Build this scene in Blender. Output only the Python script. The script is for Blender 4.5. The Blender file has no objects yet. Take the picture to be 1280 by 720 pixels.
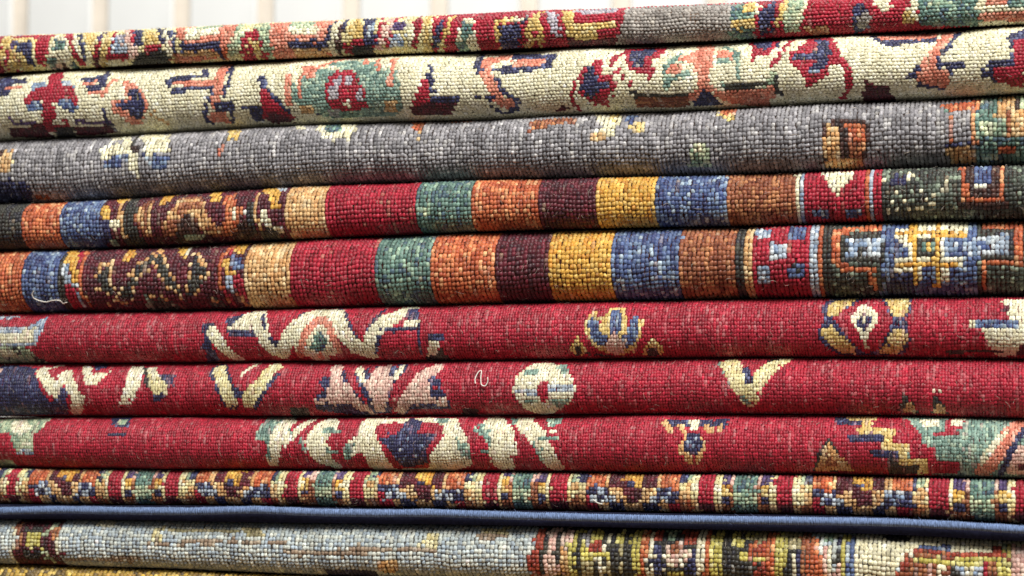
import bpy, math
import numpy as np

# ------------------------------------------------------------------ camera
S = bpy.context.scene
F_PX, DIST, YAW, PITCH = 2570.0, 1.305, math.radians(15.7), math.radians(3.1)
cam_d = bpy.data.cameras.new('camera')
cam_d.sensor_width = 36.0
cam_d.lens = 36.0 * F_PX / 1280.0
cam_d.clip_start, cam_d.clip_end = 0.05, 50
cam_d.dof.use_dof = True
cam_d.dof.focus_distance = 1.285
cam_d.dof.aperture_fstop = 8.0
cam = bpy.data.objects.new('camera', cam_d)
S.collection.objects.link(cam)
cam.location = (math.sin(YAW) * math.cos(PITCH) * DIST, -math.cos(YAW) * math.cos(PITCH) * DIST, -math.sin(PITCH) * DIST)
cam.rotation_euler = (math.pi / 2 + PITCH, 0, YAW)
S.camera = cam

# ------------------------------------------------------------------ light: a shop lit from above, no sky in view
world = bpy.data.worlds.new('World')
S.world = world
world.use_nodes = True
bg = world.node_tree.nodes['Background']
bg.inputs['Color'].default_value = (1.0, 0.97, 0.93, 1)
bg.inputs['Strength'].default_value = 0.13

def area(name, loc, target, sx, sy, power, col):
    d = bpy.data.lights.new(name, 'AREA')
    d.shape, d.size, d.size_y, d.energy, d.color = 'RECTANGLE', sx, sy, power, col
    o = bpy.data.objects.new(name, d)
    S.collection.objects.link(o)
    o.location = loc
    v = np.array(target, float) - np.array(loc, float)
    o.rotation_euler = (math.atan2(math.hypot(v[0], v[1]), -v[2]), 0, math.atan2(v[1], v[0]) - math.pi / 2)
    return o

area('soft_key_light', (0.65, -1.25, 1.6), (0, 0, 0), 1.2, 0.8, 76, (1.0, 0.97, 0.92))  # broad key lamp, high in front of the stack and to the right
area('back_wall_fill', (-0.6, 0.9, 1.6), (-0.5, 1.5, 0.3), 1.8, 0.4, 29, (1.0, 0.98, 0.96))  # added fill lamp, out of view, brightens the wall behind

S.render.engine = 'CYCLES'
S.view_settings.view_transform = 'Standard'
S.view_settings.look = 'None'
S.view_settings.exposure = 0.0
S.view_settings.gamma = 1.0
S.view_settings.use_curve_mapping = False

# ------------------------------------------------------------------ helpers
def lin(h):
    c = np.array([int(h[i:i + 2], 16) for i in (0, 2, 4)], float) / 255.0
    return np.where(c <= 0.04045, c / 12.92, ((c + 0.055) / 1.055) ** 2.4)

def link(o, parent=None):
    S.collection.objects.link(o)
    if parent is not None:
        o.parent = parent
    return o

def mesh_obj(name, verts, faces, mat, parent=None, smooth=True):
    me = bpy.data.meshes.new(name)
    verts = np.asarray(verts, np.float32)
    faces = np.asarray(faces, np.int32)
    nf, k = faces.shape
    me.vertices.add(len(verts))
    me.vertices.foreach_set('co', verts.ravel())
    me.loops.add(nf * k)
    me.loops.foreach_set('vertex_index', faces.ravel())
    me.polygons.add(nf)
    me.polygons.foreach_set('loop_start', np.arange(0, nf * k, k, dtype=np.int32))
    me.polygons.foreach_set('loop_total', np.full(nf, k, np.int32))
    me.polygons.foreach_set('use_smooth', np.full(nf, smooth))
    me.update(calc_edges=True)
    me.materials.append(mat)
    return link(bpy.data.objects.new(name, me), parent)

def node_mat(name):
    m = bpy.data.materials.new(name)
    m.use_nodes = True
    n = m.node_tree.nodes
    return m, n, m.node_tree.links, n['Principled BSDF']

def yarn_material():
    """wool knots: the dye of each knot is stored on its faces, fibres and lint come from noise"""
    m, n, l, b = node_mat('wool_yarn')
    at = n.new('ShaderNodeAttribute'); at.attribute_name = 'dye'
    tc = n.new('ShaderNodeTexCoord')
    nz = n.new('ShaderNodeTexNoise'); nz.inputs['Scale'].default_value = 900; nz.inputs['Detail'].default_value = 4
    l.new(tc.outputs['Object'], nz.inputs['Vector'])
    mr = n.new('ShaderNodeMapRange')
    for k, v in (('From Min', 0.3), ('From Max', 0.7), ('To Min', 0.72), ('To Max', 1.25)):
        mr.inputs[k].default_value = v
    l.new(nz.outputs['Fac'], mr.inputs['Value'])
    mx = n.new('ShaderNodeVectorMath'); mx.operation = 'MULTIPLY'
    l.new(at.outputs['Color'], mx.inputs[0]); l.new(mr.outputs['Result'], mx.inputs[1])
    l.new(mx.outputs['Vector'], b.inputs['Base Color'])
    bp = n.new('ShaderNodeBump'); bp.inputs['Strength'].default_value = 0.6; bp.inputs['Distance'].default_value = 0.0006
    l.new(nz.outputs['Fac'], bp.inputs['Height']); l.new(bp.outputs['Normal'], b.inputs['Normal'])
    b.inputs['Roughness'].default_value = 0.5
    b.inputs['Specular IOR Level'].default_value = 0.5
    b.inputs['Sheen Weight'].default_value = 0.12
    b.inputs['Sheen Roughness'].default_value = 0.5
    return m

def plain(name, hexcol, rough=0.85, scale=400, var=0.25, bump=0.4, dist=0.0006, stretch=(1, 1, 1)):
    m, n, l, b = node_mat(name)
    tc = n.new('ShaderNodeTexCoord')
    mp = n.new('ShaderNodeMapping'); mp.inputs['Scale'].default_value = stretch
    l.new(tc.outputs['Object'], mp.inputs['Vector'])
    nz = n.new('ShaderNodeTexNoise'); nz.inputs['Scale'].default_value = scale; nz.inputs['Detail'].default_value = 5
    l.new(mp.outputs['Vector'], nz.inputs['Vector'])
    cr = n.new('ShaderNodeValToRGB')
    c = lin(hexcol)
    cr.color_ramp.elements[0].position, cr.color_ramp.elements[1].position = 0.3, 0.7
    cr.color_ramp.elements[0].color = (*np.clip(c * (1 - var), 0, 1), 1)
    cr.color_ramp.elements[1].color = (*np.clip(c * (1 + var), 0, 1), 1)
    l.new(nz.outputs['Fac'], cr.inputs['Fac']); l.new(cr.outputs['Color'], b.inputs['Base Color'])
    bp = n.new('ShaderNodeBump'); bp.inputs['Strength'].default_value = bump; bp.inputs['Distance'].default_value = dist
    l.new(nz.outputs['Fac'], bp.inputs['Height']); l.new(bp.outputs['Normal'], b.inputs['Normal'])
    b.inputs['Roughness'].default_value = rough
    b.inputs['Specular IOR Level'].default_value = 0.25
    return m

# --geom  (numpy only) ---------------------------------------------- the fold of a rug
def smooth_noise(x, seed, wl):
    """low, slow unevenness along a rug; x in metres, wl = wavelength in metres"""
    r = np.random.RandomState(seed)
    out = np.zeros_like(np.asarray(x, float))
    for k in range(5):
        out += np.sin(2 * np.pi * np.asarray(x) / (wl * r.uniform(0.5, 1.6)) + r.uniform(0, 6.28)) * r.uniform(0.4, 1.0)
    return out / 2.2

class Fold:
    """front fold of a stacked rug: x runs along the rug, v = 0 (lower crease) .. 1 (upper crease) runs round the fold"""
    def __init__(s, d):
        s.d = d
        s.lo = np.array(d['lower'], float) / 1000.0
        s.up = np.array(d['upper'], float) / 1000.0
        s.x0, s.x1 = d['span'][0] / 1000.0, d['span'][1] / 1000.0
        s.lift = d['knot_mm'][2] / 1000.0
        ph = np.linspace(-np.pi / 2, np.pi / 2, 721)
        y, z = s.section(ph)
        ds = np.hypot(np.diff(y), np.diff(z))
        s.tab_v = np.concatenate([[0], np.cumsum(ds)]); s.arc = s.tab_v[-1]; s.tab_v /= s.arc
        s.tab_p = ph
        hm = np.mean(s.up[:, 1]) - np.mean(s.lo[:, 1])
        s.ncol = int(round((s.x1 - s.x0) * 1000 / d['knot_mm'][0]))
        s.nrow = int(round(s.arc * hm * 500 / d['knot_mm'][1]))
    def section(s, ph):
        e = 0.94
        c, q = np.cos(ph), np.sin(ph)
        return -s.d['bulge'] * np.sign(c) * np.abs(c) ** e, np.sign(q) * np.abs(q) ** e
    def ends(s, x):
        zl = np.interp(x, s.lo[:, 0], s.lo[:, 1]) + 0.0
        zu = np.interp(x, s.up[:, 0], s.up[:, 1])
        return zl, zu
    def point(s, x, v, off=0.0):
        """surface point and outward normal; off = height above the cloth"""
        zl, zu = s.ends(x)
        hh = (zu - zl) / 2 - s.lift * 0.6
        zc = (zu + zl) / 2
        ph = np.interp(v, s.tab_v, s.tab_p)
        y, z = s.section(ph)
        b = hh * (1 + 0.09 * smooth_noise(x, s.d['seed'], 0.13))
        y0 = s.d['front'] / 1000.0 + 0.0027 * smooth_noise(x, s.d['seed'] + 50, 0.23)
        dph = 0.01
        y2, z2 = s.section(np.clip(ph + dph, -np.pi / 2, np.pi / 2)); y1, z1 = s.section(np.clip(ph - dph, -np.pi / 2, np.pi / 2))
        ty, tz = (y2 - y1) * b, (z2 - z1) * hh
        L = np.hypot(ty, tz) + 1e-12
        ny, nz = -tz / L, ty / L
        wob = (0.0005 * smooth_noise(x + 0.02 * v, s.d['seed'] + 9, 0.05) + 0.00032 * smooth_noise(x + 0.006 * v, s.d['seed'] + 19, 0.016)) * np.cos(ph)
        Y = y0 + b * s.d['bulge'] + y * b + ny * (off + wob)
        Z = zc + z * hh + nz * (off + wob)
        return x, Y, Z
    def chart_to_x(s, col):
        return s.x0 + col / s.ncol * (s.x1 - s.x0)
# --end geom

# ------------------------------------------------------------------ dyes: each is a mixture of yarn shades with weights
DYES = {
    'H': [('a9a3ad', 3), ('bdb6bb', 2), ('8f8a97', 1)],
    'S': [('d98a72', 4), ('cb755e', 3), ('e3a48c', 2)],
    'V': [('a9b898', 3), ('c2c9a6', 2), ('7f977f', 2)],
    'Y': [('d0a044', 4), ('dcb35c', 3), ('bf8530', 2)],
    'O': [('b8613a', 4), ('a94e2c', 3), ('cf7e50', 2), ('dba070', 1)],
    'E': [('96593a', 4), ('7e4229', 3), ('b3794f', 2)],
    'D': [('3c241f', 4), ('4d2c24', 3), ('2c1c1c', 2)],
    'M': [('521422', 5), ('651a2a', 3), ('3f1220', 3)],
    'C': [('d2ab76', 4), ('c6955f', 3), ('dfc496', 2)],
    'K': [('2c2b27', 4), ('3a3931', 3), ('24242c', 2)],
    'F': [('3c4038', 4), ('2c2f2c', 3), ('566055', 2), ('8c9a86', 1)],
    'Q': [('d8b3a4', 4), ('c99d92', 2), ('e2c9b8', 3)],
    'U': [('4b3a66', 3), ('5f4a74', 2)],
    'Z': [('a39a70', 3), ('8d8460', 2), ('b9ad84', 2)],
    'J': [('ddd3a0', 4), ('d2c48c', 3), ('e6dfb6', 2)],
    'X': [('c6bc62', 4), ('b3a850', 3), ('d6d088', 2)],
    'I': [('d6bc78', 4), ('c9a95f', 3), ('e2cf98', 2)],
    'e': [('9c8872', 4), ('8a7460', 3), ('b3a48e', 2)],
    'N': [('2a2b50', 5), ('34375e', 3), ('222240', 3), ('5c6488', 1.3)],
    'W': [('e6e1c2', 5), ('dcd5b2', 3), ('eeead2', 2)],
    'L': [('a2afbd', 3), ('c8d0d4', 2), ('7a8ea8', 2)],
    'g': [('948e88', 4), ('a49e97', 3), ('857e78', 3)],
    'G': [('8c8a8e', 4), ('9a989b', 3), ('78767a', 3), ('b2b0b0', 1)],
    'B': [('52648c', 4), ('40507c', 4), ('7488a4', 3), ('a4b4c0', 1.2), ('353e68', 2)],
    'T': [('6a887c', 4), ('4e6c64', 3), ('94ae98', 1.4), ('485f6c', 2)],
    'A': [('b6c1c2', 4), ('c6cdc6', 3), ('9fadb7', 3), ('d6dacf', 1.5)],
    't': [('84a093', 4), ('6a887d', 3), ('a8bda6', 2), ('567068', 1.5)],
    'y': [('b39440', 4), ('98793a', 3), ('cbb062', 2), ('6a5836', 2)],
    'r': [('a2402e', 4), ('8e3426', 3), ('b8573f', 2)],
    'R': [('a1172e', 5), ('ac2038', 3), ('901329', 2.5)],
}
DYES = {k: ([lin(h) for h, w in v], np.cumsum([w for h, w in v]) / sum(w for h, w in v)) for k, v in DYES.items()}

# ------------------------------------------------------------------ the rugs: measures in mm, designs in knots (column, row)
RUGS = [
dict(
    seed=101,
    lower=[(-463.5, 154.47), (-442.2, 154.63), (-421.0, 154.78), (-399.7, 154.94), (-378.5, 155.1), (-357.3, 155.26), (-336.0, 155.41), (-314.8, 155.57), (-293.5, 155.7), (-272.3, 155.78), (-251.0, 155.77), (-229.8, 155.71), (-208.6, 155.63), (-187.3, 155.58), (-166.1, 155.56), (-144.8, 155.57), (-123.6, 155.59), (-102.3, 155.56), (-81.1, 155.46), (-59.9, 155.26), (-38.6, 155.0), (-17.4, 154.72), (3.9, 154.44), (25.1, 154.16), (46.3, 153.9), (67.6, 153.71), (88.8, 153.63), (110.1, 153.69), (131.3, 153.83), (152.6, 153.98), (173.8, 154.09), (195.0, 154.17), (216.3, 154.23), (237.5, 154.32), (258.8, 154.45), (280.0, 154.6), (301.3, 154.74), (322.5, 154.82), (343.7, 154.82), (365.0, 154.78), (386.2, 154.71)],
    upper=[(-464.0, 182.2), (-442.7, 182.01), (-421.5, 181.83), (-400.2, 181.64), (-378.9, 181.45), (-357.7, 181.26), (-336.4, 181.07), (-315.1, 180.88), (-293.9, 180.72), (-272.6, 180.61), (-251.3, 180.59), (-230.1, 180.62), (-208.8, 180.67), (-187.6, 180.69), (-166.3, 180.68), (-145.0, 180.64), (-123.8, 180.57), (-102.5, 180.48), (-81.2, 180.35), (-60.0, 180.19), (-38.7, 179.99), (-17.4, 179.73), (3.8, 179.37), (25.1, 178.89), (46.4, 178.37), (67.6, 177.93), (88.9, 177.69), (110.2, 177.69), (131.4, 177.82), (152.7, 177.97), (173.9, 178.04), (195.2, 178.04), (216.5, 178.0), (237.7, 177.98), (259.0, 178.0), (280.3, 178.05), (301.5, 178.08), (322.8, 178.05), (344.1, 177.94), (365.3, 177.79), (386.6, 177.62)],
    mix=0.1,
    stagger=0.3,
    label='topmost rug of the stack, red and gold border beside a plain grey stretch',
    field='R',
    knot_mm=(2.5, 2.5, 1.0),
    bulge=1.15,
    front=0,
    back=210,
    weft='6a5240',
    vary=0.12,
    hank=0.3,
    lint=0.02,
    lint_col='e8e0d0',
    fill=(1.06, 1.1),
    lean=0.1,
    span=(-414.2, 355.6),
    parts=[('field', ''), ('border_band', 'red, gold and navy border with small leaf figures'), ('border_panel', 'plain warm grey stretch of the top rug'), ('border_band', 'red, navy and gold figure beside the grey stretch')],
    threads=[],
    design="""
B R 1 0.0,0 19.5,17
B J 1 19.5,0 145.8,17
B I 1 19.5,0 21.9,17
L R 1 21.8,8.2 20.3,2.5 1.20,0
B U 1 21.9,11.0 23.2,17.0
B U 1 21.9,8.7 23.2,11.0
B R 1 21.9,6.7 23.2,8.7
B E 1 21.9,4.5 23.2,6.7
B R 1 21.9,0.0 23.2,4.5
P R 1 20.9,15.5 34.3,15.1 34.8,12.9 22.0,13.1
P I 1 22.0,13.1 29.5,12.8 29.5,3.6 25.3,0.0 21.4,3.4 22.5,8.8 23.6,8.2
P N 1 22.9,11.6 28.8,11.1 29.3,8.5 29.3,3.2 27.3,3.2 26.6,7.0 24.0,8.7
P L 1 24.0,10.2 24.9,10.0 25.3,10.0 25.5,8.8 24.9,8.8 24.2,9.0
L C 1 22.9,8.2 24.9,3.4 1.20,0
P E 1 23.8,6.5 24.4,6.5 25.1,6.5 24.4,4.6 23.8,4.6 23.3,4.8
P R 1 28.4,15.1 34.1,15.1 34.1,8.7 31.9,3.4 29.9,3.6 30.4,7.3
P W 1 34.8,13.6 38.3,12.6 40.5,7.8 39.8,0.0 31.7,0.0 33.7,7.1 34.6,10.2
P T 1 35.7,10.7 38.5,10.7 39.0,7.7 35.4,7.7
P T 1 33.5,6.1 36.1,6.3 34.6,0.0 32.6,3.1
P T 1 40.1,5.6 41.6,0.0 38.5,0.0
P D 1 36.8,4.2 37.6,4.2 38.5,4.1 37.9,0.0 37.0,0.0 36.1,0.0
L R 1 38.3,15.0 42.1,8.3 43.2,2.9 2.34,0
L W 1 41.4,12.6 42.5,8.8 44.3,4.8 1.20,0
L N 1 42.7,13.6 44.3,8.5 44.5,2.4 1.22,0
P I 1 43.2,15.0 46.9,15.1 48.7,8.0 47.8,6.3 46.0,6.3 45.4,9.4
L W 1 46.9,6.5 44.5,2.4 1.20,0
P M 1 48.0,7.0 49.8,6.8 47.8,0.0 45.6,0.0
L U 1 50.0,13.3 49.3,10.4 1.32,0
L R 1 49.3,9.7 48.0,5.1 1.22,0
L I 1 52.2,12.6 51.5,8.3 48.9,2.2 2.13,0
L R 1 53.7,13.3 53.1,8.3 52.2,4.9 1.20,0
P L 1 54.2,10.7 58.3,10.2 58.6,6.0 52.8,6.3
P H 1 54.2,12.1 55.7,11.9 57.2,11.7 57.7,10.0 56.1,10.2 54.6,10.4
P R 1 51.5,6.1 54.8,6.0 58.1,5.8 57.7,4.1 54.4,4.2 50.9,4.4
P W 1 50.9,4.2 54.2,4.1 57.5,3.9 56.1,0.0 53.1,0.0 49.8,0.0
P Q 1 55.0,15.1 57.9,15.0 60.8,6.8 60.5,3.7 58.1,4.6 57.5,9.2
P N 1 57.7,14.8 61.2,15.3 62.7,7.5 59.9,7.7
L R 1 57.9,15.0 59.9,9.0 1.20,0
P K 1 61.2,6.3 70.5,6.0 68.7,0.0 56.6,0.0
P I 1 63.2,13.6 65.6,13.4 68.0,8.5 67.1,7.0 63.4,7.3 63.0,10.2
P R 1 63.2,7.7 65.6,7.7 68.0,7.5 67.8,6.0 65.4,6.1 63.0,6.3
P N 1 65.2,15.3 67.1,15.3 69.1,8.0 67.8,8.2
P W 1 67.6,15.1 71.3,15.1 72.0,3.6 69.8,3.7 68.9,7.0
P N 1 68.9,13.1 70.5,12.9 71.1,9.7 70.0,9.9
L N 1 71.3,9.2 71.8,3.6 1.20,0
P Q 1 69.8,9.5 70.2,9.5 70.7,9.5 70.7,7.0 70.2,7.0 69.8,7.0
P E 1 70.9,5.1 72.0,5.1 73.1,4.9 72.2,0.0 71.1,0.0 70.0,0.0
P S 1 70.9,15.3 88.5,15.1 89.8,8.2 85.2,3.1 72.2,0.0 72.7,9.0
P W 1 73.5,13.9 83.4,13.8 84.8,10.0 78.6,10.0 78.6,9.4 75.1,9.5
P V 1 76.2,15.0 84.3,15.0 84.8,13.3 77.3,13.3
P N 1 73.3,8.2 79.0,7.8 84.8,7.7 84.3,5.4 78.8,5.8 72.9,6.0
P C 1 73.5,5.6 79.0,5.6 84.3,5.4 83.4,3.2 78.4,3.7 73.1,3.9
L N 1 84.5,6.3 84.1,1.7 1.20,0
L O 1 86.1,5.1 85.2,1.7 1.20,0
P V 1 88.5,15.0 91.1,15.1 91.6,9.4 89.8,4.2 87.0,3.2 87.2,6.1 88.9,9.4
L W 1 89.4,9.9 87.6,4.9 1.20,0
P R 1 92.5,11.2 95.5,11.7 94.4,0.0 89.6,0.0 91.1,7.7
P I 1 93.1,8.7 95.8,9.4 95.5,5.1 91.6,4.2
P R 1 93.8,11.2 96.0,11.2 96.9,5.8 97.3,0.0 92.9,0.0
P I 1 94.2,8.2 95.8,8.3 96.2,5.1 96.4,0.0 93.6,0.0
P V 1 94.4,15.1 98.0,15.0 99.5,8.8 99.5,0.0 97.3,0.0 96.9,6.3
P S 1 98.0,15.0 103.0,15.1 104.4,7.7 103.9,0.0 99.5,0.0 99.5,7.8
P S 1 102.8,15.1 116.5,15.1 117.8,8.7 114.0,0.0 103.0,0.0
P W 1 104.1,11.6 112.1,11.6 112.3,9.2 104.6,9.2
P V 1 103.3,15.1 110.1,15.1 111.2,11.6 107.9,11.2 104.8,11.7
P N 1 104.4,7.3 109.9,7.1 115.4,6.8 115.1,4.9 109.4,5.1 103.9,5.3
P C 1 105.2,5.1 110.1,4.9 114.9,4.8 114.0,0.0 109.4,0.0 104.6,0.0
L N 1 116.7,13.6 115.8,9.9 115.1,7.3 1.52,0
P W 1 116.0,13.1 118.7,14.5 118.2,8.2 116.7,0.0 114.3,0.0 115.6,7.7
L D 1 119.1,11.9 118.4,7.1 117.1,2.0 1.52,0
L N 1 119.8,15.1 119.5,11.1 1.20,0
P I 1 121.7,14.5 124.4,15.0 124.6,7.3 120.2,4.9 121.1,9.7
P R 1 119.8,7.3 122.6,7.1 125.3,7.0 124.4,0.0 121.5,0.0 118.9,3.1
P I 1 120.2,6.6 120.9,6.6 121.7,6.6 121.3,4.6 120.4,4.6 119.8,4.6
P N 1 124.4,15.1 127.9,15.1 128.1,4.2 124.6,3.7 125.0,7.8
P K 1 121.7,5.1 124.6,4.9 127.7,4.8 126.8,0.0 123.9,0.0 120.9,0.0
L L 1 127.3,11.9 126.6,7.3 1.20,0
L R 1 129.9,15.1 129.5,9.2 127.7,4.2 1.20,0
L Q 1 132.3,14.5 131.0,8.7 129.0,3.4 1.93,0
L R 1 134.1,15.1 133.0,9.2 130.8,3.4 1.20,0
P L 1 133.0,8.3 136.7,8.3 135.6,3.6 131.7,3.9
P U 1 133.4,11.9 136.3,11.7 136.5,8.5 133.0,8.7
P W 1 137.4,10.5 139.1,12.2 139.6,8.3 138.5,3.7 136.5,3.4 138.0,7.3
L R 1 139.6,15.3 140.2,8.8 138.3,3.7 1.32,0
L W 1 136.7,13.3 136.7,9.5 1.20,0
P I 1 140.5,15.3 143.3,15.0 143.5,7.7 142.4,0.0 139.8,0.0 141.6,8.2
P R 1 144.0,15.0 147.3,14.8 146.8,9.5 144.0,0.0 142.7,0.0 144.0,8.7
P N 1 146.4,12.2 147.3,12.8 146.4,7.5 144.6,3.2 143.1,3.2
L I 1 149.3,13.9 147.9,8.5 146.0,3.2 1.22,0
L R 1 150.8,13.9 149.9,8.8 147.9,3.2 1.73,0
P W 1 152.8,12.9 155.4,11.4 155.4,8.7 156.5,0.0 149.3,0.0 151.0,7.8
P T 1 152.1,9.9 155.0,9.5 155.0,5.8 151.9,6.0
P T 1 150.1,5.4 153.2,5.6 152.8,0.0 149.5,0.0
P R 1 154.1,15.0 165.3,15.5 166.2,11.1 161.2,11.1 161.2,4.4 161.8,0.0 157.0,0.0 155.4,8.2
P I 1 160.7,11.1 166.2,11.6 166.2,9.7 162.3,9.5 162.3,4.8 162.5,0.0 161.4,0.0 160.9,7.3
P N 1 162.3,9.4 166.2,9.5 165.3,0.0 162.0,0.0
P R 1 164.9,15.5 166.4,15.3 168.2,15.0 168.9,11.2 167.3,11.6 165.6,11.7
P W 1 165.6,11.7 167.3,11.4 169.1,11.1 169.3,9.5 167.5,9.7 165.8,9.9
P N 1 165.8,9.7 167.1,9.5 168.6,9.4 167.3,0.0 166.0,0.0 164.7,0.0
L N 1 169.7,11.4 169.1,9.0 1.20,0
L R 1 170.4,10.7 169.1,8.5 167.1,1.5 1.20,0
P I 1 171.3,13.3 173.9,13.9 174.1,10.0 174.1,5.8 172.6,0.0 168.0,0.0 169.3,7.5
P R 1 171.1,6.6 172.6,6.6 171.9,0.0 170.2,0.0
L R 1 174.4,14.5 173.7,10.0 174.6,7.3 1.20,0
P H 1 174.8,13.1 177.7,12.6 178.8,8.5 179.9,4.9 177.0,4.8 175.9,8.3 175.0,9.4
L R 1 177.9,12.4 178.8,8.7 179.9,5.3 1.20,0
P I 1 178.3,13.6 181.8,15.0 182.5,9.7 193.5,9.4 193.7,7.1 188.9,7.1 187.8,0.0 181.0,0.0 180.1,7.1
P R 1 182.1,12.4 188.2,12.1 194.2,11.7 194.4,9.2 188.5,9.4 182.3,9.5
P H 1 181.8,15.0 187.6,15.0 193.3,15.1 194.0,11.9 188.2,12.2 182.3,12.6
P R 1 193.5,14.5 195.3,15.0 194.6,8.7 194.0,3.4 192.9,3.4 193.1,9.4
P R 1 188.5,7.1 190.9,7.0 193.3,7.0 193.1,4.1 190.4,4.2 188.0,4.4
P I 1 189.8,6.3 190.2,6.1 190.9,6.1 190.9,5.6 190.2,5.6 189.6,5.6
P M 1 180.5,4.6 186.9,4.2 193.1,3.7 192.6,0.0 186.3,0.0 180.1,0.0
P g 2 195.3,15.1 228.5,14.8 229.6,0.0 192.0,0.0 194.6,8.2
P T 3 222.6,13.6 228.5,13.8 227.4,10.4 227.9,7.8 221.7,8.0 221.7,9.5
P I 3 225.0,15.1 228.3,14.8 228.1,10.4 225.4,10.4
P I 3 222.1,7.8 225.0,7.7 228.1,7.5 227.9,5.1 225.0,5.3 222.1,5.6
P T 3 221.5,5.6 224.6,5.3 227.6,5.1 227.4,0.0 224.3,0.0 221.3,3.4
P W 3 228.3,13.8 230.1,13.9 229.4,7.0 227.6,6.6
P R 3 229.6,15.0 231.8,15.3 232.0,3.1 228.1,0.0 228.1,7.1
P N 3 229.6,10.7 231.8,11.6 231.4,3.1 228.7,3.1
P N 3 230.9,15.1 233.4,15.3 234.0,9.5 232.5,3.7 230.9,3.1
L R 3 234.0,15.3 233.8,8.8 231.8,4.6 1.20,0
L I 3 235.6,15.3 234.5,9.4 233.4,5.6 1.22,0
P V 3 236.0,15.3 241.3,14.8 239.5,8.0 239.1,3.1 234.5,3.2 235.1,7.8
L W 3 241.1,14.8 240.0,9.5 239.1,6.5 1.20,0
P R 3 241.7,14.8 266.2,14.6 267.5,5.3 266.2,0.0 240.0,3.1 239.8,7.5
P W 3 256.5,15.1 260.4,15.1 260.7,8.5 258.7,8.3 257.1,10.4
P N 3 252.5,10.7 254.3,11.2 256.3,7.7 255.8,3.1 252.1,0.0
P g 3 253.0,7.3 255.4,8.0 256.3,6.1 255.8,3.6 252.7,3.2
P I 3 263.5,7.7 266.4,7.8 266.6,4.4 263.7,4.1
P W 3 265.5,12.4 267.7,11.2 267.7,7.5 265.9,8.0
L W 3 265.5,8.2 268.2,4.8 1.20,0
P C 3 240.0,4.9 243.1,4.9 245.9,4.6 245.7,0.0 242.8,0.0 240.0,3.1
P T 3 267.5,14.6 282.7,13.9 281.8,0.0 268.2,3.2
L V 3 270.4,9.4 275.0,9.4 1.20,0
P W 3 282.5,13.9 307.6,10.9 307.6,0.0 281.6,0.0
P S 3 284.0,11.6 289.3,10.9 289.3,7.8 284.0,8.2
P S 3 282.0,6.0 307.6,4.8 307.6,0.0 282.0,3.4
P T 3 289.3,11.7 307.6,10.2 307.6,6.1 289.3,7.1
"""),
dict(
    seed=102,
    lower=[(-462.6, 109.14), (-441.4, 109.24), (-420.2, 109.34), (-399.0, 109.45), (-377.8, 109.55), (-356.6, 109.65), (-335.4, 109.75), (-314.2, 109.85), (-293.0, 110.0), (-271.8, 110.22), (-250.6, 110.57), (-229.4, 110.99), (-208.2, 111.43), (-187.0, 111.77), (-165.7, 111.97), (-144.5, 112.04), (-123.3, 112.02), (-102.1, 111.95), (-80.9, 111.8), (-59.7, 111.59), (-38.5, 111.34), (-17.3, 111.17), (3.9, 111.16), (25.1, 111.35), (46.3, 111.64), (67.5, 111.93), (88.7, 112.12), (109.9, 112.19), (131.1, 112.21), (152.3, 112.27), (173.5, 112.44), (194.7, 112.72), (215.9, 113.04), (237.1, 113.33), (258.3, 113.53), (279.5, 113.67), (300.8, 113.74), (322.0, 113.76), (343.2, 113.72), (364.4, 113.64), (385.6, 113.54)],
    upper=[(-463.5, 154.47), (-442.2, 154.63), (-421.0, 154.78), (-399.7, 154.94), (-378.5, 155.1), (-357.3, 155.26), (-336.0, 155.41), (-314.8, 155.57), (-293.5, 155.7), (-272.3, 155.78), (-251.0, 155.77), (-229.8, 155.71), (-208.6, 155.63), (-187.3, 155.58), (-166.1, 155.56), (-144.8, 155.57), (-123.6, 155.59), (-102.3, 155.56), (-81.1, 155.46), (-59.9, 155.26), (-38.6, 155.0), (-17.4, 154.72), (3.9, 154.44), (25.1, 154.16), (46.3, 153.9), (67.6, 153.71), (88.8, 153.63), (110.1, 153.69), (131.3, 153.83), (152.6, 153.98), (173.8, 154.09), (195.0, 154.17), (216.3, 154.23), (237.5, 154.32), (258.8, 154.45), (280.0, 154.6), (301.3, 154.74), (322.5, 154.82), (343.7, 154.82), (365.0, 154.78), (386.2, 154.71)],
    mix=0.05,
    stagger=0.3,
    label='ivory rug with navy, crimson and salmon leaves and a green rosette',
    field='W',
    knot_mm=(2.4, 2.3, 0.62),
    bulge=1.15,
    front=-1,
    back=230,
    weft='8f8462',
    vary=0.07,
    hank=0.3,
    lint=0.02,
    lint_col='f2ecd8',
    fill=(1.08, 1.12),
    lean=0.1,
    span=(-422.3, 357.0),
    parts=[('field', ''), ('leaf_motif', 'navy and salmon leaf at the left edge'), ('flower_motif', 'crimson forked blossom with blue shading'), ('leaf_motif', 'navy and salmon forked leaf beside the crimson blossom'), ('flower_motif', 'small salmon flower with navy petals'), ('leaf_motif', 'navy and salmon angular leaf left of the green rosette'), ('leaf_motif', 'crimson wedge leaf with navy edge left of the green rosette'), ('rosette_motif', 'green rosette with a crimson and lilac heart'), ('leaf_motif', 'crimson wedge leaf with navy edge right of the green rosette'), ('leaf_motif', 'navy and salmon curling leaf in the middle of the ivory rug'), ('bird_motif', 'navy bird outlined in crimson'), ('bird_motif', 'smaller navy and crimson bird touching the crease above'), ('flower_motif', 'salmon and teal stemmed flower'), ('bird_motif', 'crimson and navy bird half hidden in the crease'), ('bird_motif', 'large crimson bird with navy wing'), ('leaf_motif', 'maroon scallop in the lower crease'), ('leaf_motif', 'navy and salmon hooked leaf on the right'), ('leaf_motif', 'crimson leaf with navy edge at the right end')],
    threads=[],
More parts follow.
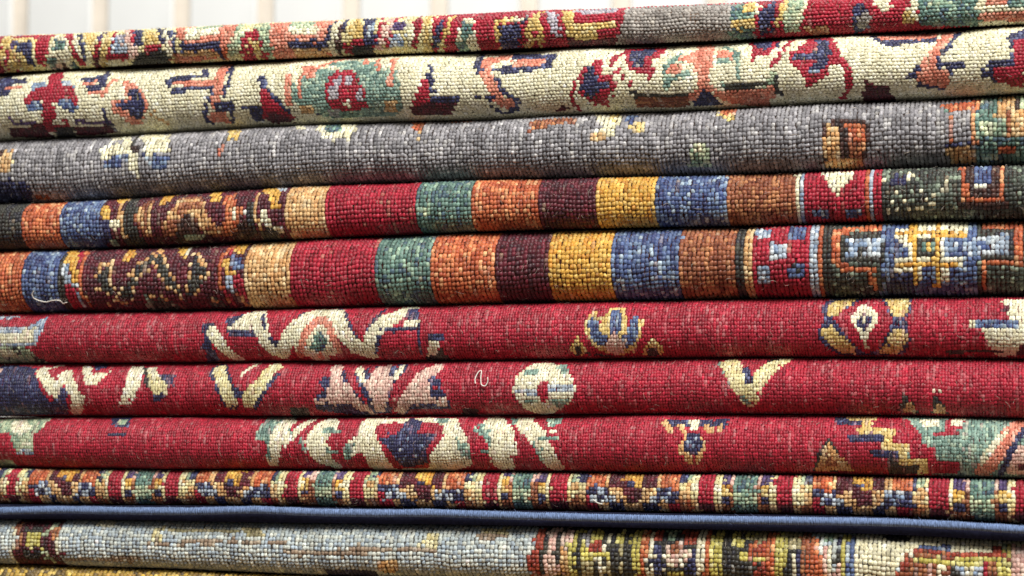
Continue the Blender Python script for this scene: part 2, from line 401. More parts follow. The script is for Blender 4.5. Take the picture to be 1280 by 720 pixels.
    design="""
P N 1 18.8,21.8 21.8,26.6 23.2,29.1 25.8,25.0 31.1,24.0 31.6,22.4 26.5,21.8 27.6,17.6 22.8,17.6
P S 1 25.1,21.4 28.1,21.1 30.9,21.1 31.4,19.5 28.6,19.8 25.6,20.2
L U 2 26.5,10.2 36.9,8.6 1.20,0
P L 2 33.7,22.1 38.3,22.1 39.0,19.5 34.1,19.2
P L 2 42.7,22.1 46.9,21.4 47.9,19.2 43.4,19.2
P B 2 33.9,15.7 38.1,15.4 37.6,13.4 32.8,12.8
P B 2 42.5,15.7 46.9,15.7 48.8,13.1 47.6,12.2 43.7,13.1
P R 2 37.6,27.2 41.6,28.5 43.0,20.8 47.2,19.5 48.8,16.6 48.6,14.1 46.7,15.7 43.7,16.3 42.3,14.7 41.8,10.9 45.3,9.9 45.3,4.2 34.4,5.1 37.6,10.2 38.3,14.4 37.4,16.0 34.1,16.0 32.8,13.4 32.3,16.3 33.9,19.2 39.0,20.2
P M 2 25.1,8.3 36.7,8.6 37.2,0.0 23.7,3.5
P M 2 46.2,6.7 57.4,7.0 57.6,3.5 44.6,0.0
L U 2 47.4,9.0 56.9,8.6 57.6,4.8 1.20,0
P K 2 40.0,7.0 43.0,7.0 46.0,6.7 43.7,0.0 40.9,0.0 37.9,0.0
P W 2 40.2,9.9 42.5,10.6 43.9,8.3 41.4,7.4 40.0,8.0
L N 3 55.5,27.5 56.0,20.8 54.6,18.2 1.58,0
P N 3 48.3,23.0 55.5,23.7 56.2,21.4 49.2,21.4
P S 3 49.5,21.1 51.8,20.8 54.1,20.8 54.4,19.5 52.0,19.5 49.7,19.8
P N 3 51.3,19.5 56.7,19.8 55.8,17.9 52.0,17.9
P S 3 52.3,17.6 54.1,17.6 55.8,17.6 55.8,16.6 54.1,16.6 52.3,16.6
L S 3 59.0,21.8 56.5,16.3 1.20,0
L N 3 56.2,12.5 56.7,9.6 57.6,4.2 1.20,0
P S 4 61.3,21.1 63.7,21.1 69.2,16.3 70.2,13.1 66.2,7.0 62.7,6.7 62.0,9.9 59.0,11.8 59.2,14.7 62.0,15.0 63.2,17.9
P N 4 63.9,18.2 67.1,17.6 69.0,13.4 67.1,8.6 64.3,9.6 63.9,12.2 59.5,12.8 59.9,14.1 64.1,14.1 64.8,15.7
P W 4 61.8,15.7 62.7,15.7 63.9,15.7 63.9,14.7 62.7,14.7 61.8,14.7
L C 4 71.8,12.5 70.6,10.2 74.6,7.0 1.20,0
L N 5 71.1,29.1 80.1,29.1 1.20,0
P N 5 74.8,21.4 85.7,22.4 85.0,25.3 87.1,24.6 88.3,20.8 77.1,20.2 77.4,18.2 90.8,18.6 91.3,17.0 77.6,16.3 75.5,19.2
P S 5 77.1,20.2 91.1,20.5 91.5,18.2 77.4,18.6
L S 5 92.0,28.8 91.8,17.9 90.1,12.5 3.16,0
L N 5 93.6,29.1 94.3,18.9 93.4,14.7 1.20,0
L N 5 89.4,16.0 86.7,10.2 87.3,7.4 1.20,0
P S 5 87.8,10.2 93.2,9.9 92.7,5.1 87.1,6.4
P N 5 89.7,12.8 95.7,12.8 96.2,10.2 90.1,9.9
P L 5 91.3,12.5 92.0,12.5 92.7,12.5 92.2,10.6 91.5,10.6 90.8,10.6
L N 5 94.8,11.2 93.9,5.8 1.34,0
L N 5 86.9,7.4 87.3,5.1 1.20,0
L N 6 99.0,10.6 102.9,10.6 1.46,0
P N 6 102.7,20.5 105.2,20.5 106.4,15.7 104.1,15.4
P R 6 104.5,16.0 106.4,16.3 109.0,12.2 112.9,6.7 111.3,3.8 102.4,5.8 103.6,10.9
L N 6 106.4,15.7 109.6,11.5 112.0,8.0 1.20,0
P N 6 100.6,10.9 103.8,10.6 103.1,4.8 99.7,4.8
P M 6 105.0,9.6 112.0,6.7 111.0,3.5 103.8,4.8
P t 7 112.4,16.6 116.6,20.2 121.5,22.1 126.4,26.2 134.3,25.3 140.1,21.4 145.0,19.8 145.4,8.3 140.8,4.8 134.0,5.4 123.4,5.4 117.1,8.3 113.1,12.5
L S 7 111.7,21.1 112.2,11.8 1.58,0
P W 7 110.6,29.4 112.2,29.1 113.8,29.1 116.6,17.0 115.0,17.3 113.6,17.3
L S 7 115.7,19.2 115.9,13.4 1.20,0
P S 7 115.0,24.0 119.4,24.0 120.3,19.2 117.3,19.2
L S 7 119.6,22.7 123.4,25.0 128.5,28.8 1.34,0
L S 7 141.9,25.3 142.4,20.2 141.9,16.0 1.34,0
L S 7 137.3,25.3 138.5,20.2 1.22,0
L S 7 133.8,26.9 134.0,23.0 1.20,0
L W 7 139.2,24.6 140.5,20.2 1.20,0
L W 7 144.0,24.0 144.7,17.6 1.20,0
P W 7 121.3,23.0 124.1,22.7 126.8,22.4 127.1,21.1 124.5,21.4 121.7,21.8
P R 7 125.4,20.2 131.3,20.8 133.8,15.7 135.4,12.8 133.8,8.6 130.1,8.3 124.5,8.0 122.9,12.8 123.4,16.6
P H 7 124.1,15.7 127.1,16.0 126.8,11.8 124.3,11.5
P H 7 125.0,18.2 128.0,18.6 128.2,15.7 125.7,16.0
P H 7 128.9,19.5 131.0,19.5 131.3,16.0 129.4,16.3
P H 7 131.7,15.4 134.3,14.7 133.8,11.5 131.7,11.2
P W 7 128.5,11.8 129.6,12.2 130.1,8.6 127.5,9.0
L R 7 128.9,15.4 128.7,11.8 1.20,0
P C 7 115.0,10.9 118.9,10.6 118.7,7.7 115.2,8.0
P C 7 140.1,10.9 144.0,10.9 142.6,7.4 139.4,7.4
P N 7 125.0,7.0 124.7,6.7 124.5,6.1 124.1,5.8 123.8,5.8 123.6,6.1 123.4,6.1 123.4,6.4 123.6,7.0 123.6,7.4 123.8,7.7 124.3,8.0 124.5,8.0 124.7,8.0 125.0,7.7 125.0,7.4
P N 7 120.1,7.4 119.9,7.0 119.6,6.7 119.2,6.4 118.9,6.4 118.7,6.4 118.7,6.7 118.5,7.0 118.5,7.4 118.7,7.7 118.9,8.0 119.2,8.3 119.6,8.3 119.9,8.3 119.9,8.0 120.1,7.7
P G 7 123.4,9.3 125.0,9.3 126.8,9.3 125.7,5.4 124.1,5.4 122.4,5.8
P N 8 153.1,21.1 154.3,21.8 154.5,16.6 153.1,12.2 161.0,11.8 160.5,9.6 154.5,9.6 149.8,8.6 148.4,9.9 151.7,17.3
P R 8 151.2,16.6 153.1,17.0 153.1,10.9 151.0,6.4 147.1,6.7 148.7,11.8
P M 8 147.3,9.0 154.5,10.2 159.6,9.6 157.7,4.5 146.6,5.1
L S 9 174.5,25.6 168.9,23.0 168.7,18.6 170.7,14.1 172.4,9.9 175.9,8.3 3.16,0
L N 9 166.1,28.5 166.1,20.5 166.6,18.2 1.20,0
P N 9 169.4,20.2 176.3,20.8 176.6,18.2 169.6,18.9
L N 9 171.9,16.6 172.4,14.1 174.9,11.5 1.20,0
L N 9 165.4,11.5 170.1,11.2 1.58,0
L N 9 169.6,8.0 172.1,5.1 1.20,0
L N 9 174.5,28.8 169.4,28.8 1.20,0
P N 9 174.5,26.9 187.9,24.6 187.7,22.7 186.5,18.9 179.3,18.2 176.1,18.6
P S 9 175.4,22.7 184.9,23.0 185.4,20.5 175.9,20.5
P W 9 176.8,28.8 185.6,29.1 186.3,25.6 178.2,25.6
P N 9 174.7,11.5 177.9,10.6 176.6,6.4 173.1,4.5
P S 9 173.5,11.2 176.6,11.2 176.1,8.3 172.8,8.0
P M 0 189.1,5.1 188.9,4.5 188.6,3.8 188.4,3.5 187.9,3.5 187.7,3.5 187.5,4.2 187.5,4.8 187.5,5.1 187.7,5.8 187.9,6.1 188.2,6.4 188.6,6.4 188.9,6.4 189.1,6.1 189.1,5.4
P M 0 190.5,5.4 190.5,4.8 190.0,4.2 189.8,3.8 189.6,3.8 189.1,3.8 189.1,4.5 188.9,4.8 189.1,5.4 189.1,6.1 189.3,6.4 189.8,6.7 190.0,6.7 190.3,6.7 190.5,6.4 190.7,6.1
P R 10 200.3,21.8 201.2,16.3 203.7,15.7 204.9,12.8 203.0,9.9 200.5,9.9 198.9,5.8 196.3,9.6 194.4,11.2 195.1,16.0
L R 10 197.2,18.6 194.0,15.0 192.1,9.3 193.7,3.8 1.20,0
P N 10 197.7,19.2 199.1,18.9 199.6,14.7 202.6,14.1 202.8,12.2 199.8,11.8 197.9,8.6 196.1,10.2 195.4,12.8 195.8,15.7
P R 10 200.3,10.6 201.9,10.6 201.6,5.1 200.5,5.1
P R 11 206.3,26.6 214.9,28.8 217.9,26.6 216.0,21.4 214.0,20.8 213.7,14.1 212.1,16.3 208.6,16.6 207.2,19.8
P N 11 207.2,24.0 214.2,26.9 214.0,22.1 212.1,21.4 212.1,17.9 209.1,18.2
L R 11 206.3,24.0 204.0,21.4 203.7,18.6 1.20,0
P R 11 204.2,17.9 205.8,18.2 205.8,16.0 204.4,16.0
P R 11 206.1,16.0 207.5,16.0 207.5,13.8 206.3,13.8
P R 11 207.9,14.4 209.1,14.1 208.8,11.8 207.9,12.2
L R 11 214.2,17.9 213.7,14.4 1.20,0
L K 12 208.6,10.2 211.2,9.3 224.2,9.0 1.20,0
P E 12 209.3,9.0 223.5,8.6 222.3,3.8 209.1,4.5
L t 12 220.0,21.1 217.7,18.2 217.9,12.2 1.70,0
L t 12 221.6,22.1 222.1,14.4 1.20,0
L t 12 218.1,14.1 223.7,16.0 1.20,0
P S 12 218.4,18.2 221.9,19.2 222.1,16.3 218.4,15.4
P S 12 220.9,21.8 225.3,22.7 225.6,19.2 221.4,19.8
P S 12 224.9,28.8 229.3,28.8 229.8,20.8 229.1,12.5 231.8,9.9 244.9,10.6 243.9,0.0 233.9,4.2 228.8,10.6 223.9,7.0 222.3,9.0 226.0,11.5 225.1,19.5
P S 12 230.5,22.7 234.6,24.0 235.3,19.5 231.1,19.5
L t 12 232.3,25.3 236.0,21.8 236.7,14.1 1.58,0
P t 12 230.9,19.8 232.8,19.8 234.4,19.8 234.6,17.9 232.8,17.9 230.9,18.2
P t 12 231.6,13.1 232.5,12.8 233.5,12.8 233.2,11.5 232.5,11.5 231.6,11.8
L K 12 233.5,10.9 244.9,11.2 1.20,0
P N 12 224.2,6.1 227.4,10.9 230.0,8.3 231.8,4.5 223.5,4.2
P R 13 238.1,29.1 244.2,28.8 245.1,20.2 240.9,20.5 240.7,18.2 239.7,18.9 240.0,23.4
P N 13 240.0,29.1 244.2,28.8 244.9,22.1 240.7,23.0
P N 13 243.7,28.8 246.7,28.8 247.4,22.7 244.4,22.1
L R 13 250.7,28.8 247.6,19.8 245.1,15.7 1.20,0
L R 13 246.7,28.8 244.9,21.8 1.20,0
P V 0 244.6,15.4 245.6,15.0 246.7,15.0 246.5,11.5 245.3,11.5 244.4,11.5
P S 0 243.2,11.2 244.9,10.9 246.5,10.9 246.0,5.8 244.4,6.1 242.8,6.1
L K 0 246.5,13.8 247.2,7.4 1.20,0
P R 14 254.6,28.8 259.7,29.1 262.3,22.4 263.4,16.3 262.0,16.0 260.2,15.4 259.5,12.8 256.9,11.8 255.1,9.6 253.7,10.9 253.2,15.0 250.2,17.3 250.0,20.2 253.2,22.4
P N 14 255.3,28.2 259.5,25.3 260.7,19.8 259.5,16.0 257.6,14.4 254.8,13.8 254.8,15.0 256.9,17.0 256.9,18.2 250.9,18.2 250.9,19.8 256.0,20.5 257.4,23.0
L R 14 263.2,17.6 264.8,14.4 265.3,9.6 262.7,3.5 1.52,0
P L 14 256.0,14.7 255.8,14.4 255.8,14.4 255.5,14.1 255.3,14.1 255.3,14.1 255.1,14.4 254.8,14.4 254.8,14.7 254.8,15.0 255.1,15.0 255.3,15.0 255.3,15.4 255.5,15.0 255.8,15.0 255.8,14.7
P L 14 256.9,14.7 256.9,14.4 256.9,14.1 256.7,14.1 256.5,14.1 256.2,14.1 256.2,14.1 256.0,14.4 256.0,14.7 256.0,14.7 256.2,15.0 256.2,15.0 256.5,15.0 256.7,15.0 256.9,15.0 256.9,14.7
P L 14 258.1,14.7 258.1,14.4 258.1,14.1 257.9,14.1 257.6,14.1 257.4,14.1 257.4,14.4 257.2,14.4 257.2,14.7 257.2,15.0 257.4,15.0 257.4,15.0 257.6,15.4 257.9,15.0 258.1,15.0 258.1,14.7
P M 15 268.8,9.9 269.9,10.9 270.9,8.6 274.8,8.6 276.4,0.0 267.6,0.0
P N 16 269.7,27.5 284.6,28.8 286.2,28.5 287.6,22.4 274.4,21.1 271.3,23.7
P S 16 272.0,26.6 286.4,28.5 286.7,24.3 272.7,23.7
L S 16 291.3,28.8 287.6,19.8 284.8,15.0 2.92,0
P S 16 282.3,14.4 286.4,16.0 287.4,13.1 290.6,12.5 290.2,8.6 288.1,6.4 283.0,8.6 281.8,11.8
L N 16 293.6,29.1 290.2,19.8 287.6,16.3 287.4,13.4 1.20,0
P N 16 288.3,14.7 294.3,15.0 294.1,13.1 291.5,12.8 290.6,10.2 290.2,12.5
P N 16 279.7,11.5 283.0,15.7 282.0,10.9
L N 16 282.5,8.6 288.8,6.4 1.20,0
P N 17 304.8,23.4 309.0,25.3 309.0,20.2 306.4,18.2 305.7,14.7 304.1,12.5 301.3,15.0 297.4,11.8 300.4,9.0 302.0,7.7 304.6,13.1
P N 17 300.6,15.0 304.6,14.7 306.4,12.8 297.6,9.3
P R 17 306.4,20.8 309.4,21.4 309.2,4.5 304.3,7.0 300.8,9.9 300.6,12.5 305.7,13.1
P N 17 297.4,12.8 300.8,14.7 300.8,9.3
"""),
dict(
    seed=103,
    lower=[(-461.7, 62.4), (-440.6, 62.8), (-419.4, 63.21), (-398.2, 63.61), (-377.1, 64.01), (-355.9, 64.42), (-334.7, 64.82), (-313.6, 65.22), (-292.4, 65.7), (-271.2, 66.3), (-250.1, 67.11), (-228.9, 68.06), (-207.7, 69.02), (-186.6, 69.84), (-165.4, 70.45), (-144.2, 70.87), (-123.1, 71.16), (-101.9, 71.35), (-80.8, 71.45), (-59.6, 71.44), (-38.4, 71.35), (-17.3, 71.22), (3.9, 71.06), (25.1, 70.86), (46.2, 70.64), (67.4, 70.45), (88.6, 70.33), (109.7, 70.29), (130.9, 70.3), (152.1, 70.35), (173.2, 70.45), (194.4, 70.57), (215.6, 70.7), (236.7, 70.78), (257.9, 70.77), (279.0, 70.7), (300.2, 70.57), (321.4, 70.41), (342.5, 70.22), (363.7, 70.01), (384.9, 69.79)],
    upper=[(-462.6, 109.14), (-441.4, 109.24), (-420.2, 109.34), (-399.0, 109.45), (-377.8, 109.55), (-356.6, 109.65), (-335.4, 109.75), (-314.2, 109.85), (-293.0, 110.0), (-271.8, 110.22), (-250.6, 110.57), (-229.4, 110.99), (-208.2, 111.43), (-187.0, 111.77), (-165.7, 111.97), (-144.5, 112.04), (-123.3, 112.02), (-102.1, 111.95), (-80.9, 111.8), (-59.7, 111.59), (-38.5, 111.34), (-17.3, 111.17), (3.9, 111.16), (25.1, 111.35), (46.3, 111.64), (67.5, 111.93), (88.7, 112.12), (109.9, 112.19), (131.1, 112.21), (152.3, 112.27), (173.5, 112.44), (194.7, 112.72), (215.9, 113.04), (237.1, 113.33), (258.3, 113.53), (279.5, 113.67), (300.8, 113.74), (322.0, 113.76), (343.2, 113.72), (364.4, 113.64), (385.6, 113.54)],
    mix=0.08,
    label='heathered grey rug with a small white flower near its left end',
    field='G',
    knot_mm=(2.6, 3.0, 1.2),
    bulge=1.15,
    front=1,
    back=220,
    weft='3a302c',
    vary=0.17,
    hank=0.5,
    lint=0.07,
    lint_col='d8d4cc',
    fill=(0.98, 1.22),
    lean=0.0,
    span=(-430.4, 358.3),
    parts=[('field', ''), ('edge_figure', 'camel and navy figure at the left end of the grey rug'), ('flower_motif', 'white flower with a dark heart on grey ground'), ('flower_motif', 'small white and green flower under the crease'), ('flower_motif', 'rust bud with a cream stem'), ('flower_motif', 'faded cream and gold flower on grey ground'), ('flower_motif', 'orange spot under the crease'), ('bud_motif', 'camel and rust notched figure with brown outline'), ('end_figure', 'rust, teal and camel figure at the right end of the grey rug')],
    threads=[],
    design="""
P D 1 19.3,16.6 25.1,16.8 26.0,14.2 20.1,13.9
P C 1 25.1,16.1 27.9,16.8 28.8,13.2 27.5,11.3 21.7,11.0 23.8,13.7
P N 1 20.1,9.6 30.8,9.4 33.6,7.0 30.3,0.0 16.5,2.9
P E 1 33.4,5.5 37.5,5.5 36.6,3.1 32.5,3.1
P B 2 55.0,13.9 61.9,14.2 62.2,12.2 59.8,11.3 55.7,10.8
P B 2 65.6,13.9 74.1,13.2 74.7,10.6 69.1,10.3 66.9,12.0
P W 2 53.3,15.8 55.0,18.0 53.7,22.1 59.6,22.1 63.5,14.4 57.4,13.9 54.4,12.5
P W 2 62.2,21.8 71.9,20.9 72.8,17.0 73.9,13.7 66.9,13.4
P W 2 61.9,13.9 65.2,13.9 65.4,9.8 66.5,8.9 64.1,8.4 62.4,10.6
P D 2 61.9,16.3 64.5,16.3 65.0,14.2 62.8,14.4
L K 2 62.2,20.6 62.6,16.8 1.20,0
P G 2 55.4,19.0 58.7,19.4 58.7,17.3
L S 0 88.1,14.4 87.7,12.7 1.20,0
P I 0 87.5,21.8 90.7,22.1 92.5,16.6 89.7,15.8
P W 3 105.7,24.0 107.2,22.1 108.7,22.1 109.8,19.0 108.3,19.0 106.8,19.2
P W 3 111.8,22.1 123.0,22.1 123.9,18.5 122.2,14.6 115.7,15.1 113.7,18.0
P T 3 113.9,22.1 118.7,21.8 120.2,17.0 118.9,16.6 115.9,17.0
P O 4 136.9,22.1 140.6,21.8 141.2,18.0 140.6,16.6 138.8,17.8
P E 4 138.8,22.1 139.5,21.8 140.1,21.8 141.4,17.5 140.8,17.5 140.1,17.8
P C 4 139.7,16.6 140.3,16.6 141.2,16.6 141.4,14.4 140.8,14.4 140.1,14.4
P O 4 145.8,22.1 153.6,21.8 153.1,20.6 146.0,21.6
P E 5 168.5,19.4 180.6,20.2 180.6,17.5 169.8,16.1
P W 5 185.4,20.6 191.0,22.1 192.3,17.5 190.4,12.7 186.0,12.5 186.9,15.1
P I 5 188.0,21.8 190.8,22.1 191.5,17.5 189.9,17.0
P B 5 192.8,19.4 194.7,20.2 195.4,16.6 193.8,16.1
P I 5 194.1,16.3 198.0,17.3 198.2,13.9 194.7,13.9
P C 5 185.0,14.2 189.5,14.4 189.3,12.0 185.2,12.0
P I 6 214.9,22.1 220.0,21.8 220.5,16.6 218.3,16.1 216.2,18.0
P O 6 216.2,21.8 217.9,21.8 219.6,21.8 220.3,18.0 218.5,18.0 216.6,18.5
P V 6 217.4,15.8 217.4,15.6 217.4,15.6 217.2,15.4 217.0,15.4 216.8,15.4 216.6,15.6 216.6,15.8 216.6,15.8 216.6,16.1 216.6,16.3 216.8,16.6 217.0,16.6 217.2,16.3 217.2,16.3 217.4,16.1
P V 6 220.5,15.8 220.5,15.6 220.3,15.6 220.3,15.4 220.0,15.4 219.8,15.4 219.6,15.6 219.6,15.8 219.4,16.1 219.4,16.1 219.6,16.3 219.6,16.6 219.8,16.6 220.0,16.6 220.3,16.3 220.5,16.1
P V 0 209.4,11.0 212.7,11.3 214.6,9.1 214.2,5.5 208.6,5.5
P W 0 209.9,11.0 211.0,11.0 212.0,10.8 211.8,8.9 210.7,8.9 209.7,8.9
P D 7 241.3,13.4 244.7,15.4 246.9,14.6 251.5,15.1 252.5,16.8 251.5,8.6 249.7,3.4 240.4,3.6
P C 7 241.7,13.4 244.7,13.4 244.5,5.8 249.9,5.8 249.5,0.0 240.8,2.6
P O 7 246.9,13.7 251.0,14.4 251.0,9.4 249.7,6.2 246.7,6.2
L E 7 247.8,9.6 247.6,6.2 1.20,0
L E 7 249.1,9.6 248.9,6.2 1.20,0
L D 7 245.6,13.0 245.4,8.9 1.20,0
P V 8 276.4,21.8 303.0,22.1 303.0,0.0 276.1,0.0
P T 8 269.4,16.6 277.0,17.0 277.0,9.6 270.1,9.6
P G 8 271.2,15.8 274.8,15.8 274.8,9.4 271.4,9.6
P O 8 268.3,18.5 276.8,19.7 277.0,16.1 269.9,16.3
L O 8 270.7,16.3 270.7,9.8 1.20,0
L O 8 275.9,15.6 275.9,8.6 1.20,0
P T 8 277.7,21.8 281.3,22.1 281.1,13.4 277.2,13.4
P C 8 281.1,22.1 285.2,22.1 284.6,16.1 283.5,14.2 281.1,13.4
L D 8 285.9,19.7 285.2,16.1 1.20,0
P C 8 283.7,15.8 303.0,16.3 303.0,7.4 283.5,7.9
L E 8 283.7,15.1 283.5,8.4 1.20,0
P T 8 276.6,9.6 303.0,9.6 303.0,0.0 276.1,0.0
P N 8 269.4,8.9 274.8,9.1 274.8,7.7 269.4,7.7
P C 8 269.2,7.7 274.8,7.7 276.1,5.8 275.3,2.4 270.3,2.9
P O 8 281.1,8.4 283.1,8.2 284.8,8.2 284.8,6.0 282.9,6.0 281.1,6.2
P O 8 275.9,8.6 276.6,8.6 277.0,8.6 277.0,7.7 276.4,7.7 275.9,7.7
P V 8 277.0,6.5 279.0,6.2 281.1,6.2 280.9,3.6 278.7,3.6 276.8,3.8
P O 8 292.4,9.1 293.3,9.1 294.1,9.1 293.9,0.0 293.0,0.0 292.2,0.0
"""),
dict(
    seed=104,
    lower=[(-461.2, 32.45), (-440.0, 32.38), (-418.9, 32.32), (-397.7, 32.26), (-376.6, 32.2), (-355.5, 32.14), (-334.3, 32.08), (-313.2, 32.02), (-292.1, 32.04), (-270.9, 32.22), (-249.8, 32.64), (-228.6, 33.22), (-207.5, 33.87), (-186.4, 34.48), (-165.2, 35.01), (-144.1, 35.47), (-123.0, 35.9), (-101.8, 36.29), (-80.7, 36.65), (-59.5, 36.98), (-38.4, 37.27), (-17.3, 37.49), (3.9, 37.62), (25.0, 37.63), (46.1, 37.58), (67.3, 37.51), (88.4, 37.48), (109.6, 37.49), (130.7, 37.52), (151.8, 37.59), (173.0, 37.7), (194.1, 37.84), (215.2, 37.97), (236.4, 38.02), (257.5, 37.95), (278.7, 37.78), (299.8, 37.55), (320.9, 37.29), (342.1, 37.02), (363.2, 36.74), (384.3, 36.46)],
    upper=[(-461.7, 62.4), (-440.6, 62.8), (-419.4, 63.21), (-398.2, 63.61), (-377.1, 64.01), (-355.9, 64.42), (-334.7, 64.82), (-313.6, 65.22), (-292.4, 65.7), (-271.2, 66.3), (-250.1, 67.11), (-228.9, 68.06), (-207.7, 69.02), (-186.6, 69.84), (-165.4, 70.45), (-144.2, 70.87), (-123.1, 71.16), (-101.9, 71.35), (-80.8, 71.45), (-59.6, 71.44), (-38.4, 71.35), (-17.3, 71.22), (3.9, 71.06), (25.1, 70.86), (46.2, 70.64), (67.4, 70.45), (88.6, 70.33), (109.7, 70.29), (130.9, 70.3), (152.1, 70.35), (173.2, 70.45), (194.4, 70.57), (215.6, 70.7), (236.7, 70.78), (257.9, 70.77), (279.0, 70.7), (300.2, 70.57), (321.4, 70.41), (342.5, 70.22), (363.7, 70.01), (384.9, 69.79)],
    mix=0.012,
    label='rug of wide colour bands directly under the grey rug',
    field='R',
    knot_mm=(2.5, 3.0, 1.1),
    bulge=1.15,
    front=0,
    back=215,
    weft='3a1a14',
    vary=0.12,
    hank=0.45,
    lint=0.03,
    lint_col='d8c0a0',
    fill=(0.99, 1.22),
    lean=0.0,
    span=(-407.3, 359.7),
    parts=[('field', ''), ('band', ''), ('band', 'rust band at the left end'), ('band', ''), ('figured_band', 'brown and maroon ram horn figures on the upper banded rug'), ('band', 'camel band between figured band and red band'), ('band', ''), ('band', 'green band flecked with pale knots'), ('band', ''), ('band', 'plain dark maroon band'), ('band', 'golden yellow band'), ('band', ''), ('band', ''), ('figured_band', 'red panel with an ivory triangle on the upper banded rug'), ('figured_band', 'dark green panel with ivory dots and a rust square')],
    threads=[],
    design="""
B K 1 0.0,0 24.2,19
B O 2 24.2,0 35.4,19
B B 3 35.4,0 47.4,19
B M 4 47.4,0 102.6,19
P K 4 53.3,19.0 56.8,19.0 57.7,11.2 56.4,9.3 57.9,7.2 58.6,4.4 60.3,0.0 52.9,2.1 53.8,5.9 53.8,8.6 54.0,12.2
P Y 4 46.5,14.4 47.8,14.4 48.9,14.6 50.3,9.9 49.2,9.9 47.8,10.1
L C 4 53.8,17.9 52.7,15.6 52.9,12.2 53.1,9.7 1.20,0
P Y 4 49.6,19.0 53.3,19.0 52.9,15.0 50.7,15.2
L C 4 53.1,9.7 53.3,7.4 54.0,5.7 1.20,0
P W 4 50.0,9.9 52.7,9.9 52.4,6.5 50.9,6.7
P V 4 49.2,5.5 51.6,5.5 51.1,2.5 48.7,2.5
P N 4 47.2,9.9 49.8,9.7 50.5,6.7 47.4,2.7 46.5,5.1
P E 4 59.5,13.7 61.2,16.2 62.1,11.6 61.9,7.0 62.1,4.6 59.5,5.1 58.4,7.6 56.6,9.7 57.7,11.2
L C 4 60.8,13.9 61.4,11.8 61.7,7.6 1.20,0
L C 4 58.8,12.7 59.0,10.8 59.2,7.8 61.2,6.1 1.20,0
P Y 4 63.2,19.0 67.6,17.5 67.1,13.9 64.5,13.1 63.9,14.6
P E 4 69.1,14.6 75.3,14.8 78.3,13.9 79.2,10.1 75.7,10.1 74.0,11.4 72.9,10.3 71.1,8.6 68.9,4.9 66.5,4.8 64.5,5.9 65.2,8.6 67.4,9.1 67.1,10.8 68.7,12.2
L C 4 69.8,13.9 74.8,13.5 1.20,0
L C 4 69.1,12.2 77.5,12.0 1.20,0
L C 4 67.8,10.8 70.0,11.0 1.20,0
L C 4 67.6,9.3 70.4,9.5 1.20,0
L C 4 66.1,8.0 67.1,8.0 1.20,0
L C 4 73.7,10.6 77.5,10.5 1.20,0
P D 4 71.1,8.6 73.1,10.3 74.8,8.4 76.1,6.8 76.8,3.2 67.4,0.0 68.7,4.9
P E 4 68.9,15.0 75.9,15.0 77.7,11.0 78.8,8.9 81.9,7.0 87.1,7.2 86.5,5.3 82.9,3.8 77.0,4.8 75.7,7.8 74.4,9.1 73.1,11.0 69.8,11.4
L C 4 70.0,13.5 75.5,13.5 1.20,0
L C 4 73.5,10.6 77.5,10.6 1.20,0
L C 4 74.8,9.3 78.3,9.1 1.20,0
L C 4 76.4,8.0 79.7,8.0 1.20,0
L C 4 77.5,5.9 81.0,5.7 1.20,0
P M 4 76.4,15.0 77.0,17.5 82.3,15.2 83.8,8.6 82.1,7.6 79.7,9.3
P Y 4 77.0,19.0 80.5,19.0 82.1,12.9 79.2,13.1
P O 4 82.9,14.2 85.4,15.8 87.3,11.6 88.7,10.8 88.4,7.8 85.6,5.3 83.2,5.5 83.8,10.6
P W 4 87.1,10.8 87.1,10.6 87.1,10.6 86.9,10.5 86.7,10.5 86.5,10.5 86.2,10.6 86.0,10.8 85.8,11.0 85.8,11.2 86.0,11.4 86.2,11.4 86.5,11.4 86.7,11.4 86.9,11.2 87.1,11.0
P W 4 87.3,9.3 87.3,9.1 87.1,9.1 86.9,8.9 86.7,8.9 86.5,8.9 86.2,9.1 86.0,9.3 86.0,9.5 86.0,9.7 86.2,9.7 86.5,9.9 86.7,9.9 86.9,9.9 87.1,9.7 87.3,9.5
P W 4 87.3,8.4 87.3,8.2 87.1,8.0 86.9,7.8 86.7,7.8 86.5,8.0 86.2,8.0 86.0,8.2 86.0,8.4 86.2,8.6 86.2,8.7 86.5,8.7 86.7,8.7 87.1,8.7 87.1,8.7 87.3,8.6
P W 4 90.0,9.7 90.0,9.5 89.8,9.3 89.5,9.3 89.3,9.3 89.1,9.3 88.9,9.3 88.9,9.5 88.7,9.7 88.9,9.9 88.9,10.1 89.1,10.1 89.3,10.3 89.5,10.1 89.8,10.1 90.0,9.9
P D 4 87.6,7.0 91.7,8.2 91.7,3.6 87.3,0.0 83.6,0.0
L K 4 91.1,11.4 91.1,8.7 91.5,4.4 1.78,0
L C 4 92.8,14.8 92.8,11.4 92.8,8.7 93.5,5.1 1.20,0
P Y 4 92.4,19.0 95.7,17.5 96.3,14.2 93.5,14.6
P M 4 92.6,14.6 94.4,14.2 96.1,14.1 97.0,10.5 95.5,10.5 93.9,10.5
P Y 4 95.2,16.2 97.9,17.5 99.6,10.3 96.8,10.5
P W 4 93.7,10.1 96.1,10.1 96.8,6.5 94.8,6.1
P M 4 96.6,10.3 100.3,10.1 100.1,6.3 97.2,6.5
P K 4 93.7,5.3 97.0,5.9 99.6,0.0 91.7,0.0
P W 4 97.4,6.1 99.6,6.1 99.8,3.6 97.7,3.8
P L 4 96.1,17.5 99.4,17.5 99.8,15.2 99.0,14.6
P V 4 71.1,4.6 76.6,4.6 75.7,2.9 70.4,2.9
B C 5 100.7,0 112.0,19
B R 6 112.0,0 136.7,19
B T 7 136.7,0 152.4,19
B O 8 152.4,0 170.5,19
P V 7 139.6,10.3 140.2,10.3 141.1,10.3 140.7,6.7 140.0,6.7 139.3,6.8
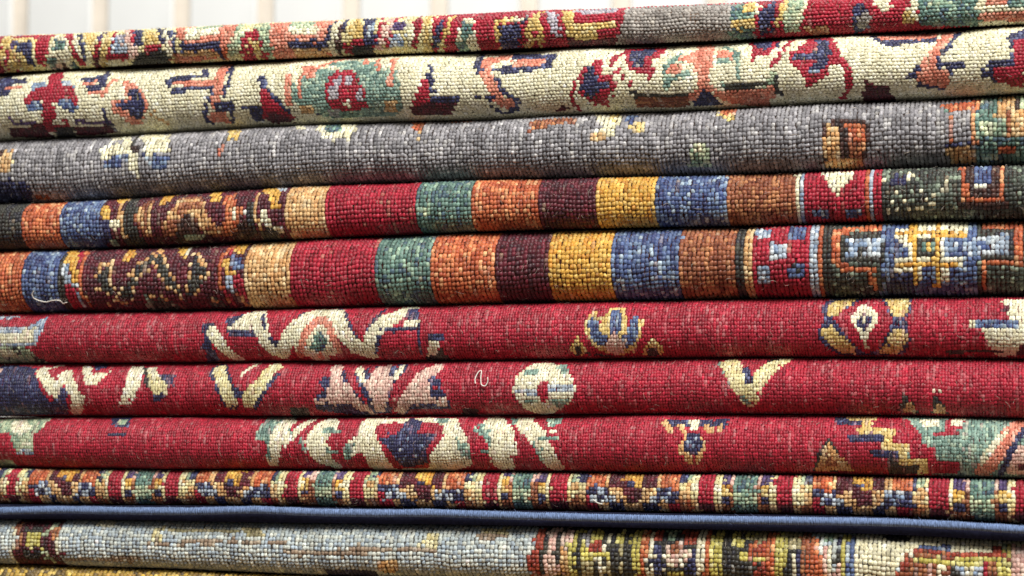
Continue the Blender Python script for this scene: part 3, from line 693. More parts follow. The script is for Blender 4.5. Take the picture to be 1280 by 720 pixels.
B M 9 170.5,0 184.9,19
B Y 10 184.9,0 200.2,19
B B 11 200.2,0 218.4,19
B E 12 218.4,0 235.2,19
B W 13 235.2,0 236.4,19
B L 13 236.4,0 237.4,19
B R 13 237.4,0 252.2,19
P W 13 240.5,17.5 249.7,17.5 248.8,13.1 245.6,9.7 244.2,9.7 242.3,13.1
P B 13 238.8,6.1 242.9,6.1 242.7,3.4 239.0,3.6
P B 13 247.1,6.5 250.8,6.5 250.4,3.2 247.1,3.4
B O 13 252.2,0 253.2,19
B L 13 253.2,0 254.3,19
B R 13 254.3,0 255.6,19
B F 14 255.6,0 307.0,19
P N 14 258.3,13.1 259.8,15.0 262.2,12.9 262.0,11.2 258.5,11.2
P W 14 257.6,12.2 257.6,12.0 257.4,11.8 257.4,11.6 257.0,11.6 256.7,11.6 256.5,11.8 256.5,12.0 256.3,12.2 256.5,12.3 256.5,12.7 256.7,12.7 257.0,12.9 257.2,12.7 257.4,12.5 257.6,12.3
P W 14 263.6,13.9 263.6,13.5 263.3,13.3 263.1,13.1 262.9,13.1 262.7,13.1 262.5,13.3 262.2,13.7 262.2,13.9 262.2,14.2 262.5,14.6 262.7,14.8 262.9,15.0 263.1,14.8 263.3,14.6 263.3,14.2
P W 14 263.3,12.2 263.3,12.0 263.3,11.8 263.1,11.6 262.9,11.6 262.7,11.6 262.5,11.8 262.2,12.0 262.2,12.3 262.2,12.5 262.2,12.7 262.5,12.9 262.7,12.9 262.9,12.9 263.1,12.7 263.3,12.5
P W 14 261.6,11.0 261.6,10.8 261.4,10.6 261.1,10.5 260.9,10.5 260.7,10.5 260.5,10.6 260.3,10.8 260.3,11.0 260.3,11.2 260.5,11.4 260.7,11.6 260.9,11.6 261.1,11.6 261.4,11.4 261.6,11.2
P W 14 260.3,9.1 260.0,8.9 260.0,8.7 259.8,8.6 259.6,8.6 259.4,8.6 259.2,8.7 258.9,8.9 258.9,9.1 258.9,9.3 259.2,9.5 259.4,9.7 259.6,9.7 259.8,9.7 260.0,9.5 260.0,9.3
P W 14 266.0,9.3 266.0,9.1 265.7,8.9 265.5,8.9 265.3,8.9 265.1,8.9 264.9,8.9 264.6,9.1 264.6,9.3 264.6,9.7 264.9,9.9 265.1,9.9 265.3,9.9 265.5,9.9 265.7,9.7 266.0,9.5
P W 14 259.2,7.4 258.9,7.2 258.9,7.0 258.7,6.8 258.5,6.8 258.3,6.8 258.1,7.0 257.8,7.2 257.8,7.4 257.8,7.6 258.1,7.8 258.3,8.0 258.5,8.0 258.7,7.8 258.9,7.8 258.9,7.6
P W 14 262.5,7.8 262.5,7.6 262.2,7.4 262.2,7.2 261.8,7.2 261.6,7.2 261.4,7.4 261.4,7.6 261.4,7.8 261.4,8.0 261.6,8.2 261.8,8.4 262.0,8.4 262.2,8.4 262.5,8.2 262.5,8.0
P W 14 266.8,7.6 266.8,7.4 266.6,7.2 266.4,7.0 266.2,7.0 266.0,7.0 265.7,7.2 265.7,7.4 265.7,7.6 265.7,7.8 266.0,8.0 266.0,8.2 266.4,8.2 266.6,8.2 266.8,8.0 266.8,7.8
P W 14 260.7,5.7 260.5,5.5 260.5,5.3 260.3,5.1 259.8,5.1 259.6,5.1 259.6,5.3 259.4,5.5 259.4,5.9 259.4,6.1 259.6,6.3 259.8,6.3 260.0,6.5 260.3,6.3 260.5,6.3 260.5,5.9
P W 14 263.6,5.9 263.3,5.5 263.3,5.3 263.1,5.1 262.9,5.1 262.5,5.1 262.5,5.3 262.2,5.5 262.2,5.9 262.2,6.1 262.5,6.3 262.7,6.5 262.9,6.5 263.1,6.5 263.3,6.3 263.6,6.1
P W 14 268.6,11.0 268.4,10.8 268.4,10.6 268.2,10.5 267.9,10.5 267.7,10.5 267.5,10.6 267.3,10.8 267.3,11.0 267.3,11.2 267.5,11.4 267.7,11.6 267.9,11.6 268.2,11.6 268.4,11.4 268.4,11.2
P W 14 268.8,6.3 268.6,5.9 268.6,5.7 268.4,5.7 268.2,5.5 267.9,5.7 267.7,5.7 267.5,5.9 267.5,6.3 267.5,6.5 267.7,6.7 267.9,6.8 268.2,6.8 268.4,6.8 268.6,6.7 268.6,6.5
P W 14 271.0,9.3 271.0,9.1 271.0,8.9 270.8,8.7 270.6,8.7 270.4,8.7 270.1,8.9 269.9,9.1 269.9,9.3 269.9,9.5 270.1,9.7 270.4,9.7 270.6,9.9 270.8,9.7 271.0,9.7 271.0,9.5
P W 14 271.7,11.8 271.7,11.6 271.5,11.4 271.2,11.4 271.0,11.2 270.8,11.4 270.6,11.4 270.6,11.6 270.4,12.0 270.6,12.2 270.6,12.3 270.8,12.5 271.0,12.5 271.2,12.5 271.5,12.3 271.7,12.2
P W 14 265.7,5.3 265.7,5.1 265.5,4.8 265.3,4.8 265.1,4.6 264.9,4.8 264.6,4.9 264.4,5.1 264.4,5.3 264.6,5.7 264.6,5.9 264.9,5.9 265.1,6.1 265.3,5.9 265.5,5.9 265.7,5.5
P W 14 269.3,8.7 269.3,8.6 269.0,8.4 268.8,8.2 268.6,8.2 268.4,8.2 268.2,8.4 267.9,8.6 267.9,8.7 267.9,8.9 268.2,9.1 268.4,9.1 268.6,9.3 268.8,9.1 269.0,9.1 269.3,8.9
P W 14 258.1,5.1 258.1,4.8 257.8,4.6 257.6,4.4 257.4,4.4 257.2,4.4 257.0,4.6 256.7,4.8 256.7,5.1 257.0,5.3 257.0,5.5 257.2,5.7 257.4,5.7 257.6,5.7 257.8,5.5 258.1,5.3
P O 14 274.3,17.3 285.5,19.0 285.5,6.8 275.2,7.0 275.0,10.8
P D 14 275.6,17.5 284.2,19.0 284.0,8.2 276.9,8.2
P D 14 274.3,7.0 285.7,6.8 285.5,4.9 274.5,5.1
P B 14 277.8,17.5 282.2,19.0 282.2,10.8 278.0,10.6
P W 14 278.3,11.2 280.0,11.2 281.5,11.2 281.5,10.3 280.0,10.3 278.3,10.3
P W 14 290.5,12.9 291.2,12.9 291.9,12.9 291.9,11.4 291.2,11.4 290.5,11.6
P O 14 294.3,17.5 299.3,17.3 304.4,19.0 304.1,6.3 299.1,6.5 294.1,6.3
P B 14 296.0,14.1 298.4,13.9 300.6,13.9 300.6,8.0 298.2,8.0 296.0,8.0
"""),
dict(
    seed=105,
    lower=[(-460.3, -11.28), (-439.2, -11.28), (-418.1, -11.29), (-397.0, -11.29), (-375.9, -11.29), (-354.8, -11.3), (-333.7, -11.3), (-312.6, -11.31), (-291.5, -11.3), (-270.4, -11.26), (-249.3, -11.18), (-228.2, -11.08), (-207.1, -10.95), (-186.0, -10.81), (-164.9, -10.63), (-143.9, -10.41), (-122.8, -10.18), (-101.7, -9.94), (-80.6, -9.7), (-59.5, -9.46), (-38.4, -9.22), (-17.3, -9.01), (3.8, -8.82), (24.9, -8.67), (46.0, -8.55), (67.1, -8.44), (88.2, -8.33), (109.3, -8.22), (130.4, -8.11), (151.5, -8.03), (172.6, -7.98), (193.7, -7.97), (214.8, -8.0), (235.9, -8.06), (257.0, -8.16), (278.1, -8.29), (299.2, -8.44), (320.3, -8.61), (341.4, -8.78), (362.5, -8.96), (383.6, -9.14)],
    upper=[(-461.2, 32.45), (-440.0, 32.38), (-418.9, 32.32), (-397.7, 32.26), (-376.6, 32.2), (-355.5, 32.14), (-334.3, 32.08), (-313.2, 32.02), (-292.1, 32.04), (-270.9, 32.22), (-249.8, 32.64), (-228.6, 33.22), (-207.5, 33.87), (-186.4, 34.48), (-165.2, 35.01), (-144.1, 35.47), (-123.0, 35.9), (-101.8, 36.29), (-80.7, 36.65), (-59.5, 36.98), (-38.4, 37.27), (-17.3, 37.49), (3.9, 37.62), (25.0, 37.63), (46.1, 37.58), (67.3, 37.51), (88.4, 37.48), (109.6, 37.49), (130.7, 37.52), (151.8, 37.59), (173.0, 37.7), (194.1, 37.84), (215.2, 37.97), (236.4, 38.02), (257.5, 37.95), (278.7, 37.78), (299.8, 37.55), (320.9, 37.29), (342.1, 37.02), (363.2, 36.74), (384.3, 36.46)],
    mix=0.012,
    label='rug of wide colour bands directly above the uppermost red rug',
    field='R',
    knot_mm=(2.7, 3.2, 1.15),
    bulge=1.15,
    front=-2,
    back=225,
    weft='3a1a14',
    vary=0.12,
    hank=0.45,
    lint=0.03,
    lint_col='d8c0a0',
    fill=(0.99, 1.22),
    lean=0.0,
    span=(-415.4, 361.1),
    parts=[('field', ''), ('band', ''), ('band', ''), ('band', ''), ('figured_band', 'maroon band with beaded zigzags on the lower banded rug'), ('band', 'camel band on the lower banded rug'), ('band', 'red band on the lower banded rug'), ('band', 'blue green band flecked with pale knots'), ('band', ''), ('band', 'plain dark maroon band on the lower banded rug'), ('band', 'golden yellow band on the lower banded rug'), ('band', ''), ('band', ''), ('figured_band', 'red and blue chequered panel'), ('figured_band', 'dark panel with gold and blue medallion in rust outline')],
    threads=[[(29.8, 9.6), (29.0, 8.9), (29.2, 7.9), (30.5, 7.2), (32.3, 6.7), (34.0, 7.2), (35.0, 7.2), (36.2, 7.0), (36.6, 6.0)], [(36.6, 6.0), (37.5, 6.5), (37.9, 6.5)]],
    design="""
B O 1 0.0,0 25.7,24
B B 2 25.7,0 36.4,24
B K 3 0.0,0 0.0,24
B M 4 36.4,0 85.9,24
B K 4 36.2,0 37.7,24
P Y 4 37.1,17.0 36.0,21.8 39.1,21.8 40.6,16.6 40.3,15.8 37.5,15.8
P R 4 40.6,16.6 39.7,20.9 41.2,20.6 42.4,16.1 41.0,15.8
P L 4 37.1,15.6 39.1,15.6 39.7,11.5 37.7,11.5
P Y 4 39.1,15.8 40.1,15.8 41.2,15.8 41.8,11.5 40.8,11.5 39.9,11.5
P R 4 37.7,11.3 39.9,11.3 41.2,8.2 41.2,3.8 38.1,3.4 37.5,7.9
P L 4 40.1,11.5 41.8,11.5 42.4,8.6 42.4,3.6 41.0,3.6 40.8,8.6
L O 4 41.8,21.1 42.4,16.1 42.2,13.9 42.4,11.3 42.8,8.6 43.8,4.6 1.20,0
P K 4 47.6,13.9 49.6,14.6 49.8,11.0 52.3,8.9 50.6,8.2 48.8,8.9 47.1,11.0
L C 4 50.6,16.8 50.2,14.9 50.2,13.0 50.2,10.8 51.5,9.6 52.9,8.2 1.20,0
L C 4 47.6,15.4 50.0,15.4 1.20,0
P C 4 48.6,13.9 48.6,13.7 48.4,13.4 48.2,13.4 47.8,13.4 47.6,13.4 47.3,13.4 47.1,13.7 47.1,13.9 47.1,14.2 47.1,14.4 47.3,14.6 47.6,14.6 48.0,14.4 48.2,14.4 48.4,14.2
P C 4 47.3,12.5 47.3,12.2 47.1,12.0 46.9,12.0 46.7,12.0 46.5,12.0 46.3,12.0 46.1,12.2 46.1,12.5 46.1,12.7 46.1,13.0 46.5,13.0 46.7,13.0 46.9,13.0 47.1,13.0 47.3,12.7
P C 4 46.3,11.0 46.3,10.8 46.1,10.6 45.9,10.6 45.7,10.6 45.5,10.6 45.3,10.6 45.1,10.8 45.1,11.0 45.1,11.3 45.3,11.5 45.5,11.5 45.7,11.5 45.9,11.5 46.1,11.5 46.3,11.3
P C 4 47.8,9.6 47.8,9.4 47.6,9.1 47.3,9.1 46.9,9.1 46.7,9.1 46.5,9.1 46.5,9.4 46.5,9.6 46.5,9.8 46.7,10.1 46.9,10.1 47.1,10.3 47.3,10.1 47.6,10.1 47.8,9.8
P C 4 50.0,8.4 50.0,8.2 49.8,7.9 49.6,7.9 49.2,7.7 49.0,7.9 48.8,7.9 48.8,8.2 48.8,8.4 48.8,8.6 49.0,8.9 49.4,9.1 49.6,9.1 49.8,9.1 50.0,8.9 50.2,8.6
P C 4 51.9,7.0 51.7,6.5 51.5,6.2 51.3,6.2 50.8,6.0 50.6,6.2 50.4,6.2 50.4,6.7 50.6,7.0 50.6,7.2 50.8,7.4 51.3,7.7 51.5,7.7 51.7,7.7 51.9,7.4 51.9,7.2
P C 4 53.7,5.8 53.5,5.3 53.3,5.0 52.9,4.8 52.7,4.8 52.3,4.8 52.3,5.0 52.3,5.5 52.3,5.8 52.5,6.0 52.9,6.5 53.1,6.5 53.3,6.5 53.5,6.5 53.7,6.2 53.7,6.0
P C 4 49.2,5.0 49.0,4.8 48.6,4.3 48.2,4.1 48.0,4.1 47.8,4.1 47.6,4.3 47.6,4.8 47.8,5.0 48.0,5.5 48.2,5.8 48.6,6.0 48.8,6.0 49.2,6.0 49.2,5.8 49.2,5.5
P Y 4 53.1,16.3 52.9,20.4 55.2,20.9 55.8,17.3 54.3,15.8
P K 4 60.3,18.5 63.6,17.3 66.7,12.7 69.2,9.6 69.0,6.5 67.1,8.2 65.1,10.8 62.8,14.4 60.1,14.9 58.1,11.5 56.6,7.9 53.9,6.5 52.9,8.6 55.6,11.5 57.6,15.1
P C 4 61.6,18.0 61.8,17.5 61.6,17.3 61.6,17.0 61.3,17.0 60.9,17.0 60.7,17.3 60.3,17.8 60.1,18.0 60.1,18.5 59.9,19.0 60.1,19.2 60.3,19.2 60.7,19.0 60.9,18.7 61.3,18.2
P C 4 59.9,16.6 59.9,16.3 59.9,16.1 59.7,15.8 59.5,15.8 59.3,15.8 58.9,16.1 58.7,16.3 58.5,16.8 58.5,17.0 58.5,17.3 58.7,17.5 58.9,17.5 59.3,17.3 59.5,17.3 59.9,16.8
P C 4 58.7,15.4 58.7,15.1 58.5,14.9 58.3,14.9 58.1,14.9 57.6,14.9 57.4,14.9 57.2,15.1 57.2,15.4 57.2,15.6 57.2,16.1 57.4,16.1 57.6,16.1 57.8,16.1 58.3,15.8 58.5,15.6
P C 4 57.4,13.9 57.4,13.7 57.2,13.4 57.0,13.2 56.8,13.2 56.6,13.2 56.4,13.4 56.2,13.7 56.2,13.9 56.2,14.2 56.2,14.2 56.4,14.4 56.6,14.4 57.0,14.4 57.2,14.2 57.4,14.2
P C 4 56.6,12.5 56.6,12.2 56.4,12.0 56.2,12.0 56.0,12.0 55.6,12.0 55.4,12.0 55.2,12.2 55.2,12.5 55.2,12.7 55.4,13.0 55.6,13.0 55.8,13.0 56.2,13.0 56.4,13.0 56.4,12.7
P C 4 55.8,11.0 55.6,10.8 55.6,10.8 55.2,10.6 55.0,10.6 54.8,10.6 54.6,10.8 54.3,10.8 54.3,11.0 54.3,11.3 54.6,11.5 54.8,11.5 55.0,11.8 55.4,11.5 55.6,11.5 55.6,11.3
P C 4 54.6,9.6 54.3,9.4 54.1,9.1 53.9,9.1 53.7,9.1 53.5,9.1 53.3,9.4 53.1,9.4 53.1,9.6 53.3,9.8 53.3,10.1 53.7,10.3 53.9,10.3 54.1,10.1 54.3,10.1 54.6,9.8
P C 4 53.1,8.4 52.9,8.2 52.7,7.9 52.5,7.7 52.1,7.7 51.9,7.7 51.7,7.9 51.7,8.2 51.7,8.4 51.9,8.6 52.1,8.9 52.3,8.9 52.5,9.1 52.7,8.9 52.9,8.9 53.1,8.6
P C 4 62.4,15.4 62.4,15.1 62.4,14.9 62.2,14.6 61.8,14.6 61.6,14.9 61.3,14.9 61.1,15.1 60.9,15.4 60.9,15.6 60.9,15.8 61.1,16.1 61.3,16.1 61.8,16.1 62.0,15.8 62.2,15.6
P C 4 60.9,13.9 60.9,13.7 60.7,13.4 60.5,13.2 60.3,13.2 59.9,13.4 59.7,13.4 59.5,13.7 59.5,13.9 59.5,14.2 59.7,14.4 59.9,14.4 60.1,14.4 60.3,14.4 60.5,14.4 60.7,14.2
P C 4 59.5,12.5 59.3,12.2 59.3,12.0 59.1,12.0 58.7,11.8 58.5,12.0 58.3,12.0 58.1,12.2 58.1,12.5 58.1,12.7 58.3,13.0 58.5,13.0 58.7,13.0 58.9,13.0 59.1,13.0 59.3,12.7
P C 4 58.5,11.0 58.5,10.8 58.3,10.8 58.1,10.6 57.8,10.6 57.4,10.6 57.2,10.8 57.2,11.0 57.2,11.0 57.2,11.3 57.4,11.5 57.6,11.8 57.8,11.8 58.1,11.8 58.3,11.5 58.5,11.3
P C 4 57.6,9.6 57.4,9.4 57.2,9.4 57.0,9.1 56.8,9.1 56.6,9.1 56.4,9.4 56.2,9.6 56.2,9.8 56.4,10.1 56.6,10.1 56.8,10.3 57.0,10.3 57.2,10.3 57.4,10.1 57.6,9.8
P C 4 57.0,8.2 56.8,7.9 56.6,7.7 56.4,7.7 56.2,7.7 56.0,7.7 55.8,7.7 55.6,7.9 55.6,8.2 55.8,8.4 56.0,8.6 56.2,8.9 56.6,8.9 56.8,8.9 57.0,8.6 57.0,8.4
P C 4 56.4,6.7 56.2,6.5 56.0,6.2 55.8,6.0 55.4,6.0 55.2,6.0 55.0,6.0 55.0,6.5 55.0,6.7 55.2,7.0 55.4,7.2 55.8,7.4 56.0,7.4 56.2,7.4 56.4,7.2 56.4,7.0
P C 4 63.0,19.2 63.2,18.7 63.2,18.2 63.0,18.2 62.8,18.0 62.4,18.2 62.2,18.5 61.8,19.0 61.3,19.7 61.1,20.2 60.9,20.9 60.9,21.4 60.9,21.8 61.6,21.1 62.2,20.4 62.6,19.9
P C 4 64.2,17.3 64.2,17.0 64.2,16.8 64.0,16.6 63.8,16.6 63.6,16.6 63.2,16.8 63.0,17.0 62.8,17.5 62.8,17.8 62.8,18.0 63.0,18.2 63.0,18.5 63.4,18.2 63.8,18.0 64.0,17.8
P C 4 65.1,15.8 65.1,15.6 65.1,15.4 64.8,15.4 64.6,15.1 64.2,15.4 64.0,15.4 63.8,15.6 63.8,15.8 63.8,16.1 63.8,16.3 64.0,16.6 64.2,16.6 64.4,16.6 64.8,16.3 65.1,16.1
P C 4 66.5,14.2 66.5,13.9 66.3,13.7 66.1,13.7 65.9,13.7 65.7,13.7 65.3,13.9 65.3,13.9 65.1,14.2 65.1,14.4 65.3,14.6 65.3,14.9 65.7,14.9 65.9,14.9 66.1,14.6 66.3,14.4
P C 4 67.5,12.7 67.3,12.5 67.3,12.2 67.1,12.2 66.7,12.0 66.5,12.2 66.3,12.2 66.1,12.5 66.1,12.7 66.1,13.0 66.3,13.0 66.5,13.2 66.7,13.2 66.9,13.2 67.3,13.0 67.3,13.0
P C 4 68.6,11.3 68.3,11.0 68.3,11.0 68.1,10.8 67.7,10.8 67.5,10.8 67.3,11.0 67.1,11.0 67.1,11.3 67.1,11.5 67.3,11.8 67.5,11.8 67.7,12.0 68.1,11.8 68.3,11.8 68.3,11.5
P C 4 69.6,9.8 69.6,9.6 69.4,9.4 69.2,9.4 69.0,9.4 68.6,9.4 68.3,9.4 68.3,9.6 68.3,9.8 68.3,10.1 68.6,10.3 68.8,10.3 69.0,10.3 69.4,10.3 69.6,10.3 69.6,10.1
P C 4 63.4,14.2 63.2,13.9 63.2,13.7 63.0,13.4 62.8,13.4 62.4,13.7 62.2,13.7 62.0,13.9 62.0,14.2 62.0,14.4 62.0,14.6 62.2,14.6 62.6,14.6 62.8,14.6 63.0,14.4 63.2,14.4
P C 4 64.2,12.7 64.2,12.5 64.0,12.2 63.8,12.2 63.6,12.2 63.4,12.2 63.2,12.2 63.0,12.5 62.8,12.7 63.0,13.0 63.0,13.2 63.2,13.2 63.6,13.2 63.8,13.2 64.0,13.2 64.2,13.0
P C 4 65.5,11.0 65.3,10.8 65.3,10.8 65.1,10.6 64.6,10.6 64.4,10.6 64.2,10.8 64.0,10.8 64.0,11.0 64.2,11.3 64.2,11.5 64.4,11.5 64.8,11.8 65.1,11.5 65.3,11.5 65.5,11.3
P C 4 66.7,9.8 66.7,9.6 66.5,9.4 66.3,9.4 65.9,9.1 65.7,9.1 65.5,9.4 65.5,9.6 65.5,9.8 65.5,10.1 65.7,10.1 65.9,10.3 66.1,10.3 66.5,10.3 66.7,10.1 66.7,10.1
P C 4 67.9,8.4 67.7,8.2 67.5,7.9 67.3,7.9 67.1,7.7 66.9,7.9 66.7,7.9 66.5,8.2 66.5,8.4 66.7,8.6 66.9,8.9 67.1,8.9 67.3,8.9 67.7,8.9 67.9,8.9 67.9,8.6
P C 4 69.4,7.0 69.2,6.7 69.0,6.5 68.8,6.5 68.3,6.2 68.1,6.5 67.9,6.5 67.9,6.7 67.9,7.2 68.1,7.4 68.3,7.7 68.6,7.7 69.0,7.7 69.2,7.7 69.4,7.4 69.4,7.2
P F 4 59.5,7.7 61.8,7.9 60.7,6.0 64.0,7.7 65.5,6.5 67.5,4.3 63.0,0.0 57.0,0.0
P C 4 60.7,7.2 60.7,7.2 60.5,7.0 60.3,6.7 60.1,6.7 59.9,6.7 59.7,7.0 59.7,7.0 59.7,7.2 59.7,7.4 59.9,7.7 60.1,7.7 60.5,7.9 60.5,7.7 60.7,7.7 60.7,7.4
P C 4 61.8,7.2 61.6,7.0 61.3,7.0 61.1,6.7 60.9,6.7 60.7,6.7 60.7,7.0 60.5,7.0 60.5,7.2 60.7,7.4 60.9,7.7 61.1,7.7 61.3,7.9 61.6,7.7 61.8,7.7 61.8,7.4
P C 4 64.2,7.2 64.0,7.0 64.0,7.0 63.6,6.7 63.4,6.7 63.2,6.7 63.2,7.0 63.2,7.2 63.2,7.2 63.2,7.4 63.4,7.7 63.6,7.7 63.8,7.7 64.0,7.7 64.2,7.7 64.2,7.4
P C 4 64.8,7.0 64.8,6.7 64.6,6.5 64.4,6.5 64.2,6.5 64.0,6.5 63.8,6.5 63.8,6.7 63.8,7.0 64.0,7.2 64.2,7.4 64.4,7.4 64.6,7.4 64.8,7.4 64.8,7.4 64.8,7.2
P K 4 71.8,17.8 74.1,15.4 76.4,13.0 74.5,10.1 72.3,7.0 69.6,7.0 71.6,11.3 71.8,14.2 72.1,16.1
P Y 4 65.5,22.1 67.3,24.0 69.2,24.0 69.6,16.3 68.1,16.8
L W 4 70.2,22.6 69.2,17.5 1.20,0
P C 4 73.7,17.0 73.7,16.8 73.7,16.6 73.5,16.3 73.3,16.3 72.9,16.3 72.7,16.6 72.5,16.8 72.3,17.0 72.1,17.5 72.3,17.8 72.3,18.0 72.7,18.0 72.9,18.0 73.3,17.8 73.5,17.3
P C 4 74.7,15.6 74.7,15.4 74.5,15.1 74.3,15.1 74.1,15.1 73.9,15.1 73.7,15.1 73.5,15.4 73.3,15.6 73.3,15.8 73.3,16.3 73.5,16.3 73.9,16.3 74.1,16.3 74.3,16.1 74.5,15.8
P C 4 76.0,14.2 76.0,13.9 75.8,13.9 75.8,13.7 75.3,13.7 75.1,13.7 74.9,13.9 74.7,14.2 74.5,14.4 74.5,14.6 74.7,14.6 74.9,14.9 75.1,14.9 75.6,14.9 75.8,14.6 76.0,14.4
P C 4 77.0,12.7 77.0,12.5 76.8,12.5 76.6,12.2 76.4,12.2 76.0,12.2 75.8,12.5 75.6,12.7 75.6,13.0 75.6,13.2 75.8,13.2 76.0,13.4 76.2,13.4 76.6,13.4 76.8,13.2 77.0,13.0
P C 4 75.8,11.5 75.6,11.3 75.3,11.3 75.1,11.0 74.9,11.0 74.7,11.0 74.5,11.3 74.3,11.3 74.3,11.5 74.3,11.8 74.5,12.0 74.7,12.0 74.9,12.2 75.1,12.0 75.6,12.0 75.6,11.8
P C 4 74.7,9.8 74.7,9.8 74.5,9.6 74.3,9.4 73.9,9.4 73.7,9.4 73.5,9.6 73.5,9.8 73.3,10.1 73.5,10.3 73.7,10.3 73.9,10.6 74.1,10.6 74.3,10.6 74.5,10.3 74.7,10.1
P C 4 74.1,8.6 73.9,8.4 73.7,8.2 73.5,7.9 73.3,7.9 73.1,8.2 72.9,8.2 72.7,8.4 72.7,8.6 72.9,8.9 73.1,9.1 73.3,9.1 73.5,9.1 73.7,9.1 74.1,9.1 74.1,8.9
P C 4 72.9,7.2 72.9,7.0 72.5,6.7 72.3,6.5 72.1,6.5 71.8,6.5 71.6,6.7 71.6,7.0 71.6,7.2 71.6,7.4 71.8,7.7 72.3,7.9 72.5,7.9 72.7,7.7 72.9,7.7 72.9,7.4
P C 4 72.1,17.5 72.3,17.0 72.3,16.8 72.1,16.8 71.8,16.6 71.4,16.8 71.2,16.8 71.0,17.0 70.8,17.5 70.8,17.8 70.8,18.0 70.8,18.5 71.0,18.5 71.4,18.2 71.6,18.2 72.1,17.8
P C 4 72.5,14.2 72.5,13.9 72.3,13.7 72.1,13.7 71.8,13.7 71.6,13.7 71.4,13.7 71.2,13.9 71.0,14.2 71.0,14.4 71.2,14.6 71.4,14.9 71.6,14.9 71.8,14.9 72.1,14.6 72.3,14.4
P C 4 72.3,12.7 72.3,12.5 72.1,12.5 71.8,12.2 71.6,12.2 71.4,12.2 71.0,12.5 71.0,12.7 70.8,12.7 71.0,13.0 71.0,13.2 71.2,13.4 71.4,13.4 71.6,13.4 72.1,13.2 72.1,13.0
P C 4 72.3,11.3 72.3,11.0 72.1,11.0 71.8,10.8 71.6,10.8 71.2,10.8 71.0,11.0 71.0,11.3 71.0,11.3 71.0,11.5 71.2,11.8 71.4,11.8 71.6,12.0 71.8,11.8 72.1,11.8 72.3,11.5
P C 4 71.6,9.8 71.6,9.6 71.4,9.4 71.2,9.4 70.8,9.4 70.6,9.4 70.4,9.6 70.2,9.6 70.2,9.8 70.4,10.1 70.6,10.3 70.8,10.3 71.0,10.3 71.2,10.3 71.4,10.3 71.6,10.1
P C 4 69.6,9.8 69.4,9.6 69.2,9.4 69.0,9.4 68.8,9.4 68.6,9.4 68.3,9.4 68.1,9.6 68.1,9.8 68.3,10.1 68.3,10.3 68.6,10.3 69.0,10.3 69.2,10.3 69.4,10.3 69.6,10.1
P C 4 71.0,8.6 70.8,8.4 70.6,8.2 70.4,8.2 70.2,8.2 70.0,8.2 69.8,8.2 69.6,8.4 69.6,8.6 69.8,8.9 70.0,9.1 70.2,9.1 70.4,9.4 70.6,9.1 71.0,9.1 71.0,8.9
P C 4 69.2,7.2 69.2,7.0 69.0,6.7 68.6,6.5 68.3,6.5 68.1,6.5 67.9,6.7 67.9,7.0 67.9,7.2 68.1,7.4 68.3,7.7 68.6,7.9 68.8,7.9 69.0,7.7 69.2,7.7 69.4,7.4
P F 4 75.8,6.5 78.2,6.7 79.7,3.1 75.1,3.1
P C 4 77.0,6.0 76.8,5.8 76.6,5.5 76.4,5.5 76.2,5.5 76.0,5.5 76.0,5.8 76.0,6.0 76.0,6.2 76.0,6.2 76.2,6.5 76.6,6.7 76.8,6.7 77.0,6.7 77.0,6.5 77.0,6.2
P C 4 77.8,6.0 77.8,5.8 77.6,5.5 77.2,5.3 77.0,5.3 76.8,5.3 76.8,5.5 76.8,5.8 76.8,6.0 77.0,6.2 77.2,6.5 77.4,6.5 77.6,6.5 77.8,6.5 78.0,6.5 78.0,6.2
P R 4 80.1,17.3 80.7,21.4 82.3,20.2 82.1,16.8
L O 4 81.3,20.4 79.9,17.3 79.5,15.1 79.5,12.2 80.1,9.1 81.1,5.0 1.20,0
P Y 4 80.1,16.1 81.1,16.1 81.9,16.1 82.6,12.2 81.7,12.2 80.7,12.5
P Y 4 81.1,22.1 84.4,24.0 85.4,16.8 82.8,17.0
P B 4 82.1,16.6 85.2,16.3 85.8,12.5 82.8,12.7
P W 4 84.6,14.2 84.6,13.9 84.4,13.9 84.4,13.7 84.2,13.7 84.0,13.7 83.8,13.9 83.8,13.9 83.6,14.2 83.6,14.4 83.8,14.4 83.8,14.6 84.0,14.6 84.2,14.4 84.4,14.4 84.6,14.2
P R 4 83.0,12.5 85.2,12.2 85.8,9.6 86.7,6.0 84.4,4.6 83.6,8.2
P L 4 80.9,12.0 83.0,11.8 83.4,8.4 81.7,8.2
L R 4 80.7,8.2 81.9,3.8 1.20,0
L O 4 83.8,7.7 85.0,3.6 1.20,0
L K 4 86.1,12.0 86.5,9.1 87.1,6.0 1.20,0
B C 5 85.9,0 97.8,24
B R 6 97.8,0 119.9,24
B T 7 119.9,0 134.5,24
B O 8 134.5,0 149.9,24
B M 9 149.8,0 163.5,24
B Y 10 163.5,0 178.2,24
B B 11 178.2,0 193.9,24
B E 12 193.9,0 207.4,24
B K 13 207.4,0 208.9,24
B C 13 208.9,0 210.7,24
B G 13 210.7,0 211.3,24
B R 13 211.3,0 223.6,24
P L 13 211.0,21.1 212.9,20.6 214.7,20.2 215.1,16.6 213.5,16.6 211.6,16.8
P L 13 211.8,11.3 213.5,11.3 215.1,11.3 214.9,7.0 213.3,7.0 211.6,7.0
P B 13 218.6,21.8 220.7,21.4 222.7,21.1 223.4,15.8 221.3,15.8 219.4,15.8
P L 13 215.5,15.6 217.4,15.4 219.0,15.4 219.2,11.8 217.4,11.8 215.5,11.8
P B 13 219.2,11.5 221.1,11.5 222.9,11.3 222.9,8.2 220.9,8.4 219.0,8.4
P K 13 216.6,14.9 217.0,14.9 217.4,14.9 217.4,14.2 217.0,14.2 216.6,14.2
P K 13 218.0,13.4 218.4,13.4 218.8,13.4 218.8,12.7 218.4,12.7 218.0,12.7
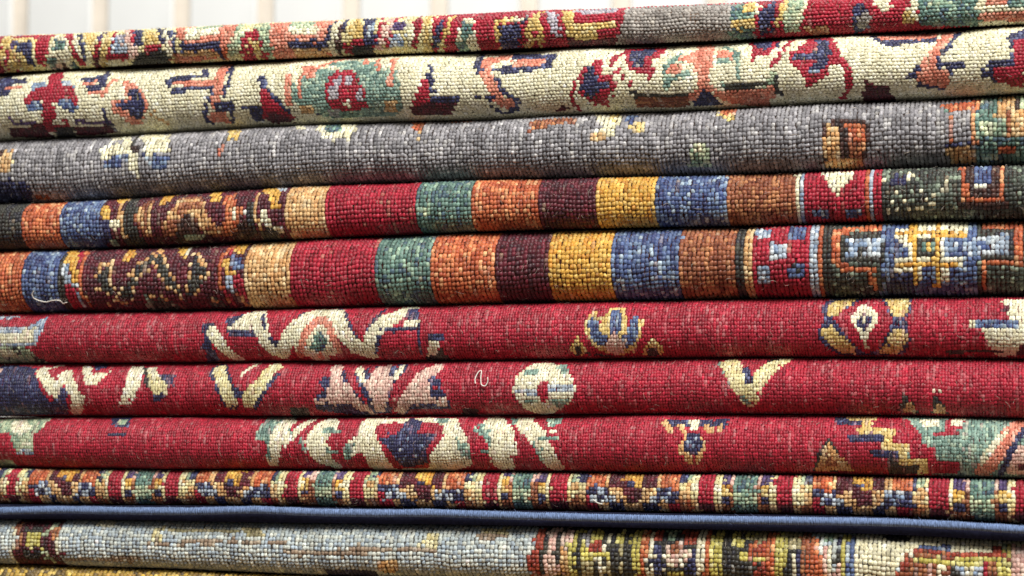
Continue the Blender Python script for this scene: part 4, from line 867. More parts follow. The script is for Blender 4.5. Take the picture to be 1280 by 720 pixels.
P K 13 216.6,12.7 217.0,12.7 217.4,12.7 217.4,12.0 217.0,12.0 216.6,12.0
P K 13 220.1,11.0 220.3,11.0 220.7,11.0 220.7,10.3 220.3,10.3 220.1,10.3
P K 13 221.3,9.8 221.7,9.8 221.9,9.8 221.9,9.1 221.5,9.1 221.3,9.1
B O 13 223.6,0 224.5,24
B L 13 224.5,0 225.6,24
B O 13 225.6,0 226.6,24
B K 13 226.6,0 229.5,24
B F 14 229.5,0 288.0,24
P O 14 229.1,17.8 229.9,19.2 240.4,21.6 240.7,18.2 230.8,17.3 230.6,10.6 239.0,10.3 239.2,9.1 231.0,9.1 229.5,10.6
L O 14 237.6,9.1 238.4,5.0 1.20,0
P K 14 231.0,16.8 241.1,18.0 241.3,10.6 230.8,10.8
P L 14 231.8,15.6 239.8,16.1 240.0,11.8 232.0,12.0
P K 14 233.2,14.6 233.0,14.6 233.0,14.4 233.0,14.4 232.8,14.4 232.6,14.4 232.6,14.4 232.4,14.6 232.4,14.6 232.4,14.9 232.6,14.9 232.6,15.1 232.8,15.1 232.8,15.1 233.0,14.9 233.0,14.9
P K 14 234.5,14.9 234.5,14.6 234.5,14.6 234.3,14.6 234.1,14.6 234.1,14.6 233.9,14.6 233.9,14.6 233.7,14.9 233.9,15.1 233.9,15.1 234.1,15.1 234.1,15.1 234.3,15.1 234.3,15.1 234.5,14.9
P K 14 235.7,14.9 235.7,14.9 235.7,14.6 235.5,14.6 235.5,14.6 235.3,14.6 235.3,14.6 235.1,14.9 235.1,14.9 235.1,15.1 235.1,15.1 235.3,15.4 235.5,15.4 235.5,15.4 235.7,15.1 235.7,15.1
P K 14 237.2,15.1 237.2,14.9 236.9,14.9 236.9,14.9 236.7,14.9 236.7,14.9 236.5,14.9 236.5,14.9 236.3,15.1 236.5,15.4 236.5,15.4 236.5,15.4 236.7,15.4 236.9,15.4 236.9,15.4 237.2,15.1
P K 14 233.2,13.4 233.2,13.4 233.0,13.2 233.0,13.2 232.8,13.2 232.6,13.2 232.6,13.2 232.4,13.4 232.4,13.4 232.4,13.7 232.6,13.7 232.6,13.7 232.8,13.9 233.0,13.9 233.0,13.7 233.2,13.7
P K 14 234.5,13.7 234.5,13.4 234.5,13.4 234.3,13.2 234.1,13.2 234.1,13.2 233.9,13.4 233.9,13.4 233.9,13.7 233.9,13.7 233.9,13.9 234.1,13.9 234.1,13.9 234.3,13.9 234.5,13.9 234.5,13.7
P K 14 235.9,13.7 235.9,13.4 235.7,13.4 235.7,13.4 235.5,13.4 235.3,13.4 235.3,13.4 235.1,13.4 235.1,13.7 235.1,13.7 235.3,13.9 235.3,13.9 235.5,13.9 235.7,13.9 235.7,13.9 235.9,13.7
P K 14 237.2,13.7 237.2,13.7 237.2,13.4 236.9,13.4 236.7,13.4 236.7,13.4 236.5,13.4 236.5,13.7 236.5,13.7 236.5,13.9 236.5,13.9 236.7,13.9 236.7,13.9 236.9,13.9 237.2,13.9 237.2,13.9
P K 14 234.5,12.5 234.5,12.5 234.5,12.2 234.3,12.2 234.1,12.2 234.1,12.2 233.9,12.2 233.9,12.5 233.9,12.5 233.9,12.7 233.9,12.7 234.1,12.7 234.1,12.7 234.3,12.7 234.5,12.7 234.5,12.7
P K 14 235.9,12.5 235.9,12.2 235.7,12.2 235.7,12.2 235.5,12.2 235.3,12.2 235.3,12.2 235.1,12.2 235.1,12.5 235.1,12.5 235.3,12.7 235.3,12.7 235.5,12.7 235.7,12.7 235.7,12.7 235.9,12.5
P B 14 240.0,21.1 261.0,24.0 261.6,12.0 260.8,0.0 239.0,0.0 240.7,12.2
P N 14 241.7,9.1 246.8,9.1 247.0,0.0 240.9,0.0
P W 14 243.1,18.7 246.6,19.4 246.4,24.0 259.0,24.0 258.6,15.6 254.4,15.6 254.4,12.0 257.9,11.8 257.5,10.1 255.1,9.8 254.7,7.0 246.8,6.5 246.8,8.9 242.9,9.4 242.7,12.2 245.6,12.5 245.6,14.4 243.1,15.8
P Y 14 243.3,18.0 250.9,18.0 258.4,17.8 258.6,16.3 250.9,16.6 243.3,16.6
P Y 14 246.4,24.0 247.0,24.0 247.9,24.0 248.1,6.5 247.4,6.5 246.6,6.5
P Y 14 251.4,24.0 252.2,24.0 253.2,21.8 253.2,5.3 252.4,5.0 251.4,5.0
P Y 14 243.1,11.5 250.3,11.5 257.5,11.5 257.5,10.3 250.3,10.3 242.9,10.3
P W 14 247.9,24.0 251.4,24.0 251.8,18.0 248.3,18.0
P K 14 248.1,16.3 252.2,16.3 252.4,12.0 248.3,12.0
P T 14 248.9,15.4 251.6,15.4 251.6,12.7 248.9,12.7
P Y 14 249.7,14.6 250.3,14.6 250.7,14.6 250.7,13.2 250.3,13.2 249.7,13.2
P B 14 245.6,14.4 244.4,14.4 243.1,14.2 243.1,13.0 244.4,13.0 245.6,13.0
P B 14 249.1,9.8 250.3,9.8 251.8,9.8 251.4,5.0 250.1,5.0 248.9,5.3
P W 14 248.3,9.8 248.7,9.8 249.1,9.8 249.1,7.0 248.7,7.0 248.1,7.0
P O 14 262.3,20.4 271.3,24.0 271.3,10.1 261.9,9.6 262.1,10.8 269.3,11.3 269.5,18.0 262.5,18.0
P K 14 262.5,17.8 269.3,18.2 269.3,11.0 262.3,11.0
L O 14 262.3,9.8 262.7,4.3 1.20,0
P L 14 254.4,15.1 261.2,15.6 267.8,16.8 267.8,12.5 261.2,12.0 254.4,13.4
P B 14 256.5,14.4 256.5,14.2 256.3,14.2 256.3,14.2 256.1,13.9 256.1,14.2 255.9,14.2 255.9,14.2 255.7,14.4 255.9,14.4 255.9,14.6 255.9,14.6 256.1,14.6 256.3,14.6 256.3,14.6 256.5,14.4
P B 14 257.7,14.4 257.7,14.2 257.7,14.2 257.5,14.2 257.3,13.9 257.3,14.2 257.1,14.2 257.1,14.2 257.1,14.4 257.1,14.4 257.1,14.6 257.3,14.6 257.3,14.6 257.5,14.6 257.7,14.6 257.7,14.4
P B 14 259.0,14.4 259.0,14.4 259.0,14.2 258.8,14.2 258.8,14.2 258.6,14.2 258.6,14.2 258.4,14.4 258.4,14.4 258.4,14.6 258.6,14.6 258.6,14.9 258.8,14.9 258.8,14.9 259.0,14.6 259.0,14.6
P B 14 260.4,14.6 260.4,14.4 260.2,14.4 260.2,14.2 260.0,14.2 259.8,14.2 259.8,14.4 259.6,14.4 259.6,14.6 259.6,14.6 259.8,14.9 259.8,14.9 260.0,14.9 260.2,14.9 260.2,14.9 260.4,14.6
P B 14 261.6,14.6 261.6,14.4 261.6,14.4 261.4,14.4 261.2,14.4 261.2,14.4 261.0,14.4 261.0,14.4 261.0,14.6 261.0,14.6 261.0,14.9 261.2,14.9 261.2,14.9 261.4,14.9 261.6,14.9 261.6,14.6
P B 14 262.9,14.6 262.9,14.6 262.9,14.4 262.7,14.4 262.7,14.4 262.5,14.4 262.3,14.4 262.3,14.6 262.3,14.6 262.3,14.9 262.3,14.9 262.5,15.1 262.7,15.1 262.7,15.1 262.9,14.9 262.9,14.9
P B 14 264.3,14.6 264.1,14.6 264.1,14.4 264.1,14.4 263.9,14.4 263.7,14.4 263.7,14.4 263.5,14.6 263.5,14.6 263.5,14.9 263.7,14.9 263.7,15.1 263.9,15.1 264.1,14.9 264.1,14.9 264.1,14.9
P B 14 265.6,14.9 265.6,14.6 265.4,14.6 265.4,14.4 265.1,14.4 265.1,14.4 264.9,14.6 264.9,14.6 264.9,14.6 264.9,14.9 264.9,14.9 265.1,15.1 265.1,15.1 265.4,15.1 265.4,15.1 265.6,14.9
P B 14 257.7,13.7 257.7,13.4 257.7,13.4 257.5,13.2 257.3,13.2 257.3,13.2 257.1,13.4 257.1,13.4 257.1,13.7 257.1,13.7 257.1,13.7 257.3,13.9 257.3,13.9 257.5,13.9 257.7,13.7 257.7,13.7
P B 14 260.4,13.4 260.4,13.2 260.2,13.2 260.2,13.2 260.0,13.0 259.8,13.2 259.8,13.2 259.8,13.2 259.6,13.4 259.8,13.4 259.8,13.7 259.8,13.7 260.0,13.7 260.2,13.7 260.2,13.7 260.4,13.4
P B 14 262.9,13.7 262.9,13.4 262.9,13.4 262.7,13.2 262.7,13.2 262.5,13.2 262.3,13.4 262.3,13.4 262.3,13.7 262.3,13.7 262.3,13.9 262.5,13.9 262.7,13.9 262.7,13.9 262.9,13.7 262.9,13.7
P B 14 264.3,13.4 264.1,13.4 264.1,13.2 264.1,13.2 263.9,13.2 263.7,13.2 263.7,13.2 263.5,13.4 263.5,13.4 263.5,13.7 263.7,13.7 263.7,13.9 263.9,13.9 264.1,13.7 264.1,13.7 264.1,13.7
P B 14 265.6,13.7 265.6,13.7 265.4,13.4 265.4,13.4 265.1,13.4 265.1,13.4 264.9,13.4 264.9,13.7 264.9,13.7 264.9,13.9 264.9,13.9 265.1,13.9 265.1,13.9 265.4,13.9 265.4,13.9 265.6,13.9
P B 14 266.8,15.1 266.8,14.9 266.8,14.9 266.6,14.9 266.4,14.9 266.4,14.9 266.2,14.9 266.2,14.9 266.2,15.1 266.2,15.4 266.2,15.4 266.4,15.4 266.4,15.4 266.6,15.4 266.8,15.4 266.8,15.4
"""),
dict(
    seed=106,
    lower=[(-459.7, -45.41), (-438.6, -45.51), (-417.6, -45.61), (-396.5, -45.71), (-375.4, -45.81), (-354.4, -45.91), (-333.3, -46.01), (-312.2, -46.11), (-291.1, -46.18), (-270.1, -46.2), (-249.0, -46.14), (-227.9, -46.03), (-206.9, -45.89), (-185.8, -45.78), (-164.7, -45.71), (-143.7, -45.67), (-122.6, -45.64), (-101.5, -45.63), (-80.5, -45.61), (-59.4, -45.59), (-38.3, -45.57), (-17.3, -45.53), (3.8, -45.46), (24.9, -45.35), (45.9, -45.21), (67.0, -45.07), (88.1, -44.92), (109.1, -44.78), (130.2, -44.66), (151.3, -44.6), (172.3, -44.65), (193.4, -44.81), (214.5, -45.05), (235.5, -45.34), (256.6, -45.67), (277.7, -46.03), (298.7, -46.4), (319.8, -46.76), (340.9, -47.11), (361.9, -47.44), (383.0, -47.77)],
    upper=[(-460.3, -11.28), (-439.2, -11.28), (-418.1, -11.29), (-397.0, -11.29), (-375.9, -11.29), (-354.8, -11.3), (-333.7, -11.3), (-312.6, -11.31), (-291.5, -11.3), (-270.4, -11.26), (-249.3, -11.18), (-228.2, -11.08), (-207.1, -10.95), (-186.0, -10.81), (-164.9, -10.63), (-143.9, -10.41), (-122.8, -10.18), (-101.7, -9.94), (-80.6, -9.7), (-59.5, -9.46), (-38.4, -9.22), (-17.3, -9.01), (3.8, -8.82), (24.9, -8.67), (46.0, -8.55), (67.1, -8.44), (88.2, -8.33), (109.3, -8.22), (130.4, -8.11), (151.5, -8.03), (172.6, -7.98), (193.7, -7.97), (214.8, -8.0), (235.9, -8.06), (257.0, -8.16), (278.1, -8.29), (299.2, -8.44), (320.3, -8.61), (341.4, -8.78), (362.5, -8.96), (383.6, -9.14)],
    mix=0.03,
    label='uppermost red rug, with a blue and gold flower and a gold medallion',
    field='R',
    knot_mm=(1.8, 2.5, 0.55),
    bulge=1.15,
    front=0,
    back=215,
    weft='6a1020',
    vary=0.14,
    hank=0.3,
    lint=0.16,
    lint_col='d9a0a0',
    fill=(1.02, 1.24),
    lean=0.0,
    span=(-423.5, 362.4),
    parts=[('field', ''), ('leaf_motif', 'pale blue and ivory leaf at the left end of the uppermost red rug'), ('leaf_motif', 'grey white curled leaf with navy edge, left of the arched blossom'), ('blossom_motif', 'large arched grey white and salmon blossom with navy edges'), ('flower_motif', 'blue three petalled flower edged in gold'), ('medallion_motif', 'gold and navy medallion with a white ringed heart'), ('leaf_motif', 'ivory leaf with a blue bar at the right end of the uppermost red rug')],
    threads=[],
    design="""
L L 1 23.1,19.2 39.0,20.5 1.59,0
P L 1 25.0,15.8 44.7,15.5 52.2,20.2 51.5,14.0 48.4,10.0 25.3,10.2
P W 1 25.3,14.5 43.1,14.5 48.7,16.0 47.5,11.0 25.6,11.2
P V 1 25.3,10.2 43.1,10.0 46.5,8.0 51.2,0.0 19.4,0.0
P K 1 40.6,9.5 40.6,9.3 40.3,9.0 40.0,8.8 39.4,8.8 39.0,8.8 38.7,9.0 38.7,9.3 38.7,9.5 38.7,9.8 39.0,10.0 39.7,10.2 40.0,10.2 40.3,10.0 40.6,10.0 40.6,9.8
P K 1 42.2,8.0 42.2,7.8 41.9,7.5 41.2,7.3 40.9,7.3 40.6,7.3 40.3,7.5 40.3,7.8 40.3,8.2 40.6,8.5 40.9,8.8 41.2,8.8 41.5,9.0 41.9,8.8 42.2,8.8 42.5,8.5
P K 1 36.5,5.5 36.2,5.0 35.9,4.8 35.3,4.5 34.7,4.2 34.4,4.2 34.4,4.8 34.4,5.2 34.7,5.8 35.0,6.0 35.3,6.2 35.9,6.8 36.2,6.8 36.5,6.5 36.9,6.5 36.9,6.0
P K 1 47.8,4.5 47.2,3.8 46.5,3.2 45.9,2.8 45.3,0.0 45.0,0.0 45.0,3.0 45.3,3.8 45.6,4.5 46.2,5.2 46.5,5.5 47.2,5.8 47.5,5.8 47.8,5.8 47.8,5.2 47.8,5.0
P K 1 50.0,4.0 49.4,3.2 48.7,2.8 48.1,0.0 47.5,0.0 47.2,0.0 47.5,3.0 47.8,3.8 48.1,4.2 48.4,4.8 48.7,5.0 49.4,5.5 49.7,5.5 50.3,5.5 50.3,5.0 50.3,4.8
P W 1 33.4,8.8 38.7,8.8 40.6,5.8 33.1,6.2
P N 2 115.3,16.0 121.2,15.8 121.5,13.2 119.3,13.5 120.3,9.0 121.5,3.0 114.3,0.0 117.1,7.5 115.0,8.2 115.9,10.2 117.4,10.8 116.5,13.5
L W 2 120.3,13.2 123.1,10.2 125.3,7.8 128.7,3.8 4.06,0
P N 2 124.9,18.0 129.9,19.2 135.3,23.0 139.0,12.3 126.8,12.3
P W 2 125.9,14.5 129.0,16.2 132.4,21.0 139.6,22.5 143.1,14.5 139.0,14.0
L W 2 136.2,20.0 139.9,13.5 143.1,9.8 147.1,6.5 4.59,0
L N 2 139.3,19.2 141.8,14.3 1.41,0
L N 2 144.0,11.2 146.8,9.5 1.59,0
L N 3 149.9,12.5 151.5,15.5 154.6,17.2 156.2,20.2 1.41,0
L N 3 169.0,21.5 174.6,14.8 177.4,10.5 179.3,8.8 1.59,0
L W 3 147.4,6.5 151.2,12.0 155.6,15.5 161.8,20.0 168.7,18.5 172.1,12.8 176.2,8.8 181.5,6.2 5.47,0
P W 3 152.7,11.5 163.7,17.2 170.9,8.5 168.1,5.2 152.7,5.5
L S 3 154.0,5.0 157.4,11.8 162.7,17.0 166.5,15.0 169.0,10.5 170.2,7.0 2.65,0
P T 3 162.7,13.8 165.9,10.8 165.2,7.0 158.7,7.8 161.2,11.2
P N 3 164.3,10.5 164.0,10.2 164.0,10.0 163.7,10.0 163.4,10.0 163.1,10.0 162.7,10.0 162.7,10.2 162.7,10.5 162.7,10.8 163.1,11.0 163.1,11.0 163.4,11.0 163.7,11.0 164.0,10.8 164.3,10.8
P N 3 164.9,8.2 164.9,8.2 164.6,8.0 164.3,7.8 164.0,7.8 163.7,7.8 163.7,8.0 163.4,8.2 163.4,8.2 163.7,8.8 163.7,8.8 164.0,9.0 164.3,9.0 164.6,9.0 164.9,8.8 164.9,8.5
P W 3 159.6,7.3 165.6,6.5 163.7,0.0 157.7,3.0
L S 3 162.4,6.5 161.8,3.2 1.59,0
L N 3 180.2,10.2 182.4,14.3 184.9,17.2 186.2,20.0 1.41,0
L W 3 181.2,7.3 183.0,11.5 186.8,15.0 191.5,17.8 196.2,21.3 4.94,0
P W 3 194.6,16.2 197.7,16.2 200.9,16.2 201.2,14.3 198.0,14.3 194.9,14.3
P N 3 188.0,14.3 200.5,14.3 200.5,12.8 188.0,13.0
P N 3 194.6,17.2 195.5,21.0 199.0,20.8 200.5,16.2 196.5,16.0
L N 3 200.9,14.3 200.2,5.8 1.23,0
L N 3 186.5,13.0 183.7,6.2 1.23,0
P N 3 204.3,12.5 210.2,12.3 209.9,10.2 204.3,10.2
P K 3 202.1,5.8 209.3,8.0 209.9,0.0 200.2,0.0
P W 3 204.3,10.2 208.0,10.2 207.1,5.8 202.1,4.2
P I 4 263.0,16.8 265.5,18.2 268.0,13.2 268.6,16.0 270.8,19.0 275.2,19.5 277.4,13.2 278.6,15.2 282.7,15.2 282.4,11.2 278.9,6.5 274.6,4.0 268.3,4.8 264.9,8.0 262.1,11.2 262.1,14.0
P R 4 266.1,18.0 268.3,17.2 268.3,13.8 266.8,14.0
P R 4 276.8,17.0 278.6,16.5 278.3,13.2 277.1,13.2
L B 4 264.9,13.8 266.4,10.5 268.6,9.3 3.53,0
P B 4 270.8,17.8 274.3,18.0 275.2,12.8 273.3,10.8 270.5,11.0
L B 4 279.6,13.8 278.9,11.0 276.4,9.0 3.70,0
P Q 4 269.6,9.0 272.7,12.0 275.8,8.2 275.2,5.5 271.8,4.0 268.9,6.2
P I 4 255.8,7.5 258.3,10.2 260.2,9.5 262.1,7.5 261.1,5.2 259.6,4.2 256.1,5.8
P K 4 258.3,8.2 259.6,8.2 260.5,8.2 259.3,3.8 258.3,3.8 257.1,3.5
P I 4 281.4,4.5 282.7,7.3 284.9,9.8 287.1,10.0 288.9,7.3 288.3,4.2
P K 4 283.9,7.3 285.5,7.5 287.4,7.5 286.1,3.0 284.3,2.8 282.7,3.0
L K 4 261.5,5.2 270.2,3.2 1.23,0
P N 5 343.9,18.2 347.4,25.0 358.9,25.0 373.6,25.0 374.2,16.8 372.3,14.5 373.0,12.3 373.6,9.3 371.1,4.0 361.7,3.0 354.8,3.0 348.9,3.5 343.0,9.3 343.0,11.8 345.2,13.8
P R 5 349.2,15.2 354.8,18.5 358.9,25.0 363.9,21.3 366.4,16.5 368.0,14.0 366.4,11.2 363.6,6.8 358.9,3.5 355.5,7.3 351.7,10.8 348.9,13.2
P I 5 345.5,18.0 348.9,21.0 356.7,25.0 354.2,18.8 349.8,15.5 345.8,15.5
P I 5 364.5,22.2 372.7,23.0 373.0,17.2 371.7,15.0 368.3,15.0 366.4,17.8
P I 5 343.3,11.2 347.7,12.8 351.7,9.3 355.5,6.8 355.2,3.2 350.5,4.2 345.2,8.8
P I 5 369.2,12.5 373.3,10.8 372.3,8.8 368.6,4.0 362.3,4.0 365.8,8.8
P R 5 348.3,15.2 349.5,15.2 350.5,15.2 350.5,13.0 349.5,13.0 348.6,13.0
P R 5 365.8,15.0 367.0,15.0 368.3,15.0 368.3,12.8 367.0,12.8 365.8,12.8
P W 5 358.3,19.5 361.4,16.8 363.0,14.0 361.4,11.8 358.6,8.0 360.2,6.5 358.0,6.5 357.3,10.2 355.2,12.3 353.3,14.0 355.8,16.8
P N 5 357.3,15.8 360.5,15.2 360.8,13.0 358.6,11.2 356.1,12.5
P W 5 358.0,14.0 358.6,14.0 359.2,14.0 359.2,13.2 358.6,13.2 358.0,13.2
P L 5 369.2,14.3 369.8,14.3 370.8,14.3 370.8,13.0 369.8,13.0 369.2,13.0
P W 6 403.0,20.2 407.9,21.5 437.0,21.0 437.0,8.2 407.6,3.8 402.0,3.2 398.9,8.5 397.0,11.8 408.9,11.8 405.8,14.0
P B 6 394.5,13.8 408.6,14.5 408.9,12.0 395.1,12.0
P W 6 393.3,13.8 394.2,13.8 394.8,13.8 394.8,12.5 394.2,12.5 393.3,12.5
L K 6 386.1,5.2 403.0,5.5 1.59,0
P M 6 409.2,8.0 437.0,8.0 437.0,3.5 407.9,3.8
P M 6 403.6,18.0 405.8,18.0 405.5,15.5 403.3,16.0
"""),
dict(
    seed=107,
    lower=[(-459.0, -82.7), (-437.9, -82.66), (-416.9, -82.61), (-395.9, -82.56), (-374.8, -82.51), (-353.8, -82.46), (-332.8, -82.41), (-311.7, -82.37), (-290.7, -82.32), (-269.7, -82.27), (-248.6, -82.22), (-227.6, -82.17), (-206.6, -82.13), (-185.5, -82.08), (-164.5, -82.03), (-143.5, -81.98), (-122.4, -81.92), (-101.4, -81.83), (-80.3, -81.67), (-59.3, -81.43), (-38.3, -81.16), (-17.2, -80.88), (3.8, -80.64), (24.8, -80.44), (45.9, -80.26), (66.9, -80.11), (87.9, -80.0), (109.0, -79.92), (130.0, -79.89), (151.0, -79.9), (172.1, -79.99), (193.1, -80.16), (214.2, -80.39), (235.2, -80.68), (256.2, -81.06), (277.3, -81.51), (298.3, -81.97), (319.3, -82.41), (340.4, -82.82), (361.4, -83.2), (382.4, -83.58)],
    upper=[(-459.7, -45.41), (-438.6, -45.51), (-417.6, -45.61), (-396.5, -45.71), (-375.4, -45.81), (-354.4, -45.91), (-333.3, -46.01), (-312.2, -46.11), (-291.1, -46.18), (-270.1, -46.2), (-249.0, -46.14), (-227.9, -46.03), (-206.9, -45.89), (-185.8, -45.78), (-164.7, -45.71), (-143.7, -45.67), (-122.6, -45.64), (-101.5, -45.63), (-80.5, -45.61), (-59.4, -45.59), (-38.3, -45.57), (-17.3, -45.53), (3.8, -45.46), (24.9, -45.35), (45.9, -45.21), (67.0, -45.07), (88.1, -44.92), (109.1, -44.78), (130.2, -44.66), (151.3, -44.6), (172.3, -44.65), (193.4, -44.81), (214.5, -45.05), (235.5, -45.34), (256.6, -45.67), (277.7, -46.03), (298.7, -46.4), (319.8, -46.76), (340.9, -47.11), (361.9, -47.44), (383.0, -47.77)],
    mix=0.03,
    label='middle red rug, with a pink blossom and a round ivory rosette',
    field='R',
    knot_mm=(1.8, 2.5, 0.55),
    bulge=1.15,
    front=1,
    back=220,
    weft='6a1020',
    vary=0.14,
    hank=0.3,
    lint=0.13,
    lint_col='d9a0a0',
    fill=(1.02, 1.24),
    lean=0.0,
    span=(-431.6, 363.8),
    parts=[('field', ''), ('corner_motif', 'navy corner with a jagged ivory edge'), ('leaf_motif', 'small ivory hooked leaf'), ('leaf_motif', 'slanting grey ivory and cream leaf with navy tip'), ('v_motif', 'ivory V shaped leaf pair with navy edges'), ('blossom_motif', 'pale pink three branched blossom outlined in navy'), ('rosette_motif', 'round ivory rosette with a red eye'), ('v_motif', 'ivory V shaped leaf standing alone on red'), ('triangle_motif', 'pair of small gold and black triangles at the lower crease')],
    threads=[[(226.5, 13.5), (226.2, 14.8), (227.2, 16.8), (228.4, 17.2), (228.4, 15.0), (228.7, 13.2), (230.3, 12.8), (231.3, 14.0), (231.0, 15.2)]],
    design="""
P N 1 9.8,18.8 39.5,22.0 51.5,20.2 52.4,17.0 55.9,13.0 59.7,9.3 65.7,7.3 64.1,3.5 7.3,0.0
P N 1 61.3,13.0 67.3,13.0 65.1,4.8 60.7,6.2
L W 1 54.3,18.5 59.1,14.0 61.6,12.3 65.4,17.2 69.2,12.0 71.1,9.3 67.9,4.8 4.06,0
L W 1 55.3,18.5 61.0,21.8 1.23,0
P Q 1 8.8,20.2 37.0,20.5 37.3,18.5 10.4,18.0
P W 2 69.5,22.0 73.6,21.0 76.1,17.2 82.1,18.5 84.4,19.8 78.7,14.0 74.2,13.5
P N 2 73.6,22.2 78.4,25.0 80.2,19.8 76.5,19.2
P W 3 90.4,21.0 95.1,21.3 96.4,14.8 92.3,8.2 86.9,7.5 89.7,13.0
P N 3 103.3,16.8 110.6,16.8 108.1,14.0 105.8,9.8 100.8,8.8 100.5,11.2 105.8,13.0
P J 3 95.7,19.5 100.2,20.2 103.0,15.8 107.4,14.0 106.8,11.2 101.7,10.8 97.9,15.2
P W 3 97.0,20.0 100.2,20.2 103.0,15.8 100.8,15.0
L K 3 96.0,19.5 98.6,14.0 1.20,0
L N 4 126.1,18.5 129.5,14.0 132.1,9.5 6.70,0
L J 4 126.4,18.8 129.5,14.0 132.4,8.8 4.76,0
P N 4 133.6,12.8 138.7,12.3 138.4,10.2 134.6,9.5
L N 4 141.9,7.0 146.9,12.8 151.3,16.5 1.41,0
L J 4 139.0,9.3 145.3,14.5 148.8,20.0 4.76,0
L W 4 136.8,16.8 139.3,20.0 141.2,22.5 1.41,0
P K 0 154.8,6.5 162.4,7.0 160.2,0.0 153.2,0.0
P K 0 219.9,5.5 226.2,5.8 224.3,0.0 218.0,0.0
P N 5 166.8,15.2 170.9,16.2 170.6,20.0 175.3,18.8 178.2,13.8 182.3,10.5 184.8,7.0 185.8,0.0 164.9,6.2 165.6,11.2 169.7,11.8
L Q 5 172.5,19.0 173.8,14.3 172.8,10.2 4.41,0
P Q 5 169.3,12.8 179.1,13.0 179.1,8.2 164.9,8.2 165.2,10.2 169.7,10.5
L Q 5 177.6,12.5 180.7,8.0 185.5,4.8 3.53,0
P N 5 179.8,17.2 184.5,18.8 189.9,20.2 199.4,20.8 197.8,14.3 193.7,10.5 193.4,3.8 186.4,3.5 184.2,10.5 181.3,14.3
P R 5 184.5,19.0 187.7,20.2 186.1,16.0
P Q 5 182.3,14.8 185.5,15.2 188.0,19.5 192.7,21.0 193.0,16.0 196.2,15.5 193.4,11.5 190.5,4.5 187.0,4.8 185.8,11.8
L W 5 181.3,18.5 183.2,15.2 2.47,0
L W 5 197.5,20.0 195.6,15.8 2.12,0
L R 5 199.0,16.5 195.6,12.3 193.7,8.2 1.94,0
P N 5 203.5,16.5 208.2,15.8 212.9,15.2 212.9,13.2 210.4,12.5 214.8,11.2 216.4,7.3 214.8,5.5 200.9,5.8 196.8,3.0 193.0,3.0 200.6,10.5
L Q 5 210.7,19.0 205.4,15.5 201.9,11.0 196.5,5.5 4.23,0
P Q 5 202.2,14.5 207.6,14.8 209.2,12.5 209.2,10.5 215.8,9.3 214.8,7.3 201.9,8.0
P W 6 262.9,12.3 261.9,9.5 258.8,6.8 254.3,3.8 249.3,0.0 245.5,3.8 243.0,7.0 241.1,9.8 240.1,12.3 241.1,15.0 243.0,17.8 245.8,20.5 249.9,21.5 254.6,20.2 259.1,17.5 261.9,15.0
P L 6 241.1,12.3 245.2,12.3 249.3,12.3 249.0,10.5 245.2,10.5 241.1,10.8
P t 6 243.6,18.2 248.6,18.2 248.6,16.5 243.9,16.2
P t 6 255.0,20.5 258.8,19.8 260.7,16.0 257.2,16.5
P L 6 253.1,13.0 257.5,13.0 261.6,13.0 261.6,11.5 257.5,11.5 253.1,11.5
P t 6 253.1,9.5 260.0,9.0 257.8,6.0 253.1,7.0
P R 6 249.6,14.3 252.8,14.5 253.1,9.0 250.5,8.0 249.3,10.2
P t 6 244.2,9.0 246.7,9.0 249.3,9.0 249.0,7.8 246.4,7.8 243.9,7.8
L t 7 313.4,20.2 317.5,13.5 321.6,9.5 2.29,0
L J 7 316.3,19.8 320.0,14.3 323.8,9.3 6.35,0
L J 7 330.5,18.0 326.4,13.0 323.8,9.5 4.94,0
P N 7 321.3,17.8 322.9,18.0 324.8,15.0 324.5,13.0 321.9,13.2
L t 7 320.4,9.8 323.5,7.5 1.23,0
L J 7 328.6,16.0 331.4,17.8 335.8,23.0 4.41,0
L K 7 329.5,20.2 332.1,21.8 1.23,0
P K 8 372.8,4.8 375.7,11.0 378.5,8.5 380.1,2.8
P C 8 374.4,4.0 376.3,7.8 379.1,7.3 379.4,3.2
P K 8 384.2,4.0 385.8,10.8 388.3,8.2 390.2,3.5
P C 8 384.8,4.0 386.1,8.5 388.3,7.5 389.2,4.0
P W 8 385.8,11.5 385.8,11.2 385.8,11.0 385.4,11.0 385.1,11.0 385.1,11.0 384.8,11.0 384.8,11.2 384.8,11.5 384.8,11.5 384.8,11.8 385.1,11.8 385.1,11.8 385.4,11.8 385.8,11.8 385.8,11.5
P W 8 387.7,11.5 387.7,11.2 387.7,11.0 387.3,11.0 387.3,11.0 387.0,11.0 386.7,11.0 386.7,11.2 386.7,11.5 386.7,11.5 386.7,11.8 387.0,11.8 387.3,11.8 387.3,11.8 387.7,11.8 387.7,11.5
"""),
dict(
    seed=108,
    lower=[(-458.3, -117.18), (-437.3, -117.23), (-416.3, -117.28), (-395.3, -117.32), (-374.3, -117.37), (-353.3, -117.41), (-332.3, -117.46), (-311.3, -117.5), (-290.3, -117.53), (-269.3, -117.54), (-248.3, -117.51), (-227.3, -117.45), (-206.3, -117.37), (-185.3, -117.3), (-164.3, -117.22), (-143.2, -117.15), (-122.2, -117.08), (-101.2, -117.0), (-80.2, -116.93), (-59.2, -116.85), (-38.2, -116.78), (-17.2, -116.73), (3.8, -116.71), (24.8, -116.73), (45.8, -116.77), (66.8, -116.79), (87.8, -116.79), (108.8, -116.75), (129.8, -116.7), (150.8, -116.68), (171.8, -116.73), (192.8, -116.86), (213.8, -117.03), (234.8, -117.21), (255.9, -117.4), (276.9, -117.58), (297.9, -117.75), (318.9, -117.9), (339.9, -118.03), (360.9, -118.14), (381.9, -118.24)],
